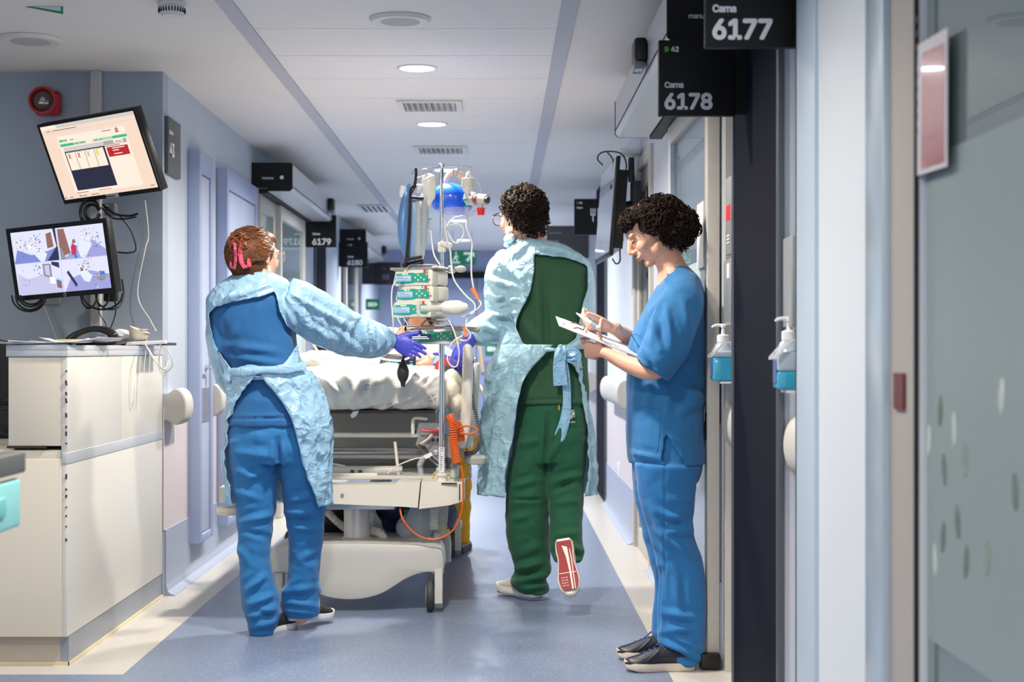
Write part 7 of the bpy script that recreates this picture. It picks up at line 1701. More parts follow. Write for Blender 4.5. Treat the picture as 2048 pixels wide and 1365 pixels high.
    fl = wf(Y-0.13, [((1086, 540), (1094, 760), 5, -.012), ((1075, 530), (1085, 700), 6, .008), ((1110, 560), (1108, 700), 8, .006), ((1130, 560), (1120, 640), 9, .005), ((1040, 640), (1080, 690), 6, .006), ((1130, 720), (1128, 800), 6, .005), ((1050, 740), (1060, 800), 7, .005), ((1036, 802), (1170, 797), 2, -.004)])
    blob(tu, 'tunic', M_gscr, o, 0.0068, 4, cloth(0.003, 6, (1, 1, 0.6), 7.1, fl, fd=1.2, fw=1.5, crisp=0.0015), label='dark green scrub tunic')
    gw = MB(); limb(gw, [(1062, 481, 30, 36), (1071, 488, 48, 44), (1079, 500, 67, 54), (1087, 522, 88, 62), (1091, 545, 95, 66), (1094, 580, 95, 68), (1096, 640, 90, 66), (1088, 690, 92, 66), (1078, 722, 94, 66)], Y)
    limb(gw, [(1030, 520, 34, 36, 0), (1012, 545, 39, 40, 0), (1008, 585, 38.5, 40, 0.02), (1006, 620, 37, 38, 0.03), (996, 645, 34, 34, 0.03), (968, 659, 30, 30, -0.01), (950, 668, 25, 24, -0.05), (938, 676, 15, 15, -0.08)], Y)
    limb(gw, [(1148, 530, 32, 36, 0), (1153, 565, 32, 36, 0.02), (1151, 605, 29, 32, 0.05), (1142, 636, 24, 26, 0.12), (1130, 650, 18, 18, 0.25), (1118, 655, 14, 14, 0.36)], Y)
    hole = [(1068, 508), (1095, 512), (1129, 515), (1155, 523), (1175, 532), (1176, 576), (1164, 614), (1158, 650), (1152, 677), (1135, 690), (1113, 697), (1083, 695), (1062, 693), (1045, 687), (1031, 653), (1036, 633), (1045, 615), (1060, 585), (1067, 550)]
    hole = [tuple(W(x, y, Y-0.12)) for x, y in hole]; hole = [(q[0], q[2]) for q in hole]; hem = W(0, 700, Y).z
    def cutB(c, n):
        s_ = (Y-0.12)/c.y; xs, zs = c.x*s_, CH+(c.z-CH)*s_
        if c.z < hem: return True
        return n.y < 0.3 and c.y < Y+0.03 and inpoly(xs, zs, hole)
    fl = wf(Y-0.12, [((1000, 520), (1040, 560), 6, .010), ((980, 560), (1040, 575), 6, .011), ((978, 590), (1035, 600), 5, .010), ((985, 610), (1030, 590), 5, -.008), ((975, 632), (1040, 625), 6, .013), ((1000, 640), (1030, 650), 5, -.012), ((955, 650), (1000, 665), 6, .007), ((1030, 530), (1058, 600), 6, .010),
                     ((1080, 490), (1150, 510), 4, .009), ((1075, 500), (1140, 514), 3, -.007), ((1060, 480), (1020, 520), 6, .009), ((1030, 620), (1045, 690), 6, .009), ((940, 668), (965, 688), 4, .006)])
    blob(gw, 'gown', M_gown2, o, 0.007, 2, cloth(0.005, 8, (1, 1, 1), 6.6, fl, fd=1.5, crisp=0.003), cutB, 0.0012, label='thin pale aqua plastic gown open at the back')
    skirt_sheet([(690, 996, 1166, 1104, 1114, 70, 66), (712, 988, 1168, 1084, 1122, 72, 68), (736, 980, 1171, 1062, 1144, 74, 72), (763, 974, 1174, 1046, 1156, 74, 76), (813, 969, 1178, 1034, 1165, 70, 80), (879, 965, 1185, 1025, 1170, 56, 84), (940, 960, 1191, 1014, 1170, 56, 86), (990, 957, 1189, 1009, 1168, 56, 86)], Y, 0, 0, o, M_gown2, 'gown_skirt', 0.011, 0.0012, 11)
    # tie and bow
    b = MB(); zt = Y-0.155
    b.tube([W(1040, 694, zt+0.03), W(1083, 699, zt), W(1113, 700, zt-0.01)], [(0.002, 0.008), (0.002, 0.010), (0.004, 0.006)], 8, ref=(0, 1, 0), k=4)
    b.tube([W(1113, 700, zt-0.01), W(1140, 695, zt), W(1160, 682, zt+0.04)], [(0.004, 0.006), (0.002, 0.009), (0.002, 0.008)], 8, ref=(0, 1, 0), k=4); b.build('waist_tie', M_gown2, o)
    M_tie = mat('tie film', rgb(150, 196, 228), 0.32, crumple=((17, 0.5, 0.006),), alpha=0.95)
    def ribbon(P, nm, n=40, seed=0.0, amp=0.004):
        """P: (px, py, half width px, dy)"""
        Q = crom([tuple(map(float, p)) for p in P], 8); b = MB(); m_ = len(Q)-1
        def fn(u, v):
            q = Q[min(int(u*m_), m_)]; i = min(int(u*m_), m_-1); f_ = u*m_-i; q = Q[i]*(1-f_)+Q[i+1]*f_
            d = Q[i+1][:2]-Q[i][:2]; d = d/(np.linalg.norm(d)+1e-9); w_ = (v-0.5)*2*q[2]
            p = W(q[0]-d[1]*w_, q[1]+d[0]*w_, zt+q[3])
            p.y += amp*math.sin(v*9+u*7+seed)+amp*1.5*noise.noise(Vector((u*5, v*3, seed)))
            return p
        b.grid(fn, m_, 10); r_ = b.build(nm, M_tie, o); q_ = r_.modifiers.new('thickness', 'SOLIDIFY'); q_.thickness = 0.0012; q_.offset = 0; return r_
    
    ribbon([(1126, 712, 5, -0.012), (1138, 706, 9, -0.03), (1150, 708, 10, -0.04), (1153, 716, 9, -0.035), (1142, 719, 8, -0.02), (1128, 712, 5, -0.012)], 'bow_loop', seed=2)
    ribbon([(1126, 691, 5, -0.028), (1122, 702, 11, -0.034), (1119, 725, 12, -0.026), (1120, 750, 14, -0.02), (1121, 772, 14, -0.014)], 'tie_end', seed=3)
    ribbon([(1127, 712, 4, -0.012), (1131, 750, 8, 0.0), (1134, 800, 8, 0.02), (1130, 840, 10, 0.032), (1120, 872, 11, 0.038), (1110, 895, 7, 0.042), (1105, 905, 2, 0.045)], 'tie_end', seed=4, amp=0.003)
    b = MB(); b.ell(W(1127, 704, zt-0.03), (0.010, 0.007, 0.014), None, 14, 10); b.build('tie_knot', M_tie, o)
    # pocket, emblem, yellow tab, side pocket flap
    Yr = Y-0.118
    b = MB()
    def em(L_): b.prism([W(1142+x*0.9, 828+y*0.9, Yr) for x, y in L_], (0, 0.0015, 0))
    for a in range(4):
        ca, sa = math.cos(a*math.pi/2), math.sin(a*math.pi/2)
        for pg in ([(1, 0), (3, -5), (9, -3.5), (7.5, 0), (9, 3.5), (3, 5)], [(4, -7), (7, -9), (8, -6)]):
            em([(x*ca-y*sa, x*sa+y*ca) for x, y in pg])
    em([(-1, 8), (1, 8), (1.5, 12), (-1.5, 12)])
    b.text('SÃO JOÃO', 0.0115, XZ(W(1133, 846, Yr)), bold=0.02, depth=0.0005)
    b.build('emblem', mat('emblem grey', rgb(190, 200, 196), 0.6), o)
    b = MB(); b.prism([W(1117, 809, Yr), W(1119, 809, Yr), W(1119, 821, Yr), W(1117, 821, Yr)], (0, 0.001, 0)); b.build('yellow_tab', mat('tab yellow', rgb(226, 190, 40), 0.5), o)
    # shoes
    M_s2 = mat('runner cream', rgb(214, 206, 198), 0.7); M_s2s = mat('runner midsole', rgb(232, 226, 218), 0.5); M_tr_ = mat('tread red', rgb(150, 34, 42), 0.55)
    shoe(W(1078, 1196, Y-0.06)+V(0, 0, 0), (-0.66, 0.75, 0), (0, 0, 1), M_s2, M_s2s, o, 1.0, tread=(M_tr_, [(0.0, 0.35, 0.9), (0.6, 0.97, 0.9)]))
    toe = W(1141, 1186, Y-0.50); heel = W(1129, 1100, Y-0.36)
    d_ = (toe-heel); up = Vector((0.14, 0.80, -0.55))
    hh = toe-d_.normalized()*0.275
    up_, M_ = shoe(hh, d_, up, M_s2, M_s2s, o, 1.02, tread=(M_tr_, [(0.04, 0.95, 0.86)]))
    b = MB(); b.M = M_
    b.prism([(0.04, -0.010, -0.002), (0.10, 0.002, -0.002), (0.17, 0.008, -0.002), (0.26, 0.010, -0.002), (0.26, 0.016, -0.002), (0.17, 0.016, -0.002), (0.10, 0.014, -0.002), (0.05, 0.012, -0.002)], (0, 0, 0.002))
    b.prism([(0.06, 0.020, -0.002), (0.12, 0.022, -0.002), (0.26, 0.022, -0.002), (0.26, 0.025, -0.002), (0.12, 0.026, -0.002), (0.06, 0.023, -0.002)], (0, 0, 0.002))
    for i in range(4):
        for j in range(3): b.box((0.20+i*0.013, -0.026+j*0.010, -0.001), (0.003, 0.006, 0.003))
    b.prism([(0.176, -0.036, -0.002), (0.179, -0.036, -0.002), (0.179, 0.036, -0.002), (0.176, 0.036, -0.002)], (0, 0, 0.002))
    b.build('sole_grooves', M_s2s, up_)
    # hair
    base = MB(); E = lambda x, y, z, a, c, d: base.ell(L(x, y, z), (a*s, c*s, d*s), R, 24, 16)
    E(0, -0.026, 0.034, 0.084, 0.094, 0.090); E(0, -0.050, -0.030, 0.068, 0.055, 0.055); E(0, 0.03, 0.075, 0.062, 0.055, 0.040)
    hb = blob(base, 'hair', M_hairb, o, 0.006, 3, cloth(0.004, 30))
    cb = MB(); ex = lambda q: (q.y > 0.050 and q.z < 0.075) or (q.z < 0.02 and q.y > 0.0) or q.z < -0.085
    curls(cb, L, R, 1150, (0.088, 0.098, 0.097), (0, -0.022, 0.028), None, 0.0095, 0.0022, ex, 3, 1.2, 1.0)
    curls(cb, L, R, 330, (0.076, 0.064, 0.070), (0, -0.050, -0.030), None, 0.008, 0.0019, lambda q: q.y > -0.045 or q.z < -0.10, 6, 0.7, 1.0)
    cb.build('curls', M_hairb, hb)['kind'] = 'stuff'
    face_parts(L, R, s, o, M_hairb)
    bd = MB(); bd.ell(L(0, 0.052, -0.088), (0.045, 0.036, 0.026), R, 20, 12); bd.ell(L(-0.04, 0.012, -0.066), (0.024, 0.036, 0.022), R, 16, 10); bd.ell(L(0.04, 0.012, -0.066), (0.024, 0.036, 0.022), R, 16, 10)
    blob(bd, 'beard', mat('beard', rgb(120, 84, 62), 0.8, bump=(300, 0.8, 0.003)), o, 0.004, 3)
    b = MB()
    for q in (-1, 1):
        b.tube([L(q*0.077, -0.01, 0.014), L(q*0.079, 0.03, 0.018), L(q*0.070, 0.098, 0.016)], [(0.0016, 0.0026)]*3, 8, k=3)
        b.tube([L(q*0.036+0.030*math.cos(a), 0.112-0.006*abs(math.cos(a))**2, -0.002+0.022*math.sin(a)) for a in np.linspace(0, 2*math.pi, 20, endpoint=False)], 0.0020, 6, closed=True)
    gl = b.build('glasses', M_blackp, o, 'black rimmed glasses')
    for q in (-1, 1):
        b = MB(); b.prism([L(q*0.036+0.029*math.cos(a), 0.111-0.006*abs(math.cos(a))**2, -0.002+0.021*math.sin(a)) for a in np.linspace(0, 2*math.pi, 20, endpoint=False)], tuple(Vector(R.col[1])*0.0012)); b.build('lens', mat('spectacle lens', rgb(190, 200, 230), 0.05, alpha=0.12), gl)
    b = MB(); b.tube([L(-0.080, 0.004, 0.012), L(-0.082, 0.008, -0.03), L(-0.076, 0.020, -0.078)], 0.0016, 6, k=3); b.tube([L(-0.084, -0.020, 0.0), L(-0.084, -0.020, -0.04), L(-0.074, -0.006, -0.085)], 0.0016, 6, k=3); ml = b.build('mask_loop', M_wp, o)
    b = MB(); b.ell(L(-0.062, 0.022, -0.096), (0.016, 0.030, 0.020), R, 16, 10); b.ell(L(-0.02, 0.055, -0.112), (0.04, 0.030, 0.016), R, 16, 10); b.ell(L(-0.066, 0.0, -0.092), (0.010, 0.014, 0.018), R, 12, 8)
    blob(b, 'face_mask', mat('mask blue', rgb(192, 216, 224), 0.7), o, 0.0035, 1, cloth(0.002, 30), label='pale blue mask pulled under the chin')
    return o
man_b()

# ------------------------------------------------------------------ woman with the clipboard, leaning on the door leaf
YW = 5.36
def woman_c():
    Y = YW
    tor = [(1348, 538, 26, 34), (1356, 562, 32, 62), (1352, 590, 42, 74), (1342, 640, 54, 72), (1336, 690, 62, 62), (1334, 750, 60, 58), (1333, 810, 58, 56), (1332, 880, 54, 56), (1330, 930, 50, 54)]
    na = [(1362, 592, 25, 25, -0.15), (1350, 640, 24, 24, -0.18), (1334, 690, 22, 22, -0.20), (1318, 732, 21, 21, -0.21), (1300, 742, 20, 20, -0.20), (1270, 734, 18.5, 19, -0.17), (1240, 721, 15, 16, -0.14), (1216, 709, 12, 14, -0.12), (1206, 704, 12, 14, -0.11)]
    fa = [(1352, 592, 25, 25, 0.15), (1330, 640, 22, 22, 0.17), (1305, 690, 20, 20, 0.17), (1280, 690, 18, 18, 0.14), (1258, 676, 16, 17, 0.10), (1234, 661, 12.5, 14, 0.05), (1222, 655, 12, 14, 0.03)]
    l1 = [(1334, 925, 50, 46, -0.085), (1334, 1000, 42, 40, -0.085), (1344, 1067, 34, 34, -0.085), (1358, 1141, 30, 32, -0.08), (1364, 1220, 24, 26, -0.08), (1368, 1290, 18, 20, -0.08), (1364, 1322, 20, 18, -0.08)]
    l2 = [(1320, 925, 46, 46, 0.085), (1318, 1000, 40, 40, 0.085), (1328, 1085, 32, 32, 0.085), (1338, 1160, 28, 28, 0.085), (1342, 1230, 20, 22, 0.085), (1345, 1280, 18, 18, 0.085), (1340, 1300, 20, 18, 0.085)]
    body = MB()
    for q in (tor, na, fa, l1, l2): limb(body, q, Y)
    C = W(1306, 462, Y); f = (-0.866, -0.06, -0.49); L, R = head_mb(body, C, f, (-0.49, 0, 0.866), 1.0, 1.0)
    body.tube([W(1352, 560, Y), W(1343, 535, Y), W(1334, 512, Y), L(0, -0.02, -0.02)], [(0.062, 0.072), (0.050, 0.052), (0.048, 0.050), (0.046, 0.055)], 22, ref=(0, 1, 0), k=3)
    hn = W(1207, 704, Y-0.11)
    hand_mb(body, hn, (-0.93, 0.30, 0.12), (0.10, -0.10, 1), 0.94, (66, 70, 74, 76), 4, (0.15, 0.97, 0.22), -6, 0.84, 10, 0.0105)
    hf = W(1224, 655, Y+0.03)
    hand_mb(body, hf, (-0.93, -0.20, 0.02), (-0.15, -0.85, 0.45), 0.94, (36, 50, 58, 62), 2.2, (0.85, 0.45, 0.30), 10, 0.90, 10)
    o = blob(body, 'person', M_skin, None, 0.0036, 2)
    tag(o, 'woman with dark curly bob in blue scrubs writing on a clipboard, leaning against the door', 'person')
    tr = MB()
    limb(tr, [(1334, 830, 66, 80), (1334, 890, 69, 88), (1334, 934, 69, 92), (1332, 965, 62, 84)], Y)
    limb(tr, [(1335, 930, 66, 52, -0.085), (1333, 971, 59, 50, -0.085), (1335, 1008, 54, 46, -0.085), (1344, 1067, 44.5, 42, -0.085), (1362, 1141, 45, 42, -0.08), (1364, 1193, 47, 42, -0.08), (1363, 1245, 48, 44, -0.08), (1364, 1290, 46, 44, -0.08), (1372, 1328, 32, 40, -0.08)], Y)
    limb(tr, [(1318, 930, 54, 50, 0.085), (1314, 971, 48, 48, 0.085), (1316, 1008, 43, 44, 0.085), (1326, 1089, 35, 38, 0.085), (1341, 1156, 31, 36, 0.085), (1342, 1215, 34, 38, 0.085), (1338, 1262, 34, 40, 0.085), (1340, 1296, 26, 38, 0.085)], Y)
    fl = wf(Y-0.22, [((1310, 1020), (1385, 1050), 6, .007), ((1320, 1055), (1390, 1035), 6, -.005), ((1335, 1065), (1392, 1062), 6, .008), ((1300, 1010), (1340, 1110), 6, .007), ((1312, 1060), (1385, 1120), 6, .007), ((1330, 1000), (1390, 1000), 9, .004), ((1290, 1080), (1330, 1130), 6, -.005), ((1345, 1130), (1365, 1230), 7, .006), ((1362, 1160), (1370, 1230), 5, -.005),
                     ((1325, 1225), (1400, 1240), 6, .008), ((1322, 1265), (1400, 1255), 6, .007), ((1325, 1285), (1385, 1310), 5, .009), ((1340, 1300), (1400, 1330), 4, -.008), ((1345, 1275), (1405, 1300), 5, .008), ((1330, 935), (1330, 1300), 2, -.003), ((1322, 1140), (1316, 1260), 4, -.012)])
    blob(tr, 'trousers', M_trous, o, 0.0070, 5, cloth(0.0035, 7, (1, 1, 1.0), 8.8, fl, fd=1.5, fw=1.2, crisp=0.002), label='blue scrub trousers with rolled hems')
    tu = MB(); limb(tu, [(1352, 535, 24, 30), (1358, 545, 30, 46), (1361, 560, 38, 76), (1356, 590, 52, 92), (1343, 640, 66, 92), (1335, 690, 77, 86), (1333, 745, 78, 82), (1331, 800, 79, 88), (1330, 860, 79, 94), (1333, 905, 78, 98), (1335, 926, 76, 98)], Y)
    limb(tu, [(1372, 572, 28, 30, -0.10), (1366, 600, 44, 36, -0.15), (1352, 640, 48, 40, -0.175), (1333, 688, 47, 42, -0.20), (1313, 726, 42, 42, -0.21), (1304, 740, 40, 42, -0.21)], Y)
    limb(tu, [(1350, 592, 38, 36, 0.14), (1330, 640, 40, 40, 0.17), (1308, 688, 38, 40, 0.17)], Y)
    P1 = [(q[0], q[2]) for q in [W(1321, 936, Y-0.1), W(1331, 866, Y-0.1), W(1372, 930, Y-0.1), W(1372, 960, Y-0.1), W(1321, 960, Y-0.1)]]
    def cutC(c, n):
        s_ = (Y-0.16)/c.y; x, z = c.x*s_, CH+(c.z-CH)*s_
        if c.z < W(0, 918, Y-0.16).z and c.x < W(1321, 0, Y).x and z < W(0, 926, Y-0.16).z: return False
        return n.y < 0 and c.y < Y and inpoly(x*(Y-0.1)/(Y-0.16), CH+(z-CH)*(Y-0.1)/(Y-0.16), P1)
    fl = wf(Y-0.24, [((1300, 620), (1320, 700), 5, .007, -0.02), ((1325, 590), (1295, 640), 6, .007, 0.05), ((1330, 605), (1345, 700), 6, .007), ((1365, 600), (1380, 660), 6, .006), ((1268, 705), (1330, 752), 2, -.004, -0.05), ((1275, 690), (1300, 730), 5, .012, -0.05), ((1283, 700), (1310, 738), 4, -.010, -0.05), ((1310, 640), (1300, 700), 6, .006, -0.03),
                     ((1300, 770), (1290, 830), 6, .006, 0.05), ((1340, 760), (1330, 850), 8, .006, 0.06), ((1370, 780), (1405, 800), 7, .010, 0.08), ((1350, 830), (1400, 800), 8, .008, 0.06), ((1362, 700), (1400, 760), 8, .005, 0.08), ((1262, 905), (1320, 918), 5, .006, 0.05), ((1265, 925), (1320, 928), 2, -.004, 0.04), ((1345, 870), (1390, 900), 6, .006, 0.04)])
    tn = blob(tu, 'tunic', M_scrub2, o, 0.0062, 4, cloth(0.003, 7, (1, 1, 0.8), 3.3, fl, fd=1.4, fw=1.2, crisp=0.002), cutC, 0.0, label='short sleeved blue scrub tunic')
    tn.modifiers.new('thickness', 'SOLIDIFY').thickness = 0.002
    sf2 = surf(tn, None, None) if False else None
    bv = BVHTree.FromPolygons([v.co+origin_of(tn) for v in tn.data.vertices], [tuple(p.vertices) for p in tn.data.polygons])
    def hit(px, py, off=0.002):
        d = (W(px, py, 5.0)-Vector((0, 0, CH))).normalized(); h = bv.ray_cast(Vector((0, 0, CH)), d)
        return (h[0]+h[1]*0-Vector((0, off, 0))) if h[0] is not None else W(px, py, Y-0.16)
    def seam(P, r, nm, lab=None):
        Q = []
        for i in range(len(P)-1):
            for j in range(6): t_ = j/6; Q.append(hit(P[i][0]*(1-t_)+P[i+1][0]*t_, P[i][1]*(1-t_)+P[i+1][1]*t_, 0.0005))
        Q.append(hit(*P[-1], 0.0005)); b = MB(); b.tube(Q, r, 6); b.build(nm, M_scrub2, tn, lab)
    seam([(1262, 804), (1275, 812), (1320, 818)], 0.0028, 'pocket_hem'); seam([(1320, 818), (1319, 862), (1314, 906), (1262, 892)], 0.0014, 'pocket_seam')
    seam([(1260, 672), (1270, 668), (1282, 672)], 0.0020, 'pocket_hem')
    # shoes
    M_lth = mat('navy leather', rgb(34, 38, 50), 0.35, bump=(120, 0.2, 0.001)); M_crs = mat('cream sole', rgb(216, 204, 190), 0.55)
    for (hx, hy, Yq, lc) in ((1386, 1345, Y-0.11, 1305), (1366, 1320, Y+0.085, 1238)):
        P = W(hx, 700+CH*F/Yq-0.5, Yq); P.z = 0.001
        u_, M_ = shoe(P, (-1, -0.10 if hx > 1350 else -0.05, 0), (0, 0, 1), M_lth, M_crs, o, 0.93, L=0.262)
        b = MB(); b.M = M_
        for i in range(3): b.tube([(0.135+i*0.018, -0.024, 0.068-i*0.006), (0.138+i*0.018, 0, 0.080-i*0.007), (0.135+i*0.018, 0.024, 0.068-i*0.006)], 0.002, 6, k=3)
        b.tube([(0.13, 0.0, 0.086), (0.115, 0.018, 0.094), (0.105, 0.03, 0.085)], 0.0018, 6, k=3); b.tube([(0.13, 0.0, 0.086), (0.12, -0.016, 0.096), (0.112, -0.028, 0.086)], 0.0018, 6, k=3)
        b.build('lace', mat('lace blue', rgb(60, 80, 150), 0.6), u_, 'blue shoelace')
        b = MB(); b.M = M_; b.tube([(0.19, 0.036, 0.030), (0.165, 0.040, 0.045), (0.135, 0.032, 0.070), (0.12, 0.02, 0.086)], 0.002, 6, k=3); b.tube([(0.19, -0.036, 0.030), (0.165, -0.040, 0.045), (0.135, -0.032, 0.070), (0.12, -0.02, 0.086)], 0.002, 6, k=3); b.build('lacing_panel_edge', M_lth, u_)
    # hair
    base = MB(); E = lambda x, y, z, a, c, d: base.ell(L(x, y, z), (a, c, d), R, 24, 16)
    E(0, -0.030, 0.028, 0.096, 0.096, 0.076); E(0, -0.062, -0.020, 0.096, 0.074, 0.056); E(0, 0.020, 0.070, 0.068, 0.050, 0.040); E(0, 0.044, 0.064, 0.060, 0.044, 0.030)
    hb = blob(base, 'hair', M_hairb, o, 0.006, 3, cloth(0.006, 26))
    cb = MB()
    ex = lambda q: (q.y > 0.040 and q.z < 0.070) or (q.z < 0.012 and q.y > 0.004) or q.z < -0.085
    curls(cb, L, R, 1350, (0.106, 0.106, 0.086), (0, -0.027, 0.022), None, 0.0105, 0.0021, ex, 21, 1.6)
    curls(cb, L, R, 700, (0.106, 0.090, 0.074), (0, -0.066, -0.026), None, 0.0115, 0.0021, lambda q: q.y > 0.0 or q.z < -0.100, 25, 1.6)
    curls(cb, L, R, 150, (0.050, 0.034, 0.024), (0, 0.060, 0.072), None, 0.010, 0.0018, lambda q: q.z < 0.052, 27, 1.3)
    curls(cb, L, R, 420, (0.068, 0.056, 0.040), (0, 0.040, 0.066), None, 0.010, 0.0019, lambda q: q.z < 0.066, 29, 1.4)
    cb.build('curls', M_hairb, hb)['kind'] = 'stuff'
    face_parts(L, R, 1.0, o, M_hairb, eyes=False)
    for q in (-1, 1):
        b = MB(); b.ell(L(q*0.030, 0.080, 0.004), (0.012, 0.010, 0.009), R, 16, 10); b.build('eyelid', M_skin, o)
        b = MB(); b.tube([L(q*0.019, 0.0895, -0.002), L(q*0.030, 0.0935, -0.004), L(q*0.042, 0.086, -0.002)], [(0.001, 0.0022)]*3, 6, k=3); b.build('eyelash', M_hairb, o)
    b = MB(); P = [W(1368, 521, Y-0.05), W(1355, 530, Y-0.065), W(1343, 540, Y-0.068), W(1334, 552, Y-0.055), W(1326, 560, Y-0.02), W(1322, 562, Y+0.01)]
    b.tube(P, 0.0011, 6, k=4); b.ell(W(1335, 549, Y-0.066), (0.0035,)*3); b.build('necklace', mat('silver chain', rgb(225, 215, 205), 0.2, 0.9), o, 'thin silver necklace')
    return o, hn, hf
wo, hn, hf = woman_c()
# clipboard and pen
A = W(1121, 653, 5.22); Cc = W(1154, 651, 5.44); B = W(1258, 708, 5.24)
u = (B-A).normalized(); v = (Cc-A); v = (v-u*v.dot(u)).normalized(); n = u.cross(v)
if n.z < 0: n = -n
t = thing('clipboard', 'white clipboard with printed papers held by the curly haired woman', 'clipboard', tuple(A))
Mc = Matrix.Translation(A) @ Matrix(((u.x, v.x, n.x, 0), (u.y, v.y, n.y, 0), (u.z, v.z, n.z, 0), (0, 0, 0, 1)))
b = MB(); b.M = Mc; b.box((0.150, 0.11, 0), (0.31, 0.225, 0.004), 0, None, 0.0015); b.build('board', mat('board pinkish', rgb(226, 206, 206), 0.45), t)
b = MB(); b.M = Mc; b.box((0.160, 0.11, 0.0032), (0.285, 0.205, 0.0018)); pp = b.build('paper', mat('paper', rgb(232, 232, 240), 0.7), t)
b = MB(); b.M = Mc; rn = random.Random(6)
for i in range(26):
    if i in (3, 4, 12): continue
    b.bb(0.03+i*0.010, 0.0315+i*0.010, 0.02, rn.uniform(0.10, 0.20), 0.0042, 0.0045)
b.bb(0.010, 0.022, 0.06, 0.09, 0.0042, 0.0045); b.build('print', mat('print ink', rgb(130, 130, 160), 0.6), pp)
b = MB(); b.M = Mc; b.tube([(0.05, 0.04, 0.006), (0.065, 0.05, 0.012), (0.085, 0.05, 0.012), (0.09, 0.08, 0.016), (0.09, 0.13, 0.016), (0.085, 0.16, 0.012), (0.065, 0.16, 0.012), (0.05, 0.17, 0.006)], 0.0022, 8); b.build('wire_clip', mat('bronze wire', rgb(90, 66, 50), 0.35, 0.6), t)
t = thing('pen', 'thick white marker pen in the hand of the curly haired woman', 'pen', tuple(W(1175, 642, 5.26)))
p0 = W(1152, 626, 5.28); p1 = W(1199, 658, 5.235); d_ = (p1-p0)
b = MB(); b.tube([p0, p0+d_*0.09, p0+d_*0.17], [0.0008, 0.0035, 0.0048], 14); b.build('tip', mat('pen tip white', rgb(236, 236, 236), 0.4), t)
b = MB(); b.tube([p0+d_*0.17, p0+d_*0.45], 0.0052, 16); b.tube([p0+d_*0.42, p0+d_*0.98, p0+d_*1.0], [0.0072, 0.0072, 0.006], 18); b.build('barrel', mat('pen body', rgb(206, 222, 214), 0.3), t)
b = MB(); b.tube([p0+d_*0.66, p0+d_*0.88], 0.0074, 18); b.build('printed_band', mat('pen print', rgb(120, 150, 170), 0.4), t)

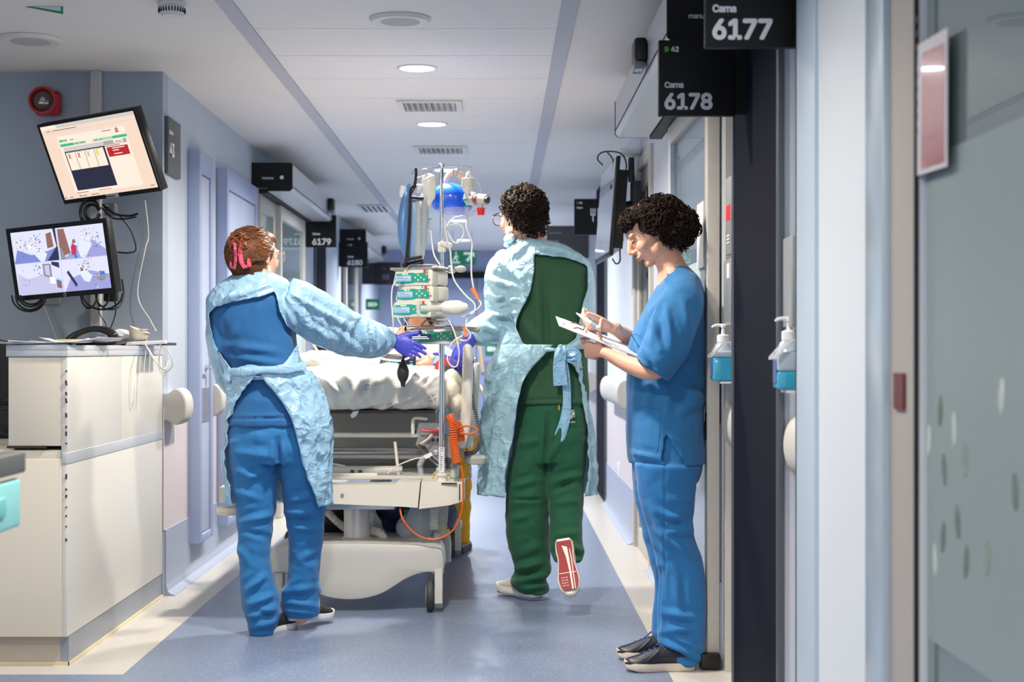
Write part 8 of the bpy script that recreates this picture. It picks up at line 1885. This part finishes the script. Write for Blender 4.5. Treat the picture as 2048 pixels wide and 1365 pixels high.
# ------------------------------------------------------------------ helper in yellow at the far end of the bed, and the patient
def helper():
    Y = 8.25
    b = MB()
    tor = [(842, 690, 30, 32), (852, 710, 66, 44), (872, 760, 60, 42), (890, 820, 56, 42), (900, 870, 56, 42)]
    limb(b, tor, Y); limb(b, [(905, 880, 30, 30, 0), (912, 960, 26, 28, 0), (915, 1030, 20, 22, 0), (918, 1085, 14, 16, 0)], Y); limb(b, [(880, 880, 30, 30, 0.2), (885, 960, 26, 28, 0.25), (880, 1030, 20, 22, 0.3), (878, 1070, 14, 16, 0.3)], Y)
    limb(b, [(880, 712, 18, 18, 0), (905, 735, 16, 16, -0.1), (915, 730, 13, 13, -0.25), (905, 722, 11, 11, -0.4)], Y)
    L, R = head_mb(b, W(846, 648, Y), (-0.35, -0.65, -0.55), (-0.2, -0.5, 0.8), 1.0)
    b.tube([W(850, 700, Y), W(848, 668, Y)], [0.055, 0.05], 18)
    hw = W(905, 722, Y-0.42); hand_mb(b, hw, (-0.5, -0.4, -0.3), (0, -0.2, 0.9), 0.9, (25, 28, 30, 32), 3, (0.6, 0.7, 0.2), 10, 0.62)
    o = blob(b, 'person', M_skin2, None, 0.009, 3); tag(o, 'person in yellow trousers bending over the far end of the bed behind the pumps', 'person')
    g = MB(); hand_mb(g, hw, (-0.5, -0.4, -0.3), (0, -0.2, 0.9), 0.97, (25, 28, 30, 32), 3, (0.6, 0.7, 0.2), 10, 1.05); g.tube([W(912, 728, Y-0.38), W(905, 722, Y-0.42)], 0.034, 16)
    blob(g, 'glove', M_glove, o, 0.006, 2)
    g = MB(); limb(g, [(842, 694, 36, 38), (852, 712, 74, 52), (872, 760, 68, 50), (890, 820, 62, 50), (898, 870, 60, 50)], Y); limb(g, [(880, 712, 24, 24, 0), (906, 736, 22, 22, -0.1), (918, 734, 19, 19, -0.25), (911, 727, 14, 14, -0.37)], Y)
    blob(g, 'gown', M_gown2, o, 0.010, 4, cloth(0.006, 9))
    g = MB(); limb(g, [(896, 860, 62, 50, 0.05), (896, 900, 60, 48, 0.05)], Y); limb(g, [(905, 880, 36, 36, 0), (912, 960, 30, 32, 0), (914, 1030, 26, 28, 0), (918, 1070, 22, 26, 0), (920, 1088, 18, 24, 0)], Y); limb(g, [(880, 880, 36, 36, 0.2), (885, 960, 30, 32, 0.25), (880, 1030, 26, 28, 0.3), (878, 1066, 20, 24, 0.3)], Y)
    blob(g, 'trousers', mat('yellow scrubs', rgb(206, 152, 24), 0.8), o, 0.009, 4, cloth(0.007, 9, (1, 1, 1.4)))
    M_gs = mat('grey shoe', rgb(166, 160, 152), 0.7)
    for (x, yq, s_) in ((-0.235, Y-0.04, 1), (-0.345, Y+0.26, 1)): shoe((x, yq, 0.001), (0.15, 0.98, 0), (0, 0, 1), M_gs, M_tyre, o, 1.0)
    hb = MB(); hb.ell(L(0, -0.03, 0.04), (0.084, 0.095, 0.088), R); blob(hb, 'hair', M_hairb, o, 0.008, 3, cloth(0.004, 20))
    mk = MB(); mk.ell(L(0, 0.07, -0.052), (0.052, 0.036, 0.042), R); blob(mk, 'face_mask', mat('mask yellow', rgb(236, 196, 70), 0.7), o, 0.007, 2, label='yellow edged mask')
helper()
def patient():
    b = MB()
    b.tube([(-0.55, 7.9, 1.11), (-0.60, 7.8, 1.10), (-0.61, 7.45, 1.03), (-0.61, 7.1, 0.98), (-0.61, 6.95, 0.97)], [(0.06, 0.08), (0.10, 0.19), (0.10, 0.17), (0.09, 0.17), (0.08, 0.15)], 20, ref=(0, 0, 1), k=3)
    for q in (-1, 1): b.tube([(-0.61+q*0.09, 7.0, 0.97), (-0.61+q*0.10, 6.8, 0.97), (-0.61+q*0.09, 6.62, 0.95)], [0.07, 0.05, 0.04], 14, k=3); b.tube([(-0.60+q*0.19, 7.8, 1.08), (-0.60+q*0.23, 7.55, 1.04), (-0.60+q*0.20, 7.3, 1.03)], [0.045, 0.038, 0.03], 12, k=3)
    L, R = head_mb(b, (-0.50, 8.04, 1.155), (0.05, -0.55, 0.83), (0, 0.83, 0.55), 1.0)
    o = blob(b, 'person', M_skin2, None, 0.010, 3); tag(o, 'patient lying under the white bedding with the head on the cream pillow', 'person')
    hb = MB(); hb.ell(L(0, -0.03, 0.04), (0.082, 0.09, 0.085), R); blob(hb, 'hair', M_hairb, o, 0.008, 3, cloth(0.004, 20))
patient()
